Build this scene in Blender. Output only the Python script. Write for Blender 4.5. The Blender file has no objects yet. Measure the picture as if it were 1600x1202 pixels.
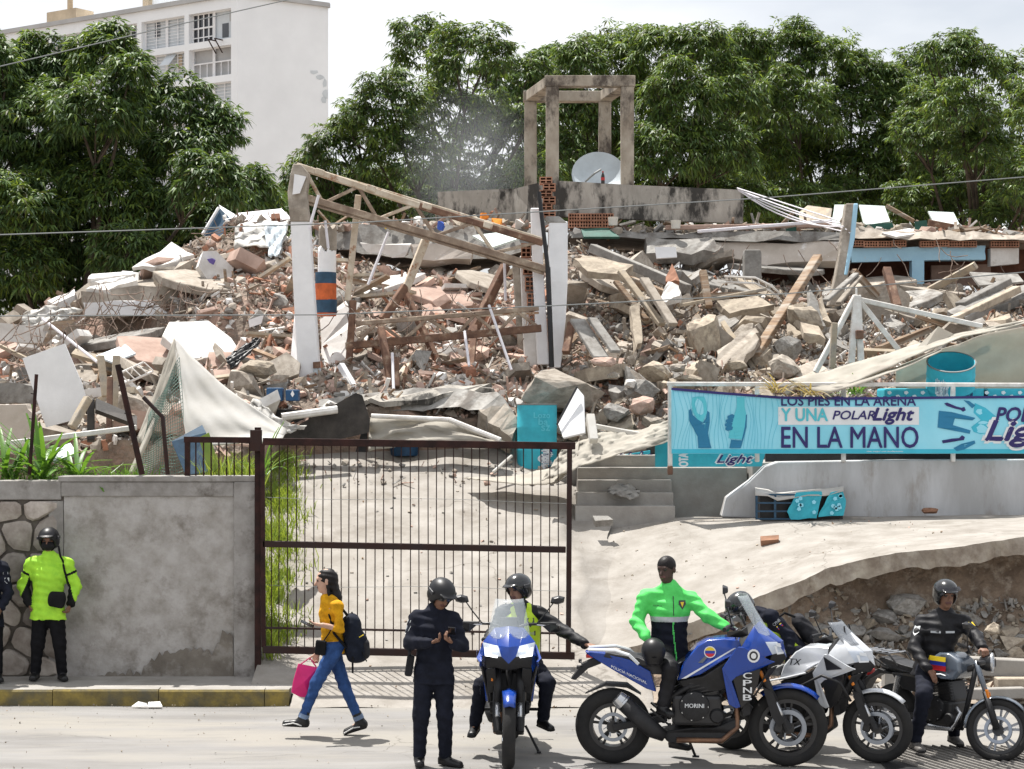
import bpy, bmesh, math, random
import numpy as np
from mathutils import Vector, Matrix, Euler, Quaternion
from mathutils.geometry import tessellate_polygon

SC = bpy.context.scene
COL = SC.collection
R = math.radians
rnd = random.Random(7)

# ------------------------------------------------------------------ camera
F, H, YH = 3000.0, 3.42, 630.0            # focal length in photo pixels, eye height, horizon row
cam = bpy.data.cameras.new('camera')
cam.sensor_width = 36; cam.lens = F / 1600 * 36
cam.shift_y = (YH - 601) / 1600
cam.clip_start = 0.5; cam.clip_end = 2000
co = bpy.data.objects.new('camera', cam); COL.objects.link(co)
co.location = (0, 0, H); co.rotation_euler = (R(90), 0, 0)
SC.camera = co
# ------------------------------------------------------------------ sky, sun, exposure
SH = Vector((0.24, -0.30, -1.0)).normalized()          # direction the sunlight travels
ELEV = math.asin(-SH.z)
w = bpy.data.worlds.new('World'); SC.world = w; w.use_nodes = True
nt = w.node_tree; nt.nodes.clear()
out = nt.nodes.new('ShaderNodeOutputWorld'); bg = nt.nodes.new('ShaderNodeBackground')
sky = nt.nodes.new('ShaderNodeTexSky'); sky.sky_type = 'NISHITA'; sky.sun_disc = False
sky.sun_elevation = ELEV; sky.sun_rotation = math.atan2(-SH.x, -SH.y)
sky.air_density = 1.0; sky.dust_density = 4.0; sky.ozone_density = 1.0
tc = nt.nodes.new('ShaderNodeTexCoord'); nz = nt.nodes.new('ShaderNodeTexNoise')
nz.inputs['Scale'].default_value = 3.0; nz.inputs['Detail'].default_value = 7
mp = nt.nodes.new('ShaderNodeMapping'); mp.inputs['Scale'].default_value = (1, 1, 3.0)
rp = nt.nodes.new('ShaderNodeValToRGB'); rp.color_ramp.elements[0].position = .36; rp.color_ramp.elements[1].position = .58
rp.color_ramp.elements[0].color = (.5, .5, .5, 1); rp.color_ramp.elements[1].color = (1, 1, 1, 1)
mx = nt.nodes.new('ShaderNodeMix'); mx.data_type = 'RGBA'
mx.inputs[7].default_value = (8.2, 8.35, 8.6, 1)         # thin bright cloud over the whole dome
L = nt.links.new
L(tc.outputs['Generated'], mp.inputs[0]); L(mp.outputs[0], nz.inputs[0]); L(nz.outputs[0], rp.inputs[0])
L(rp.outputs[0], mx.inputs[0]); L(sky.outputs[0], mx.inputs[6]); L(mx.outputs[2], bg.inputs[0])
bg.inputs[1].default_value = 0.082
L(bg.outputs[0], out.inputs[0])
sl = bpy.data.lights.new('sun', 'SUN'); sl.energy = 5.0; sl.angle = R(0.53); sl.color = (1, .965, .91)
so = bpy.data.objects.new('sun', sl); COL.objects.link(so)
so.rotation_mode = 'QUATERNION'; so.rotation_quaternion = SH.to_track_quat('-Z', 'Y'); so.location = (-10, 12, 40)
vs = SC.view_settings
vs.view_transform = 'Standard'; vs.look = 'None'; vs.gamma = 1; vs.use_curve_mapping = False; vs.exposure = 0.7
SC.cycles.use_denoising = True
SC.cycles.max_bounces = 6; SC.cycles.transparent_max_bounces = 12

# ------------------------------------------------------------------ helpers
def P(px, py, d):                 # where a sight line meets depth d (metres from the camera)
    return Vector(((px - 800) / F * d, d, H + (YH - py) / F * d))
def GD(py, z=0.0):                # depth of a point seen on the level z
    return F * (H - z) / (py - YH)
def clamp(v, a=0., b=1.): return max(a, min(b, v))
def lerp(a, b, t): return a + (b - a) * t
def sstep(t): t = clamp(t); return t * t * (3 - 2 * t)
def interp(x, pts):
    if x <= pts[0][0]: return pts[0][1]
    for (a, b), (c, d) in zip(pts, pts[1:]):
        if x <= c: return b + (d - b) * (x - a) / (c - a)
    return pts[-1][1]
def fold(x, y, z=0., s=0):        # cheap smooth noise, about -1..1
    return (math.sin(x * 1.7 + y * 2.3 + z * 1.1 + s) + math.sin(x * 3.1 - y * 1.9 + z * 2.7 + s * 2.1) * .6
            + math.sin(x * -5.3 + y * 4.7 + z * 3.3 + s * .7) * .35) / 1.95

class MB:
    """collects polygons, links them as one mesh object"""
    def __init__(s): s.v = []; s.f = []; s.m = []
    def add(s, vs, fs, m=0, M=None):
        o = len(s.v)
        for p in vs:
            p = Vector(p); s.v.append(tuple(M @ p if M is not None else p))
        for f in fs: s.f.append(tuple(i + o for i in f)); s.m.append(m)
        return s
    def box(s, c, size, rot=None, m=0):
        x, y, z = [k / 2 for k in size]
        vs = [Vector((i * x, j * y, k * z)) for i in (-1, 1) for j in (-1, 1) for k in (-1, 1)]
        if rot is not None:
            E = rot if isinstance(rot, Matrix) else Euler(rot).to_matrix()
            vs = [E @ v for v in vs]
        c = Vector(c); vs = [v + c for v in vs]
        return s.add(vs, [(0, 1, 3, 2), (4, 6, 7, 5), (0, 4, 5, 1), (2, 3, 7, 6), (0, 2, 6, 4), (1, 5, 7, 3)], m)
    def bar(s, a, b, w, h=None, up=(0, 0, 1), m=0, w2=None, h2=None):
        a, b = Vector(a), Vector(b); h = w if h is None else h; d = (b - a).normalized()
        up = Vector(up)
        if abs(d.dot(up)) > .97: up = Vector((0, 1, 0))
        sx = d.cross(up).normalized(); sz = sx.cross(d)
        w2 = w if w2 is None else w2; h2 = h if h2 is None else h2
        vs = [a + sx * i * w / 2 + sz * j * h / 2 for i, j in ((-1, -1), (1, -1), (1, 1), (-1, 1))]
        vs += [b + sx * i * w2 / 2 + sz * j * h2 / 2 for i, j in ((-1, -1), (1, -1), (1, 1), (-1, 1))]
        return s.add(vs, [(0, 1, 2, 3), (7, 6, 5, 4), (0, 4, 5, 1), (1, 5, 6, 2), (2, 6, 7, 3), (3, 7, 4, 0)], m)
    def tube(s, pts, r, n=8, m=0, caps=True):
        pts = [Vector(p) for p in pts]; k = len(pts)
        rs = r if isinstance(r, (list, tuple)) else [r] * k
        o = len(s.v); up = None
        for i, p in enumerate(pts):
            t = (pts[min(i + 1, k - 1)] - pts[max(i - 1, 0)])
            t = t.normalized() if t.length > 1e-9 else Vector((0, 0, 1))
            if up is None:
                up = Vector((0, 0, 1)) if abs(t.z) < .9 else Vector((1, 0, 0))
            sx = t.cross(up).normalized(); up = sx.cross(t).normalized()
            for j in range(n):
                a = 2 * math.pi * j / n
                s.v.append(tuple(p + (sx * math.cos(a) + up * math.sin(a)) * rs[i]))
        for i in range(k - 1):
            for j in range(n):
                s.f.append((o + i * n + j, o + i * n + (j + 1) % n, o + (i + 1) * n + (j + 1) % n, o + (i + 1) * n + j)); s.m.append(m)
        if caps:
            s.f.append(tuple(o + j for j in reversed(range(n)))); s.m.append(m)
            s.f.append(tuple(o + (k - 1) * n + j for j in range(n))); s.m.append(m)
        return s
    def lathe(s, prof, n=20, M=None, m=0, arc=2 * math.pi, close=False):
        """prof: (radius, height) about local Z"""
        o = len(s.v); k = len(prof); full = arc > 6.28; nn = n if full else n + 1
        for j in range(nn):
            a = arc * j / n
            for r, h in prof:
                p = Vector((r * math.cos(a), r * math.sin(a), h))
                s.v.append(tuple(M @ p if M is not None else p))
        for j in range(n):
            j2 = (j + 1) % nn
            for i in range(k - 1 + (1 if close else 0)):
                i2 = (i + 1) % k
                s.f.append((o + j * k + i, o + j2 * k + i, o + j2 * k + i2, o + j * k + i2)); s.m.append(m)
        return s
    def prism(s, poly, thick, M=None, m=0, jag=0., rr=None):
        """poly: (x, y) outline, extruded by thick along local z (centred)"""
        n = len(poly); rr = rr or rnd
        top = [Vector((x, y, thick / 2)) for x, y in poly]
        bot = [Vector((x + rr.uniform(-jag, jag), y + rr.uniform(-jag, jag), -thick / 2)) for x, y in poly]
        fs = [tuple(range(n)), tuple(reversed(range(n, 2 * n)))]
        fs += [(i, i + n, (i + 1) % n + n, (i + 1) % n) for i in range(n)]
        return s.add(top + bot, fs, m, M)
    def sheet(s, grid, m=0):
        o = len(s.v); a = len(grid); b = len(grid[0])
        for row in grid:
            for p in row: s.v.append(tuple(p))
        for i in range(a - 1):
            for j in range(b - 1):
                s.f.append((o + i * b + j, o + i * b + j + 1, o + (i + 1) * b + j + 1, o + (i + 1) * b + j)); s.m.append(m)
        return s
    def shell(s, prof, m=0, m_rim=None):
        """symmetric body panel: prof = (x, z, half width) outline seen from the side"""
        n = len(prof); o = len(s.v)
        for x, z, wd in prof: s.v.append((x, wd, z))
        for x, z, wd in prof: s.v.append((x, -wd, z))
        tris = tessellate_polygon([[Vector((x, z, 0)) for x, z, _ in prof]])
        for t in tris:
            a, b, c = t
            ar = (prof[b][0] - prof[a][0]) * (prof[c][1] - prof[a][1]) - (prof[b][1] - prof[a][1]) * (prof[c][0] - prof[a][0])
            if ar > 0: a, c = c, a
            s.f.append((o + a, o + b, o + c)); s.m.append(m)
            s.f.append((o + n + c, o + n + b, o + n + a)); s.m.append(m)
        for i in range(n):
            j = (i + 1) % n
            s.f.append((o + i, o + j, o + n + j, o + n + i)); s.m.append(m if m_rim is None else m_rim)
        return s
    def mesh(s, name, mats, smooth=False):
        me = bpy.data.meshes.new(name); me.from_pydata(s.v, [], s.f)
        for mt in (mats if isinstance(mats, (list, tuple)) else [mats]): me.materials.append(mt)
        if len(set(s.m)) > 1: me.polygons.foreach_set('material_index', s.m)
        if smooth: me.polygons.foreach_set('use_smooth', [True] * len(me.polygons))
        me.update(); return me
    def obj(s, name, mats, parent=None, smooth=False, bevel=0, seg=2, fixn=True, loc=None, angle=None, solid=0):
        me = s.mesh(name, mats, smooth)
        if fixn:
            bm = bmesh.new(); bm.from_mesh(me); bmesh.ops.recalc_face_normals(bm, faces=bm.faces); bm.to_mesh(me); bm.free()
        o = link(name, me, parent, loc)
        if solid:
            q = o.modifiers.new('t', 'SOLIDIFY'); q.thickness = solid; q.offset = 0
        if bevel:
            b = o.modifiers.new('b', 'BEVEL'); b.width = bevel; b.segments = seg; b.limit_method = 'ANGLE'; b.angle_limit = R(35)
        if angle:
            me.polygons.foreach_set('use_smooth', [True] * len(me.polygons)); sharp(me, angle)
        return o

def sharp(me, deg):
    try: me.set_sharp_from_angle(angle=R(deg))
    except Exception: pass
def link(name, data, parent=None, loc=None):
    o = bpy.data.objects.new(name, data); COL.objects.link(o)
    if parent is not None: o.parent = parent
    if loc is not None: o.location = loc
    return o
def tag(o, label=None, cat=None, group=None, kind=None):
    if label: o['label'] = label
    if cat: o['category'] = cat
    if group: o['group'] = group
    if kind: o['kind'] = kind
    return o
def thing(name, label, cat, loc=(0, 0, 0), rot=(0, 0, 0), group=None):
    o = bpy.data.objects.new(name, None); COL.objects.link(o); o.empty_display_size = .1
    o.location = loc; o.rotation_euler = rot
    return tag(o, label, cat, group)
def copy_tree(o, parent=None):
    c = o.copy(); COL.objects.link(c); c.parent = parent
    for ch in list(o.children): copy_tree(ch, c)
    return c
def fast_mesh(name, V, Fc, mats, mi=None, smooth=False):
    V = np.asarray(V, np.float32); Fc = np.asarray(Fc, np.int32); k = Fc.shape[1]
    me = bpy.data.meshes.new(name); me.vertices.add(len(V)); me.vertices.foreach_set('co', V.ravel())
    me.loops.add(Fc.size); me.loops.foreach_set('vertex_index', Fc.ravel())
    me.polygons.add(len(Fc)); me.polygons.foreach_set('loop_start', np.arange(0, Fc.size, k, dtype=np.int32))
    try: me.polygons.foreach_set('loop_total', np.full(len(Fc), k, np.int32))
    except Exception: pass
    for mt in (mats if isinstance(mats, (list, tuple)) else [mats]): me.materials.append(mt)
    if mi is not None: me.polygons.foreach_set('material_index', np.asarray(mi, np.int32))
    me.polygons.foreach_set('use_smooth', np.full(len(Fc), bool(smooth)))
    me.update(calc_edges=True); me.validate(); return me

# ------------------------------------------------------------------ materials
def _n(nt, t, **kw):
    n = nt.nodes.new(t)
    for k, v in kw.items(): setattr(n, k, v)
    return n
def mat(name, col, rough=.8, var=.25, scale=5., col2=None, bump=.2, bscale=45., metal=0., rand=0., spec=.4, mid=(.35, .68),
        dirt=None, dscale=1.3, dpos=(.52, .66), detail=6., stretch=None, trans=0., alpha=1., coat=0., bdist=.01, crack=0.):
    m = bpy.data.materials.new(name); m.use_nodes = True; nt = m.node_tree; b = nt.nodes['Principled BSDF']; L = nt.links.new
    col = tuple(col) + (1,)
    c2 = tuple(col2) + (1,) if col2 else tuple(clamp(c * (1 - var * 1.6)) for c in col[:3]) + (1,)
    tc = _n(nt, 'ShaderNodeTexCoord'); src = tc.outputs['Object']
    if stretch:
        mp = _n(nt, 'ShaderNodeMapping'); mp.inputs['Scale'].default_value = stretch; L(src, mp.inputs[0]); src = mp.outputs[0]
    n1 = _n(nt, 'ShaderNodeTexNoise'); n1.inputs['Scale'].default_value = scale; n1.inputs['Detail'].default_value = detail; n1.inputs['Roughness'].default_value = .62
    L(src, n1.inputs['Vector'])
    rp = _n(nt, 'ShaderNodeValToRGB'); rp.color_ramp.elements[0].position = mid[0]; rp.color_ramp.elements[1].position = mid[1]
    rp.color_ramp.elements[0].color = c2; rp.color_ramp.elements[1].color = tuple(clamp(c * (1 + var * .35)) for c in col[:3]) + (1,)
    L(n1.outputs[0], rp.inputs[0]); c = rp.outputs[0]
    if dirt:
        n3 = _n(nt, 'ShaderNodeTexNoise'); n3.inputs['Scale'].default_value = dscale; n3.inputs['Detail'].default_value = 8; n3.inputs['Roughness'].default_value = .7
        L(src, n3.inputs['Vector']); r3 = _n(nt, 'ShaderNodeValToRGB'); r3.color_ramp.elements[0].position = dpos[0]; r3.color_ramp.elements[1].position = dpos[1]
        L(n3.outputs[0], r3.inputs[0]); mx = _n(nt, 'ShaderNodeMix', data_type='RGBA'); L(r3.outputs[0], mx.inputs[0]); L(c, mx.inputs[6])
        mx.inputs[7].default_value = tuple(dirt) + (1,); c = mx.outputs[2]
    if crack:
        vd = _n(nt, 'ShaderNodeTexVoronoi', feature='DISTANCE_TO_EDGE'); vd.inputs['Scale'].default_value = crack; nw = _n(nt, 'ShaderNodeTexNoise'); nw.inputs['Scale'].default_value = 2.5; nw.inputs['Detail'].default_value = 6; vm = _n(nt, 'ShaderNodeMix', data_type='RGBA', blend_type='LINEAR_LIGHT'); vm.inputs[0].default_value = .22
        L(tc.outputs['Object'], nw.inputs['Vector']); L(tc.outputs['Object'], vm.inputs[6]); L(nw.outputs['Color'], vm.inputs[7]); L(vm.outputs[2], vd.inputs['Vector'])
        cr_ = _n(nt, 'ShaderNodeValToRGB'); cr_.color_ramp.elements[0].position = .0; cr_.color_ramp.elements[1].position = .008 * crack ** .5; cr_.color_ramp.elements[0].color = (.45, .43, .4, 1); L(vd.outputs['Distance'], cr_.inputs[0]); mm = _n(nt, 'ShaderNodeMix', data_type='RGBA', blend_type='MULTIPLY'); cm_ = _n(nt, 'ShaderNodeMapRange'); cm_.inputs['From Min'].default_value = .5; cm_.inputs['From Max'].default_value = .62; cm_.inputs['To Max'].default_value = .8; n9 = _n(nt, 'ShaderNodeTexNoise'); n9.inputs['Scale'].default_value = .7; L(tc.outputs['Object'], n9.inputs['Vector']); L(n9.outputs[0], cm_.inputs['Value']); L(cm_.outputs[0], mm.inputs[0]); L(c, mm.inputs[6]); L(cr_.outputs[0], mm.inputs[7]); c = mm.outputs[2]
    if rand:
        oi = _n(nt, 'ShaderNodeObjectInfo'); mr = _n(nt, 'ShaderNodeMapRange'); mr.inputs['To Min'].default_value = 1 - rand; mr.inputs['To Max'].default_value = 1 + rand * .6
        L(oi.outputs['Random'], mr.inputs['Value']); hs = _n(nt, 'ShaderNodeHueSaturation'); L(mr.outputs[0], hs.inputs['Value']); L(c, hs.inputs['Color']); c = hs.outputs[0]
    L(c, b.inputs['Base Color'])
    b.inputs['Roughness'].default_value = rough; b.inputs['Metallic'].default_value = metal
    b.inputs['Specular IOR Level'].default_value = spec
    if coat: b.inputs['Coat Weight'].default_value = coat; b.inputs['Coat Roughness'].default_value = .08
    if trans: b.inputs['Transmission Weight'].default_value = trans
    if alpha < 1: b.inputs['Alpha'].default_value = alpha
    if bump:
        n2 = _n(nt, 'ShaderNodeTexNoise'); n2.inputs['Scale'].default_value = bscale; n2.inputs['Detail'].default_value = 5
        L(src, n2.inputs['Vector']); bp = _n(nt, 'ShaderNodeBump'); bp.inputs['Strength'].default_value = bump; bp.inputs['Distance'].default_value = bdist
        L(n2.outputs[0], bp.inputs['Height']); L(bp.outputs[0], b.inputs['Normal'])
    return m
def paint(name, col, rough=.45, metal=0., spec=.5, coat=0., emit=0.):
    m = mat(name, col, rough, var=.08, scale=7, bump=0, metal=metal, spec=spec, coat=coat)
    if emit:
        b = m.node_tree.nodes['Principled BSDF']; b.inputs['Emission Color'].default_value = tuple(col) + (1,); b.inputs['Emission Strength'].default_value = emit
    return m
def glass(name, col=(.8, .85, .88), alpha=.35, rough=.08):
    m = bpy.data.materials.new(name); m.use_nodes = True; b = m.node_tree.nodes['Principled BSDF']
    b.inputs['Base Color'].default_value = tuple(col) + (1,); b.inputs['Alpha'].default_value = alpha; b.inputs['Roughness'].default_value = rough
    return m

MT = {}
MT['asphalt'] = mat('asphalt', (.215, .209, .203), .92, .25, 1.6, (.165, .158, .15), .45, 130, dirt=(.25, .235, .21), dscale=.5, dpos=(.45, .6), stretch=(.35, 1.6, 1), crack=.45)
MT['walk'] = mat('walk_concrete', (.30, .285, .265), .9, .2, 2.2, (.23, .215, .195), .3, 60, dirt=(.17, .155, .135), dscale=1.0, dpos=(.55, .75))
MT['ramp'] = mat('ramp_concrete', (.30, .28, .255), .92, .2, 2.4, (.23, .21, .185), .5, 35, dirt=(.185, .165, .14), dscale=1.3, dpos=(.52, .68), crack=.55)
MT['slabedge'] = mat('slab_concrete', (.40, .36, .30), .92, .3, 3.5, (.25, .21, .17), .5, 22, dirt=(.17, .13, .10), dscale=2.3, dpos=(.5, .68))
MT['soil'] = mat('soil', (.225, .17, .125), .97, .5, 4, (.13, .095, .07), .9, 14, dirt=(.30, .25, .20), dscale=5, dpos=(.52, .62), bdist=.05)
MT['earth'] = mat('earth', (.27, .225, .18), .97, .4, 3, (.17, .14, .11), .7, 20, bdist=.03)
MT['kerbyellow'] = mat('kerb_yellow', (.24, .18, .045), .9, .5, 5, (.12, .095, .04), .4, 40, dirt=(.10, .09, .06), dscale=2.6, dpos=(.42, .6))
MT['wallc'] = mat('wall_concrete', (.37, .352, .335), .95, .3, 5, (.285, .265, .24), .6, 30, dirt=(.19, .17, .147), dscale=2.6, dpos=(.52, .72), mid=(.32, .62), detail=9)
MT['walldamp'] = mat('wall_damp', (.20, .178, .15), .9, .3, 3, (.125, .108, .09), .4, 30, dirt=(.27, .25, .225), dscale=3.5, dpos=(.5, .62))
MT['wallcap'] = mat('wall_cap', (.33, .315, .30), .95, .25, 4, (.22, .205, .19), .4, 40, dirt=(.12, .105, .09), dscale=2.2)
MT['stone'] = mat('wall_stone', (.40, .36, .32), .9, .3, 6, (.25, .21, .18), .5, 30, rand=.42)
MT['mortar'] = mat('mortar', (.16, .14, .12), .95, .3, 6, None, .5, 40)
MT['conc'] = mat('rubble_concrete', (.40, .36, .31), .95, .3, 3.6, (.255, .22, .18), .5, 26, rand=.22, dirt=(.20, .17, .14), dscale=2.6, dpos=(.49, .66))
MT['concg'] = mat('grey_concrete', (.33, .32, .30), .95, .3, 3.6, (.20, .19, .175), .5, 26, rand=.25, dirt=(.15, .135, .12), dscale=2.6, dpos=(.48, .64))
MT['plaster'] = mat('white_plaster', (.66, .65, .63), .85, .15, 3, (.50, .475, .445), .2, 40, rand=.06, dirt=(.42, .38, .33), dscale=2.3, dpos=(.62, .72))
MT['whitewall'] = mat('white_wall', (.80, .80, .81), .8, .08, 2, (.70, .70, .71), .12, 40, dirt=(.45, .42, .38), dscale=2.6, dpos=(.66, .72))
MT['sand'] = mat('sandstone', (.42, .365, .285), .95, .35, 4, (.28, .235, .185), .5, 24, rand=.2, dirt=(.20, .165, .13), dscale=2.8, dpos=(.48, .64))
MT['pink'] = mat('pink_rubble', (.45, .325, .27), .95, .3, 4, (.34, .235, .19), .4, 30, rand=.2)
MT['brick'] = mat('brick_clay', (.40, .205, .135), .92, .35, 6, (.28, .135, .085), .4, 40, rand=.22)
MT['brickshade'] = mat('brick_shade', (.16, .07, .045), .95, .3, 6)  # shaded copy of the clay, darkens cell backs and the storey's back wall
MT['wood'] = mat('old_wood', (.27, .185, .115), .85, .4, 3, (.145, .09, .055), .4, 30, rand=.25, stretch=(1, 1, 8), dirt=(.33, .295, .25), dscale=.9, dpos=(.46, .6))
MT['woodpale'] = mat('pale_wood', (.47, .40, .30), .85, .3, 3, (.30, .245, .18), .4, 30, rand=.2, dirt=(.27, .245, .215), dscale=2.5, dpos=(.48, .62))
MT['rust'] = mat('rusty_steel', (.20, .115, .075), .85, .5, 5, (.095, .05, .035), .4, 40, dirt=(.38, .30, .22), dscale=4, dpos=(.55, .68), rand=.15)
MT['rustcream'] = mat('peeling_cream', (.58, .52, .43), .8, .25, 5, (.43, .35, .26), .3, 40, dirt=(.27, .125, .06), dscale=3.2, dpos=(.54, .62))
MT['trussbrown'] = mat('dusty_steel', (.32, .25, .19), .85, .4, 4, (.19, .135, .10), .3, 40, dirt=(.42, .35, .27), dscale=4)
MT['gate'] = mat('gate_iron', (.030, .022, .022), .5, .5, 4, (.04, .02, .016), .15, 60, spec=.12)
MT['gaterust'] = mat('gate_rust', (.045, .02, .017), .7, .5, 6, (.022, .014, .013), .3, 60, spec=.12)
MT['moss'] = mat('blackened_concrete', (.40, .375, .335), .95, .3, 2.5, (.27, .25, .22), .4, 30, dirt=(.045, .042, .038), dscale=1.5, dpos=(.48, .58), stretch=(1, 1, .45))
MT['tower'] = mat('tower_concrete', (.40, .36, .30), .95, .3, 2.5, (.25, .21, .165), .4, 30, dirt=(.085, .07, .058), dscale=2.4, dpos=(.49, .62), stretch=(1, 1, .6))
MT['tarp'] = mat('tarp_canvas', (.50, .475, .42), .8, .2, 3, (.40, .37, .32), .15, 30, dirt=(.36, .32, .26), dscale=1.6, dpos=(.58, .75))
MT['tarpwhite'] = mat('white_canvas', (.72, .715, .70), .75, .1, 3, (.62, .605, .57), .15, 30, dirt=(.46, .42, .35), dscale=2, dpos=(.6, .75))
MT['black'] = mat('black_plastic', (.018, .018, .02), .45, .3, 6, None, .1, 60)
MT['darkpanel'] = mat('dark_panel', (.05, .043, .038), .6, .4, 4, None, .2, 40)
MT['bluebox'] = mat('blue_plastic', (.015, .075, .18), .5, .3, 5, None, .1)
MT['orange'] = mat('orange_paint', (.60, .13, .035), .7, .25, 6, None, .15)
MT['navyband'] = mat('navy_paint', (.03, .08, .14), .7, .25, 6, None, .15)
MT['cyan'] = mat('cyan_print', (.035, .42, .52), .55, .15, 5, (.03, .34, .44), .1, 20)
MT['cyanlight'] = mat('banner_pale', (.30, .68, .82), .6, .06, 1.2, (.22, .62, .78), .06, 12)
MT['cyanmid'] = mat('banner_mid', (.045, .46, .62), .6, .05, 3, None, 0)
MT['bannerdeep'] = mat('banner_deep', (.018, .19, .36), .6, .05, 3, None, 0)
MT['navy'] = mat('print_navy', (.028, .022, .14), .6, .05, 3, None, 0)
MT['printwhite'] = mat('print_white', (.74, .77, .80), .6, .05, 3, None, 0)
MT['printteal'] = mat('print_teal', (.10, .55, .66), .6, .05, 3, None, 0)
MT['railwhite'] = mat('rail_white', (.70, .69, .67), .55, .15, 5, (.5, .47, .43), .1, 60)
MT['retain'] = mat('retaining_wall', (.50, .51, .525), .93, .2, 1.8, (.37, .37, .37), .35, 30, dirt=(.22, .185, .15), dscale=1.7, dpos=(.52, .70), stretch=(1, 1, .3))
MT['step'] = mat('step_concrete', (.335, .32, .295), .93, .2, 3, (.26, .24, .22), .35, 40)
MT['lightblue'] = mat('blue_wall_paint', (.34, .56, .70), .8, .1, 2, (.29, .48, .62), .1, 30, dirt=(.50, .47, .42), dscale=2.6, dpos=(.64, .70))
MT['beige'] = mat('beige_wall', (.50, .45, .40), .9, .2, 2, (.40, .35, .30), .3, 30, dirt=(.66, .63, .6), dscale=2.5, dpos=(.6, .66))
MT['green'] = mat('dark_green_paint', (.02, .10, .075), .6, .3, 4, None, .1)
MT['palegreen'] = mat('pale_green_sheet', (.62, .70, .66), .6, .12, 3, None, .1)
MT['dish'] = mat('dish_grey', (.52, .58, .62), .5, .1, 3, None, .05)
MT['wire'] = paint('wire', (.16, .17, .17), .6)
MT['rope'] = paint('white_rope', (.72, .70, .74), .8)
MT['rebar'] = mat('rebar_steel', (.21, .15, .115), .8, .4, 6, None, .2)
MT['bldg'] = mat('far_plaster', (.80, .82, .84), .9, .06, .25, (.74, .76, .78), .05, 4, dirt=(.50, .50, .49), dscale=.15, dpos=(.6, .8))
MT['bldggrey'] = mat('far_trim', (.44, .44, .44), .9, .1, .5, None, 0)  # even mid grey for roof edge, balcony backs and a pane
MT['bldgtan'] = mat('far_tan', (.52, .42, .30), .9, .2, .5, None, 0)
MT['louvre'] = mat('far_louvre', (.58, .62, .65), .7, .08, .8, None, 0)
MT['paneglass'] = mat('far_pane', (.055, .06, .07), .15, .2, .6, None, 0, spec=.6)
MT['bark'] = mat('bark', (.10, .078, .058), .95, .4, 4, None, .6, 18)
MT['pavebrick'] = mat('clay_lump', (.30, .16, .10), .95, .3, 4)
MT['litter'] = mat('litter_white', (.70, .69, .67), .8, .1, 4, None, .1)
for k in ('tarp', 'tarpwhite'):      # thin canvas lets some light through
    nt = MT[k].node_tree; b = nt.nodes['Principled BSDF']; ts = nt.nodes.new('ShaderNodeBsdfTranslucent'); ts.inputs[0].default_value = (.62, .58, .50, 1); mx = nt.nodes.new('ShaderNodeMixShader'); mx.inputs[0].default_value = .38
    nt.links.new(b.outputs[0], mx.inputs[1]); nt.links.new(ts.outputs[0], mx.inputs[2]); nt.links.new(mx.outputs[0], nt.nodes['Material Output'].inputs[0])
# ================================================================== SETTING
def struct(name, mb, m, **kw):
    return tag(mb.obj(name, m, **kw), kind='structure')
def hgrid(xs, ys, zf):
    return [[Vector((x, y, zf(x, y))) for x in xs] for y in ys]
def frange(a, b, n): return [a + (b - a) * i / (n - 1) for i in range(n)]

g = MB(); g.sheet([[Vector((x, y, -.05)) for x in frange(-700, 700, 8)] for y in frange(-60, 900, 8)])
struct('ground', g, MT['earth'])
g = MB(); g.sheet(hgrid(frange(-45, 45, 91), frange(-6, 21.9, 57), lambda x, y: .012 * fold(x * .6, y * .8)-.01 * (y > 21.3)))
struct('street', g, MT['asphalt'], smooth=True)
# raised land behind the walls
g = MB(); g.box((-77.2, 162, .2), (147, 277.6, 4.28)); g.box((76, 166, .15), (158.2, 269, 4.36)); g.box((85, 28, -.1), (152, 7, 3.7))
struct('terrain', g, MT['earth'])
# sidewalk and kerb at the left
g = MB(); g.box((-9.0, 22.55, .07), (12.95, 1.26, .19)); struct('sidewalk', g, MT['walk'], bevel=.01)
g = MB()
kx = -16.0
while kx < -2.55:
    x2 = min(kx + 1.2, -2.52)
    dz = rnd.uniform(-.006, .006)
    pr = [(21.74, -.03), (21.745, .155 + dz), (21.765, .178 + dz), (21.915, .18 + dz), (21.915, -.03)]
    vsx = [Vector((kx, y, z)) for y, z in pr] + [Vector((x2 - .008, y, z)) for y, z in pr]
    n = len(pr)
    for i in range(n):
        mi = 0 if i < 2 else 1
        g.add([vsx[i], vsx[(i + 1) % n], vsx[n + (i + 1) % n], vsx[n + i]], [(0, 1, 2, 3)], mi)
    g.add(vsx, [tuple(range(n)), tuple(range(n, 2 * n))], 0)
    kx = x2
struct('kerb', g, [MT['kerbyellow'], MT['walk']])

def ramp_z(y): return max(.012 if y > 21.6 else -.02, .27 * (y - 21.6)) + .09 * max(0, y - 23)
def left_x(y): return -2.5 if y < 21.97 else -3.02 if y < 22.95 else -3.68
def front_z(x): return interp(x, [(.7, .30), (1.0, .36), (1.38, .45), (2.12, .78), (3.07, 1.14), (3.76, 1.43), (4.6, 1.60), (6.13, 1.80), (10, 1.95)])
def back_z(x): return interp(x, [(.7, 1.52), (1.0, 1.60), (2.3, 1.80), (10, 1.88)])
def edge_x(y): return .98 + .10 * math.sin(y * 2.3) + .05 * math.sin(y * 6.1 + 1) - .04 * (y - 23)
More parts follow.
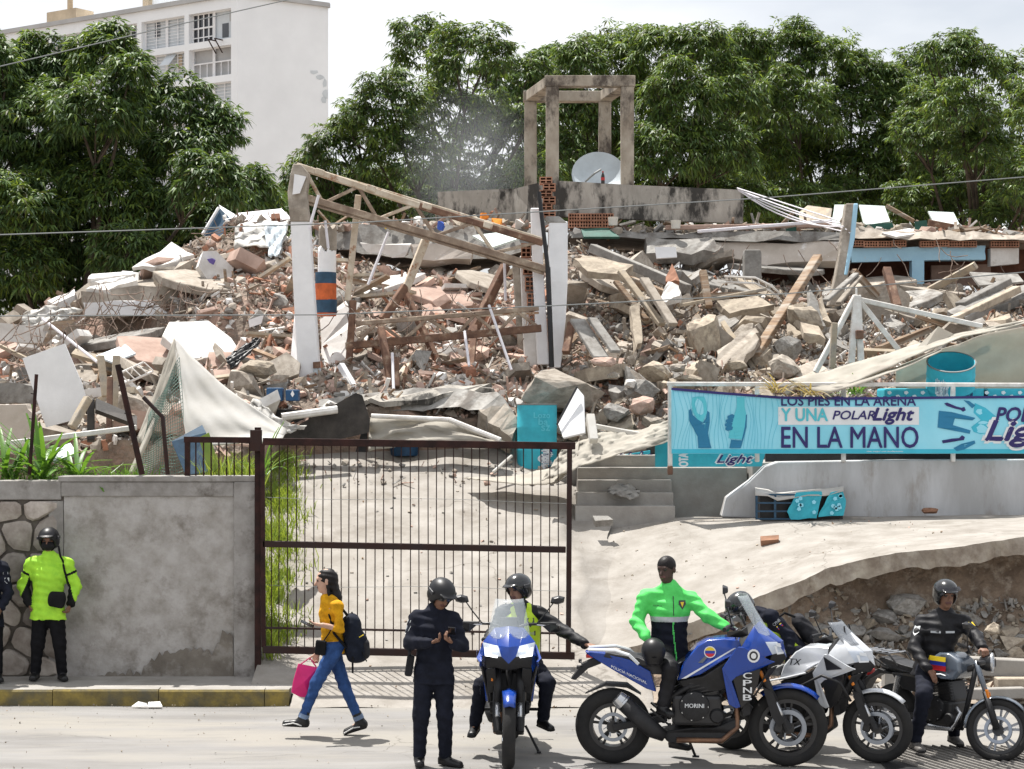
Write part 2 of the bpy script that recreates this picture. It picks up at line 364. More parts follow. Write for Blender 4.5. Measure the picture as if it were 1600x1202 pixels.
# driveway with a cracked right edge
g = MB(); rows = []
for y in frange(21.58, 31.2, 78):
    xr = edge_x(y) if y > 22.9 else .98
    if y <= 22.9: xr = 1.6
    rows.append([Vector((lerp(left_x(y), xr, t), y, ramp_z(y) + .012 * fold(lerp(-3, xr, t) * 1.4, y * 1.4))) for t in frange(0, 1, 34)])
    if y > 22.9: rows[-1].append(Vector((xr + .02, y, ramp_z(y) - .05))); rows[-1].append(Vector((xr + .6, y, ramp_z(y) - .06)))
    else: rows[-1].append(Vector((xr + .02, y, ramp_z(y) - .05))); rows[-1].append(Vector((xr + .03, y, -.04)))
g.sheet(rows); struct('driveway', g, MT['ramp'], smooth=True)
# heaved concrete apron on the right, broken front edge over washed-out soil
def apron_z(x, y):
    t = clamp((y - 22.95) / 4.05)
    hump = .02 * math.sin(x * 1.5 + y * .8) * math.sin(t * math.pi)
    return lerp(front_z(x), back_z(x), sstep(t) * .45 + t * .55) + hump + .01 * fold(x * 2, y * 2)
def apron_front(x): return 22.98 + .09 * fold(x * 1.3, 2.1) + .04 * fold(x * 4.2, 5.) + .02 * fold(x * 17, 2.) + .12 * sstep((x - 3) / 2)
g = MB(); XS = frange(0, 1, 130); rows = []; und = []
for t in frange(0, 1, 40):
    rows.append([]); und.append([])
    for s_ in XS:
        x = lerp(1.04, 9.6, s_); y = lerp(apron_front(x), 27.15, t)
        if s_ == 0: x = edge_x(y) + .035
        z = apron_z(x, y); rows[-1].append(Vector((x, y, z)))
        und[-1].append(Vector((x, y + (.05 * fold(x * 5, 1.) if t == 0 else 0), z - .22 - .03 * fold(x * 3.3, y) - .02 * fold(x * 11, y))))
g.sheet(rows)
m0 = len(g.f); g.sheet([rows[0], [p.lerp(q, .5) + Vector((0, .025 * fold(p.x * 21, 3), 0)) for p, q in zip(rows[0], und[0])], und[0]], m=1); g.sheet(und, m=1)
struct('concrete_apron', g, [MT['ramp'], MT['slabedge']])
# soil bank below the apron
def bank_y(x): return 23.10 + .65 * sstep((x - 2.9) / 1.6)
def bank_z(x, y):
    t = clamp((y - 22.62) / (bank_y(x) - 22.62)); top = front_z(x) - .12; return lerp(.05, top * .62, t / .8) if t < .8 else lerp(top * .62, top, (t - .8) / .2)
def on_bank(px, py):
    y = 22.2
    while y < 23.7 and P(px, py, y).z > bank_z((px - 800) / F * y, y): y += .02
    return y
g = MB(); rows = []
for t in frange(0, 1, 22):
    row = []
    for x in frange(1.2, 9.6, 110):
        top = front_z(x) - .12; y = lerp(22.62, bank_y(x), t) + .06 * fold(x * 3, t * 6)
        z = bank_z(x, y) + .04 * fold(x * 4, t * 9, 2.)
        row.append(Vector((x, y, z)))
    rows.append(row)
g.sheet(rows); struct('soil_bank', g, MT['soil'])
g = MB(); g.sheet(hgrid(frange(1.6, 9.6, 60), frange(21.62, 22.95, 14), lambda x, y: .03 + .05 * sstep((y - 21.7) / .5) + .025 * fold(x * 3.5, y * 5)))
struct('verge', g, MT['earth'])

# ------------------------------------------------------------------ drain grate in the road, bottom right
gr = thing('drain_grate', 'steel drain grating set in the road under the right motorcycle', 'grate', (4.35, 18.3, 0))
g = MB(); g.box((0, 0, -.02), (1.7, 1.5, .07)); g.obj('pit_shade', MT['black'], gr)  # solid black slab, the shade down in the drain put into its colour
for i in range(22):
    a = Vector((-.95 + i * .085, .72, .026)); b = a + Vector((.55, -1.44, 0))
    if a.x < -.82 and b.x < -.8: continue
    t0 = clamp((-.83 - a.x) / .55); t1 = clamp((.83 - a.x) / .55)
    g = MB(); g.bar(a.lerp(b, t0), a.lerp(b, t1), .013, .02); g.obj('grate_bar', MT['walk'], gr)
# ------------------------------------------------------------------ concrete boundary wall
WD = 22.9; sW = F / WD
wl = thing('boundary_wall', 'grey stained concrete wall panel with end pillar beside the iron gate', 'wall', (-4.5, WD, .16))
def xw(px, d=WD): return (px - 800) / F * d
def zw(py, d=WD): return H + (YH - py) / F * d
x0, x1, xp = xw(100), xw(366), xw(407); zb, zt = .14, zw(752)
def loc(o, v): return Vector(v) - o.location
def wbox(mb, a, b, m=0):  # world corners -> box
    c = [(p + q) / 2 for p, q in zip(a, b)]; s_ = [abs(p - q) for p, q in zip(a, b)]; return mb.box(c, s_, m=m)
def wobj(mb, name, m, par, **kw):
    o = mb.obj(name, m, par, **kw); o.location = -Vector(par.location); return o
g = MB()      # rendered panel, real relief, thin proud patches of render
nx, nz = 60, 60; rows = []
for k in range(nz):
    z = lerp(zb, zw(776), k / (nz - 1))
    rows.append([Vector((lerp(x0, x1, i / (nx - 1)), WD + .012 * fold(i * .21, k * .19) + .006 * fold(i * .9, k * .8, 3), z)) for i in range(nx)])
g.sheet(rows); wobj(g, 'panel', MT['wallc'], wl, smooth=True)
g = MB()      # damp render low down, its own ragged outline
pts = []
for i in [k * .5 for k in range(51)]:
    x = lerp(xw(160), xw(364), i / 25); hgt = interp(i / 25, [(0, .05), (.3, .08), (.42, .28), (.7, .36), (.86, .32), (.93, .58), (1, .5)]) + .05 * fold(i * 2.7, 1)
    pts.append((x, zb + max(.03, hgt + .03 * fold(i * 1.1, 2))))
poly = [(x0 + .25, zb)] + pts + [(x1 - .003, zb)]
g.prism(poly, .004, Matrix(((1, 0, 0, 0), (0, 0, -1, WD - .022), (0, 1, 0, 0), (0, 0, 0, 1))), jag=0)
wobj(g, 'damp_render', MT['walldamp'], wl)
g = MB(); wbox(g, (x0 - .25, WD + .02, zb), (x1, WD + .28, zw(760))); wobj(g, 'core', MT['mortar'], wl)
g = MB(); wbox(g, (x0 - .03, WD - .025, zw(776)), (x1, WD + .26, zw(753))); wobj(g, 'top_band', MT['wallcap'], wl, bevel=.012)
g = MB(); wbox(g, (x1 + .002, WD - .055, zb - .02), (xp, WD + .27, zw(753))); wobj(g, 'pillar', MT['wallcap'], wl, bevel=.015)
g = MB(); wbox(g, (x0 - .06, WD - .045, zw(753) + .002), (xp + .01, WD + .3, zw(744))); wobj(g, 'coping', MT['wallcap'], wl, bevel=.012)
# ------------------------------------------------------------------ rubble-stone wall, far left
def clip(poly, nx_, ny_, c):
    outp = []
    for i in range(len(poly)):
        a, b = poly[i], poly[(i + 1) % len(poly)]; da = a[0] * nx_ + a[1] * ny_ - c; db = b[0] * nx_ + b[1] * ny_ - c
        if da <= 0: outp.append(a)
        if (da < 0 < db) or (db < 0 < da):
            t = da / (da - db); outp.append((a[0] + (b[0] - a[0]) * t, a[1] + (b[1] - a[1]) * t))
    return outp
def voronoi(seeds, box):
    cells = []
    for i, s_ in enumerate(seeds):
        p = [(box[0], box[1]), (box[2], box[1]), (box[2], box[3]), (box[0], box[3])]
        for j, q in enumerate(seeds):
            if i != j and p:
                nx_, ny_ = q[0] - s_[0], q[1] - s_[1]; p = clip(p, nx_, ny_, (q[0] ** 2 + q[1] ** 2 - s_[0] ** 2 - s_[1] ** 2) / 2)
        if len(p) > 2: cells.append((s_, p))
    return cells
sw = thing('stone_wall', 'fieldstone wall with thick mortar joints at the far left', 'wall', (-6.4, WD, .16))
X0, X1, Z0, Z1 = xw(-170), xw(92), .14, zw(782)
g = MB(); wbox(g, (X0 - 2, WD + .03, Z0), (X1 + .06, WD + .3, zw(752))); wobj(g, 'mortar_bed', MT['mortar'], sw)
g = MB(); wbox(g, (X0 - 2, WD - .02, zw(781)), (X1 + .03, WD + .28, zw(751))); wobj(g, 'top_band', MT['wallcap'], sw, bevel=.012)
g = MB(); wbox(g, (xw(76), WD - .012, Z0), (xw(99), WD + .1, zw(783))); wobj(g, 'edge_render', MT['wallcap'], sw, bevel=.01)
seeds = []; r2 = random.Random(5)
for j in range(7):
    for i in range(6):
        seeds.append((lerp(X0, X1, (i + .5 + (j % 2) * .5 - .25 + r2.uniform(-.27, .27)) / 6), lerp(Z0, Z1, (j + .5 + r2.uniform(-.3, .3)) / 7)))
for s_, p in voronoi(seeds, (X0, Z0, X1, Z1)):
    cx = sum(a for a, b in p) / len(p); cz = sum(b for a, b in p) / len(p)
    q = []
    for k in range(len(p)):          # soften corners
        a, b, c = p[k - 1], p[k], p[(k + 1) % len(p)]
        for t in (.2,): q.append((lerp(b[0], a[0], t), lerp(b[1], a[1], t))); q.append((lerp(b[0], c[0], t), lerp(b[1], c[1], t)))
    q = [(cx + (a - cx) * .90, cz + (b - cz) * .90) for a, b in q]
    dep = r2.uniform(.02, .06); g = MB(); n = len(q)
    mid = [(cx + (a - cx) * .8, cz + (b - cz) * .8) for a, b in q]
    V = [Vector((a, WD + .06, b)) for a, b in q] + [Vector((a, WD - dep * .3, b)) for a, b in q] + [Vector((a, WD - dep + r2.uniform(-.01, .01), b)) for a, b in mid]
    fs = [(k, (k + 1) % n, n + (k + 1) % n, n + k) for k in range(n)] + [(n + k, n + (k + 1) % n, 2 * n + (k + 1) % n, 2 * n + k) for k in range(n)] + [tuple(range(2 * n, 3 * n))]
    g.add(V, fs); o = wobj(g, 'stone', MT['stone'], sw, angle=40)
# ------------------------------------------------------------------ iron gate
GD_ = 22.72
gt = thing('iron_gate', 'dark brown iron bar gate across the driveway', 'gate', (xw(650, GD_), GD_, .3))
def gp(px, py, dd=0): return P(px, py, GD_ + dd)
def gbar(name, a, b, w_, h_, m='gate', par=gt):
    g = MB(); g.bar(a, b, h_, w_, up=(0, 0, 1)); return wobj(g, name, MT[m], par, bevel=.004, seg=1)
gbar('top_rail', gp(411, 690), gp(899, 697), .085, .06, 'gaterust')
gbar('middle_rail', gp(411, 850), gp(884, 859), .075, .05)
gbar('lower_rail', gp(411, 981), gp(884, 990), .025, .03)
gbar('bottom_rail', gp(411, 1015), gp(898, 1025), .085, .06)
gbar('end_stile', gp(890, 702), gp(888, 1021), .08, .06)
gbar('hinge_stile', gp(410, 694), gp(412, 1011), .05, .05, 'gaterust')
for i in range(34):
    px = 423 + 13.62 * i + rnd.uniform(-.7, .7)
    t = (px - 411) / 480
    lean = rnd.uniform(-1.2, 1.2)
    g = MB(); g.tube([gp(px, 694 + 7 * t, .012), gp(px + lean * .5, 850 + 8 * t, .012), gp(px + lean, 1017 + 9 * t, .012)], .0072, 6); wobj(g, 'picket', MT['gaterust' if rnd.random() < .5 else 'gate'], gt)
for py in (777, 1000 - 86):
    g = MB(); g.tube([gp(413 + 472 * k / 8, py + 8 * k / 8 + 2 * math.sin(k), -.012) for k in range(9)], .0025, 4); wobj(g, 'tie_wire', MT['wire'], gt)
fp = thing('bar_fence', 'short rusty bar panel on top of the concrete wall', 'fence', (xw(345, 22.95), 22.98, 2.55))
def fbar(name, a, b, w_): g = MB(); g.bar(P(*a), P(*b), w_, w_); wobj(g, name, MT['gaterust'], fp)
fbar('top_rail', (288, 687, 22.98), (400, 688, 22.98), .07); fbar('side_post', (293, 690, 22.98), (293, 744, 22.98), .06)
for i in range(8): fbar('picket', (306 + i * 12, 690, 22.98), (306 + i * 12, 745, 22.98), .016)
po = thing('gate_post', 'rusty square iron gate post at the wall pillar', 'post', (xw(402, 22.9), 22.8, .3))
g = MB(); wbox(g, (xw(397, 22.72), 22.76, .2), (xw(406.5, 22.72), 22.82, zw(668, 22.72))); wobj(g, 'post', MT['gaterust'], po, bevel=.004)
g = MB(); wbox(g, (xw(391, 22.72), 22.70, zw(705, 22.72)), (xw(409, 22.72), 22.758, zw(672, 22.72))); wobj(g, 'hinge_block', MT['gate'], po, bevel=.004)
# leaning rusted fence posts on the left wall
for lab, pts, rr in (('straight thin rusty post rising from the leafy plants', [(46, 742, 23.1), (57, 585, 23.1)], .022),
                     ('thick rusty iron post leaning left above the concrete wall', [(222, 742, 23.1), (184, 570, 23.1)], .036),
                     ('black post with a bent top arm beside the netting', [(262, 742, 23.1), (254, 652, 23.1), (224, 621, 23.1)], .026)):
    g = MB(); g.tube([P(*p) for p in pts], rr, 8)
    if len(pts) == 2:
        a, b = P(*pts[0]), P(*pts[1])
        for t in (.35, .55, .8): q = a.lerp(b, t); g.bar(q, q + Vector((-.05, -.01, .012)), .012)
    o = g.obj('fence_post', MT['gaterust' if rr < .05 and len(pts) == 2 else 'gate'], angle=40); tag(o, lab, 'post', 'fence posts on the left wall')

# ------------------------------------------------------------------ retaining wall, platform and steps
RD = 27.0
def rx(px): return xw(px, RD)
def rz(py): return zw(py, RD)
g = MB(); poly = [(rx(1128), rz(808)), (rx(1136), rz(778)), (rx(1172), rz(752)), (rx(1196), rz(729)), (rx(1216), rz(722)), (rx(1400), rz(719)), (rx(1800), rz(717)), (rx(1800), rz(815)), (rx(1300), rz(815))]
g.prism(poly, .34, Matrix(((1, 0, 0, 0), (0, 0, -1, RD + .17), (0, 1, 0, 0), (0, 0, 0, 1))))
tag(g.obj('retaining_wall', MT['retain'], bevel=.02), 'pale grey stained retaining wall below the cyan banner', 'wall')
g = MB(); wbox(g, (rx(1180), 27.3, 1.8), (9.3, 30.5, 2.57)); wbox(g, (.7, 28.3, 1.8), (rx(1180), 30.5, 2.575)); struct('platform', g, MT['step'])
st = thing('concrete_steps', 'grey concrete steps right of the gate below the banner post', 'steps', (rx(980), RD, 1.8))
for i in range(5):
    xr = rx(1055 + i * 0) if i < 3 else rx(1178)
    xl = rx(905 - (2 - i if i < 2 else 0) * 3)
    g = MB(); wbox(g, (xl, RD + .29 * i - (.12 if i >= 3 else 0), 1.55), (xr, RD + .29 * i + .6, 1.80 + .172 * (i + 1)))
    wobj(g, 'step', MT['step'], st, bevel=.012)
# ------------------------------------------------------------------ far white apartment block
def far_building():
    d0, d1, dr = 150., 167., 154.5
    C = Vector(((371 - 800) / F * d0, d0, 0)); Lf = Vector(((-330 - 800) / F * 183.5, 183.5, 0)); Rt = Vector(((513 - 800) / F * dr, dr, 0))
    top = H + (630 + 7) / F * d0
    b = thing('apartment_block', 'tall white apartment block with blank end wall behind the left tree', 'building', (C.x, C.y, 2.3))
    U = (Lf - C).normalized(); UR = (Rt - C).normalized(); LL = (Lf - C).length; LR = (Rt - C).length
    N = Vector((U.y, -U.x, 0));  N = N if N.y < 0 else -N
    def T(u, v, n=0): return C + U * u + Vector((0, 0, v)) + N * n - Vector(b.location)
    def upx(px):
        k = (px - 800) / F; return (k * C.y - C.x) / (U.x - k * U.y)
    us = [0, upx(362)]; bays = []
    edges = [(295, 361), (221, 288), (150, 214), (82, 144), (17, 76), (-46, 11), (-105, -52), (-165, -112), (-222, -172), (-280, -230)]
    for r_, (a, c) in enumerate(edges): bays.append((upx(c), upx(a)))
    zrow = []; d_ = 151.5
    for k in range(7): zrow.append((H + (630 - 63 - k * 56.5) / F * d_, H + (630 - 17 - k * 56.5) / F * d_))
    ulist = sorted(set([0, LL] + [x for bb in bays for x in bb])); vlist = sorted(set([2.3, top] + [z for zz in zrow for z in zz]))
    g = MB(); rec = .75
    for i in range(len(ulist) - 1):
        for j in range(len(vlist) - 1):
            ua, ub, va, vb = ulist[i], ulist[i + 1], vlist[j], vlist[j + 1]
            isw = any(abs(ua - p) < 1e-6 for p, q in bays) and any(abs(va - p) < 1e-6 for p, q in zrow)
            if isw:
                for (p, q) in (((ua, va), (ub, va)), ((ub, va), (ub, vb)), ((ub, vb), (ua, vb)), ((ua, vb), (ua, va))):
                    g.add([T(p[0], p[1]), T(q[0], q[1]), T(q[0], q[1], -rec), T(p[0], p[1], -rec)], [(0, 1, 2, 3)])
            else: g.add([T(ua, va), T(ub, va), T(ub, vb), T(ua, vb)], [(0, 1, 2, 3)])
    B0 = Vector(b.location)
    rt = Rt - B0; back = Rt + (Lf - C) - B0; c0 = C - B0; lf = Lf - B0
    def up_(p, z): return Vector((p.x, p.y, z - B0.z))
    g.add([up_(c0, 2.3), up_(rt, 2.3), up_(rt, top), up_(c0, top)], [(0, 1, 2, 3)])
    g.add([up_(rt, 2.3), up_(back, 2.3), up_(back, top), up_(rt, top)], [(0, 1, 2, 3)])
    g.add([up_(c0, top), up_(rt, top), up_(back, top), up_(lf, top)], [(0, 1, 2, 3)])
    g.obj('wall', MT['bldg'], b)
    g = MB()
    for p, q in ((c0, lf), (c0, rt), (rt, back)): g.bar(up_(p, top + .15), up_(q, top + .15), .5, .35)
    g.obj('roof_edge', MT['bldggrey'], b)
    rr = random.Random(3)
    for bi, (ua, ub) in enumerate(bays):
        for ri, (va, vb) in enumerate(zrow):
            style = 'grid' if (bi, ri) == (0, 0) else 'balcony' if (bi, ri) == (0, 1) else 'louvre'
            wn = MB(); n = -.5
            def fr(u0, v0, u1, v1, w_=.10, nn=n): wn.bar(T(u0, v0, nn), T(u1, v1, nn), w_, w_)
            um = (ua + ub) / 2
            fr(ua, va, ub, va); fr(ua, vb, ub, vb); fr(ua, va, ua, vb); fr(ub, va, ub, vb); fr(um, va, um, vb, .22)
            if style == 'grid':
                for k in (1, 2, 3): fr(lerp(um, ub, k / 4), va, lerp(um, ub, k / 4), vb, .09)
                fr(um, lerp(va, vb, .52), ub, lerp(va, vb, .52), .12); fr(um, lerp(va, vb, .2), ub, lerp(va, vb, .2), .08)
            if style == 'balcony':
                fr(ua, lerp(va, vb, .52), ub, lerp(va, vb, .52), .10)
                for k in range(1, 6): fr(lerp(ua, ub, k / 6), va, lerp(ua, ub, k / 6), lerp(va, vb, .52), .06)
            if style == 'louvre':
                for k in range(1, 4): fr(lerp(ua, ub, k / 4), va, lerp(ua, ub, k / 4), vb, .07)
                for k in range(1, 9): fr(ua, lerp(va, vb, k / 9), ub, lerp(va, vb, k / 9), .035)
            w_ = wn.obj('window', MT['whitewall'], b)
            def pane(u0, v0, u1, v1, m, nn=-.62):
                q = MB(); q.add([T(u0, v0, nn), T(u1, v0, nn), T(u1, v1, nn), T(u0, v1, nn)], [(0, 1, 2, 3)]); q.obj('pane', MT[m], w_)
            if style == 'grid':
                pane(um, va, ub, vb, 'paneglass'); pane(ua, va, um, vb, 'louvre', -.63)
                pane(lerp(ua, um, .05), lerp(va, vb, .62), lerp(ua, um, .32), vb, 'bldggrey', -.6); pane(lerp(ua, um, .36), lerp(va, vb, .1), lerp(ua, um, .66), lerp(va, vb, .58), 'paneglass', -.6)
                q = MB(); q.bar(T(lerp(ua, um, .7), va - .1, 0), T(lerp(ua, um, .7), va - .1, .9), .08); q.bar(T(lerp(ua, um, .4), va - .1, 0), T(lerp(ua, um, .4), va - .1, .9), .08)
                q.bar(T(lerp(ua, um, .7), va - 1.1, 0), T(lerp(ua, um, .7), va - .1, .9), .07); q.bar(T(lerp(ua, um, .4), va - 1.1, 0), T(lerp(ua, um, .4), va - .1, .9), .07)
                q.obj('bracket', MT['gate'], b)
            elif style == 'balcony': pane(ua, va, ub, vb, 'bldggrey', -.72)
            else:
                pane(ua, va, ub, vb, 'louvre')
                if rr.random() < .8:
                    f = rr.choice((.28, .55, .8)); pane(lerp(ua, ub, f - .12), lerp(va, vb, .45), lerp(ua, ub, f), lerp(va, vb, .95), 'paneglass' if rr.random() < .6 else 'bldgtan', -.55)
                    if rr.random() < .7:
                        q = MB(); q.add([T(lerp(ua, ub, f - .02), lerp(va, vb, .98), -.4), T(lerp(ua, ub, f + .2), lerp(va, vb, .98), -.4), T(lerp(ua, ub, f + .2), lerp(va, vb, .55), .5), T(lerp(ua, ub, f - .02), lerp(va, vb, .55), .5)], [(0, 1, 2, 3)])
                        q.obj('awning_sash', MT['louvre'], w_, solid=.05)
    # set-back upper storey with tan piers, and roof tank
    g = MB(); u0, u1 = upx(172) - 1, upx(395)
    a = T(upx(330), top, -4); c = T(upx(176), top, -4); hh = 9
    g.add([a, c, c + Vector((0, 0, hh)), a + Vector((0, 0, hh)), a - N * 8, c - N * 8, c - N * 8 + Vector((0, 0, hh)), a - N * 8 + Vector((0, 0, hh))],
          [(0, 1, 2, 3), (4, 5, 6, 7), (0, 4, 7, 3), (1, 5, 6, 2), (3, 2, 6, 7)])
    p = g.obj('upper_storey', MT['bldg'], b)
    for px in (178, 245, 275, 300):
        g = MB(); q = T(upx(px), top + hh / 2, -3.9); g.box(q, (.7, .7, hh), rot=(0, 0, math.atan2(U.y, U.x))); g.obj('pier', MT['bldgtan'], p)
    g = MB(); q = T(upx(87), top + .7, -1.6); g.box(q, (3.6, 2, 1.4), rot=(0, 0, math.atan2(U.y, U.x))); g.box(q + Vector((0, 0, 1.4)), (.4, .4, 1.6)); g.obj('roof_tank', MT['bldgtan'], b)
    # paint lost along the corner of the end wall
    NR = Vector((UR.y, -UR.x, 0)); NR = NR if NR.y < 0 else -NR
    for px, py, a_, h_ in ((490, 68, .9, .45), (500, 76, .8, .5), (507, 86, .6, .9), (508, 102, .7, 1.1), (506, 112, .6, .8)):
        k = (px - 800) / F; u = (k * C.y - C.x) / (UR.x - k * UR.y); q = C + UR * u + NR * .02 - B0; z = H + (630 - py) / F * (C.y + UR.y * u) - B0.z
        g = MB(); g.add([q + UR * (math.cos(t) * a_ / 2 * rr.uniform(.5, 1.1)) + Vector((0, 0, z + math.sin(t) * h_ / 2 * rr.uniform(.5, 1.1))) for t in frange(0, 5.5, 8)], [tuple(range(8))])
        g.obj('peeled_patch', MT['louvre'], b)
far_building()
# ------------------------------------------------------------------ overhead wires
for lab, pts in (('thin cable crossing in front of the left tree', [(-60, 369, 13), (300, 357, 13.4), (560, 348, 13.8), (860, 330, 14.2), (1200, 309, 14.5), (1660, 272, 14.8)]),
                 ('sagging thin wire low across the rubble', [(-40, 494, 13), (500, 492, 13.5), (860, 478, 14), (1230, 459, 14.3), (1660, 420, 14.5)]),
                 ('faint high cable running up past the apartment block', [(-60, 118, 14), (250, 45, 15), (560, -25, 16)])):
    g = MB(); A = [P(*p) for p in pts]; pp = []
    for a, b in zip(A, A[1:]): pp += [a.lerp(b, t) for t in (0, .25, .5, .75)]
    g.tube(pp + [A[-1]], .0045, 5); tag(g.obj('overhead_cable', MT['wire']), lab, 'cable', 'overhead cables')
# ================================================================== COLLAPSED BUILDING
def ysky(px): return interp(px, [(-100, 535), (0, 522), (60, 500), (150, 462), (220, 434), (270, 400), (330, 368), (440, 362), (500, 385), (560, 418), (700, 428), (820, 425), (870, 400), (900, 392), (1000, 402), (1100, 425), (1180, 444), (1330, 456), (1450, 462), (1700, 458)])
def ybase(px): return interp(px, [(-100, 705), (400, 700), (430, 672), (560, 640), (790, 655), (900, 700), (1030, 695), (1050, 640), (1700, 630)])
def d_base(px): return interp(px, [(-100, 26.5), (380, 27.5), (440, 29.2), (800, 29.6), (920, 29.0), (1050, 29.2), (1700, 29.2)])
def heap(px, t, noise=True):
    """point of the heap along sight column px, t = 0 foot .. 1 top"""
    d = lerp(d_base(px), 36.4, t)
    y = lerp(ybase(px), ysky(px), t ** .85)
    q = P(px, y, d); q.z -= .55 * sstep((px - 95) / 60) * sstep((420 - px) / 60) * sstep((y - 488) / 14) * sstep((572 - y) / 30)      # hollow under the left slab
    if noise: q.z += .10 * fold(q.x * 1.1, d * 1.2) + .06 * fold(q.x * 3.3, d * 3.1, 2)
    return q
g = MB(); rows = []
for t in frange(0, 1, 60): rows.append([heap(px, t) + Vector((0, 0, rnd.uniform(-.03, .03))) for px in frange(-120, 1720, 200)])
last = rows[-1]; rows.append([p + Vector((p.x * .1, 5, -.1)) for p in last]); rows.append([p + Vector((p.x * .12, 6, -4.5)) for p in last])
first = rows[0]; rows.insert(0, [p + Vector((0, .05, -1.6)) for p in first])
MT['heap'] = mat('heap_dust', (.25, .205, .165), .97, .4, 3, (.13, .10, .08), 1.0, 9, dirt=(.35, .24, .19), dscale=1.1, dpos=(.48, .6), bdist=.08)
g.sheet(rows); tag(g.obj('rubble_heap', MT['heap']), 'dusty heap of crushed rubble filling the collapsed building', 'rubble', kind='stuff')

# ---- template fragments
def hull(pts):
    bm = bmesh.new()
    for p in pts: bm.verts.new(p)
    r_ = bmesh.ops.convex_hull(bm, input=bm.verts)
    bmesh.ops.delete(bm, geom=[v for v in bm.verts if not v.link_faces], context='VERTS')
    bmesh.ops.triangulate(bm, faces=bm.faces); bm.verts.index_update()
    V = [tuple(v.co) for v in bm.verts]; Fc = [tuple(v.index for v in f.verts) for f in bm.faces]; bm.free(); return V, Fc
def rock_t(r_, fl=1., n=12): return hull([(r_.uniform(-.5, .5), r_.uniform(-.5, .5), r_.uniform(-.5, .5) * fl) for _ in range(n)])
def shard_t(r_):
    k = r_.randint(4, 7); a0 = r_.uniform(0, 6); th = r_.uniform(.05, .11); V = []
    for i in range(k):
        a = a0 + 6.283 * i / k + r_.uniform(-.25, .25); q = r_.uniform(.35, .55); V.append((math.cos(a) * q, math.sin(a) * q * r_.uniform(.6, 1), th))
    return hull(V + [(x * r_.uniform(.85, 1.05), y * r_.uniform(.85, 1.05), -th) for x, y, _ in V])
def plank_t(r_):
    w_, h_ = r_.uniform(.03, .06), r_.uniform(.015, .03); return hull([(x, y * w_, z * h_) for x in (-.5, .5) for y in (-1, 1) for z in (-1, 1)])
rt_ = random.Random(11)
TR = [rock_t(rt_, rt_.uniform(.55, .9)) for _ in range(10)]; TS = [shard_t(rt_) for _ in range(8)]; TP = [plank_t(rt_) for _ in range(4)]
TB = [hull([(x * .5, y * .24, z * .17) for x in (-1, 1) for y in (-1, 1) for z in (-1, 1)])]
FM = ['conc', 'concg', 'plaster', 'pink', 'brick', 'wood', 'sand', 'rust']
def palette(px, t, r_):
    q = r_.random()
    if px < 330: w_ = [.34, .12, .20, .12, .07, .08, .06, .01]
    elif px < 860: w_ = [.24, .07, .18, .24, .12, .09, .05, .01]
    else: w_ = [.32, .22, .06, .07, .04, .12, .16, .01]
    for i, k in enumerate(w_):
        q -= k
        if q <= 0: return i
    return 0
def scatter(name, label, n, px0, px1, t0, t1, smin, smax, seed, posf=None, pal=None, flat=.6):
    r_ = random.Random(seed); VV = []; FF = []; MI = []; off = 0
    for _ in range(n):
        px = r_.uniform(px0, px1); t = r_.uniform(t0, t1)
        c = posf(px, t) if posf else heap(px, t)
        if c is None: continue
        mi = (pal or palette)(px, t, r_); k = r_.random()
        T_ = r_.choice(TP) if smax > .06 and (mi in (5, 7) or k < .16) else r_.choice(TS) if k < .55 else (TB[0] if mi == 4 and k < .85 else r_.choice(TR))
        s_ = math.exp(r_.uniform(math.log(smin), math.log(smax)))
        if T_ in TP: s_ *= 2.4
        M_ = (Euler((r_.gauss(0, flat), r_.gauss(0, flat), r_.uniform(0, 6.3))).to_matrix()) * s_
        V = np.array(T_[0]) @ np.array(M_).T + np.array(c) + np.array([0, 0, s_ * .12])
        VV.append(V); FF.append(np.array(T_[1]) + off); MI.append(np.full(len(T_[1]), mi)); off += len(V)
    me = fast_mesh(name, np.concatenate(VV), np.concatenate(FF), [MT[k] for k in FM], np.concatenate(MI))
    return tag(link(name, me), label, 'debris', kind='stuff')
scatter('rubble_fragments', 'small broken shards of brick, plaster and concrete covering the heap', 13500, -60, 1660, 0, 1, .05, .24, 21, flat=.8)
scatter('rubble_crumbs', 'fine crumbs of clay brick and plaster on the heap', 9000, -60, 1660, 0, 1, .03, .09, 22)

scatter('rubble_dustfall', 'splinters, chips and dust lumps lying over the right rubble', 5500, 880, 1640, 0, 1, .035, .15, 24, posf=lambda px, t: heap(px, t) + Vector((0, 0, .04 + .12 * abs(fold(px * .3, t * 40)))), flat=.9)
# ---- individual larger pieces (at most about 300)
def region(px, t):
    r_ = next(n_ for x, n_ in ((110, 'at the far left edge'), (220, 'under the left tree'), (330, 'below the cream slabs'), (440, 'left of the tall column'), (560, 'by the banded column'), (690, 'behind the truss'), (860, 'beside the black downpipe'), (960, 'right of the white pier'), (1070, 'above the stone pile'), (1180, 'by the upright sandy block'), (1300, 'by the slanting rusty beam'), (1420, 'by the white pole frame'), (9999, 'at the far right')) if px < x)
    return ('low' if t < .36 else 'midway' if t < .7 else 'high') + ' in the rubble ' + r_
TM = {}
def tmesh(nm, i, mk):
    key = (nm, i, mk)
    if key not in TM:
        V, Fc = {'rock': TR, 'shard': TS, 'plank': TP, 'brick': TB}[nm][i]
        TM[key] = fast_mesh(nm, V, Fc, [MT[mk]])
    return TM[key]
KL = {'rock': ('concrete_chunk', 'jagged {} concrete chunk', 'rubble chunk'), 'shard': ('slab_fragment', 'flat {} slab fragment', 'slab fragment'),
      'plank': ('wooden_plank', 'loose {} plank', 'plank'), 'brick': ('clay_block', 'loose {} block', 'block')}
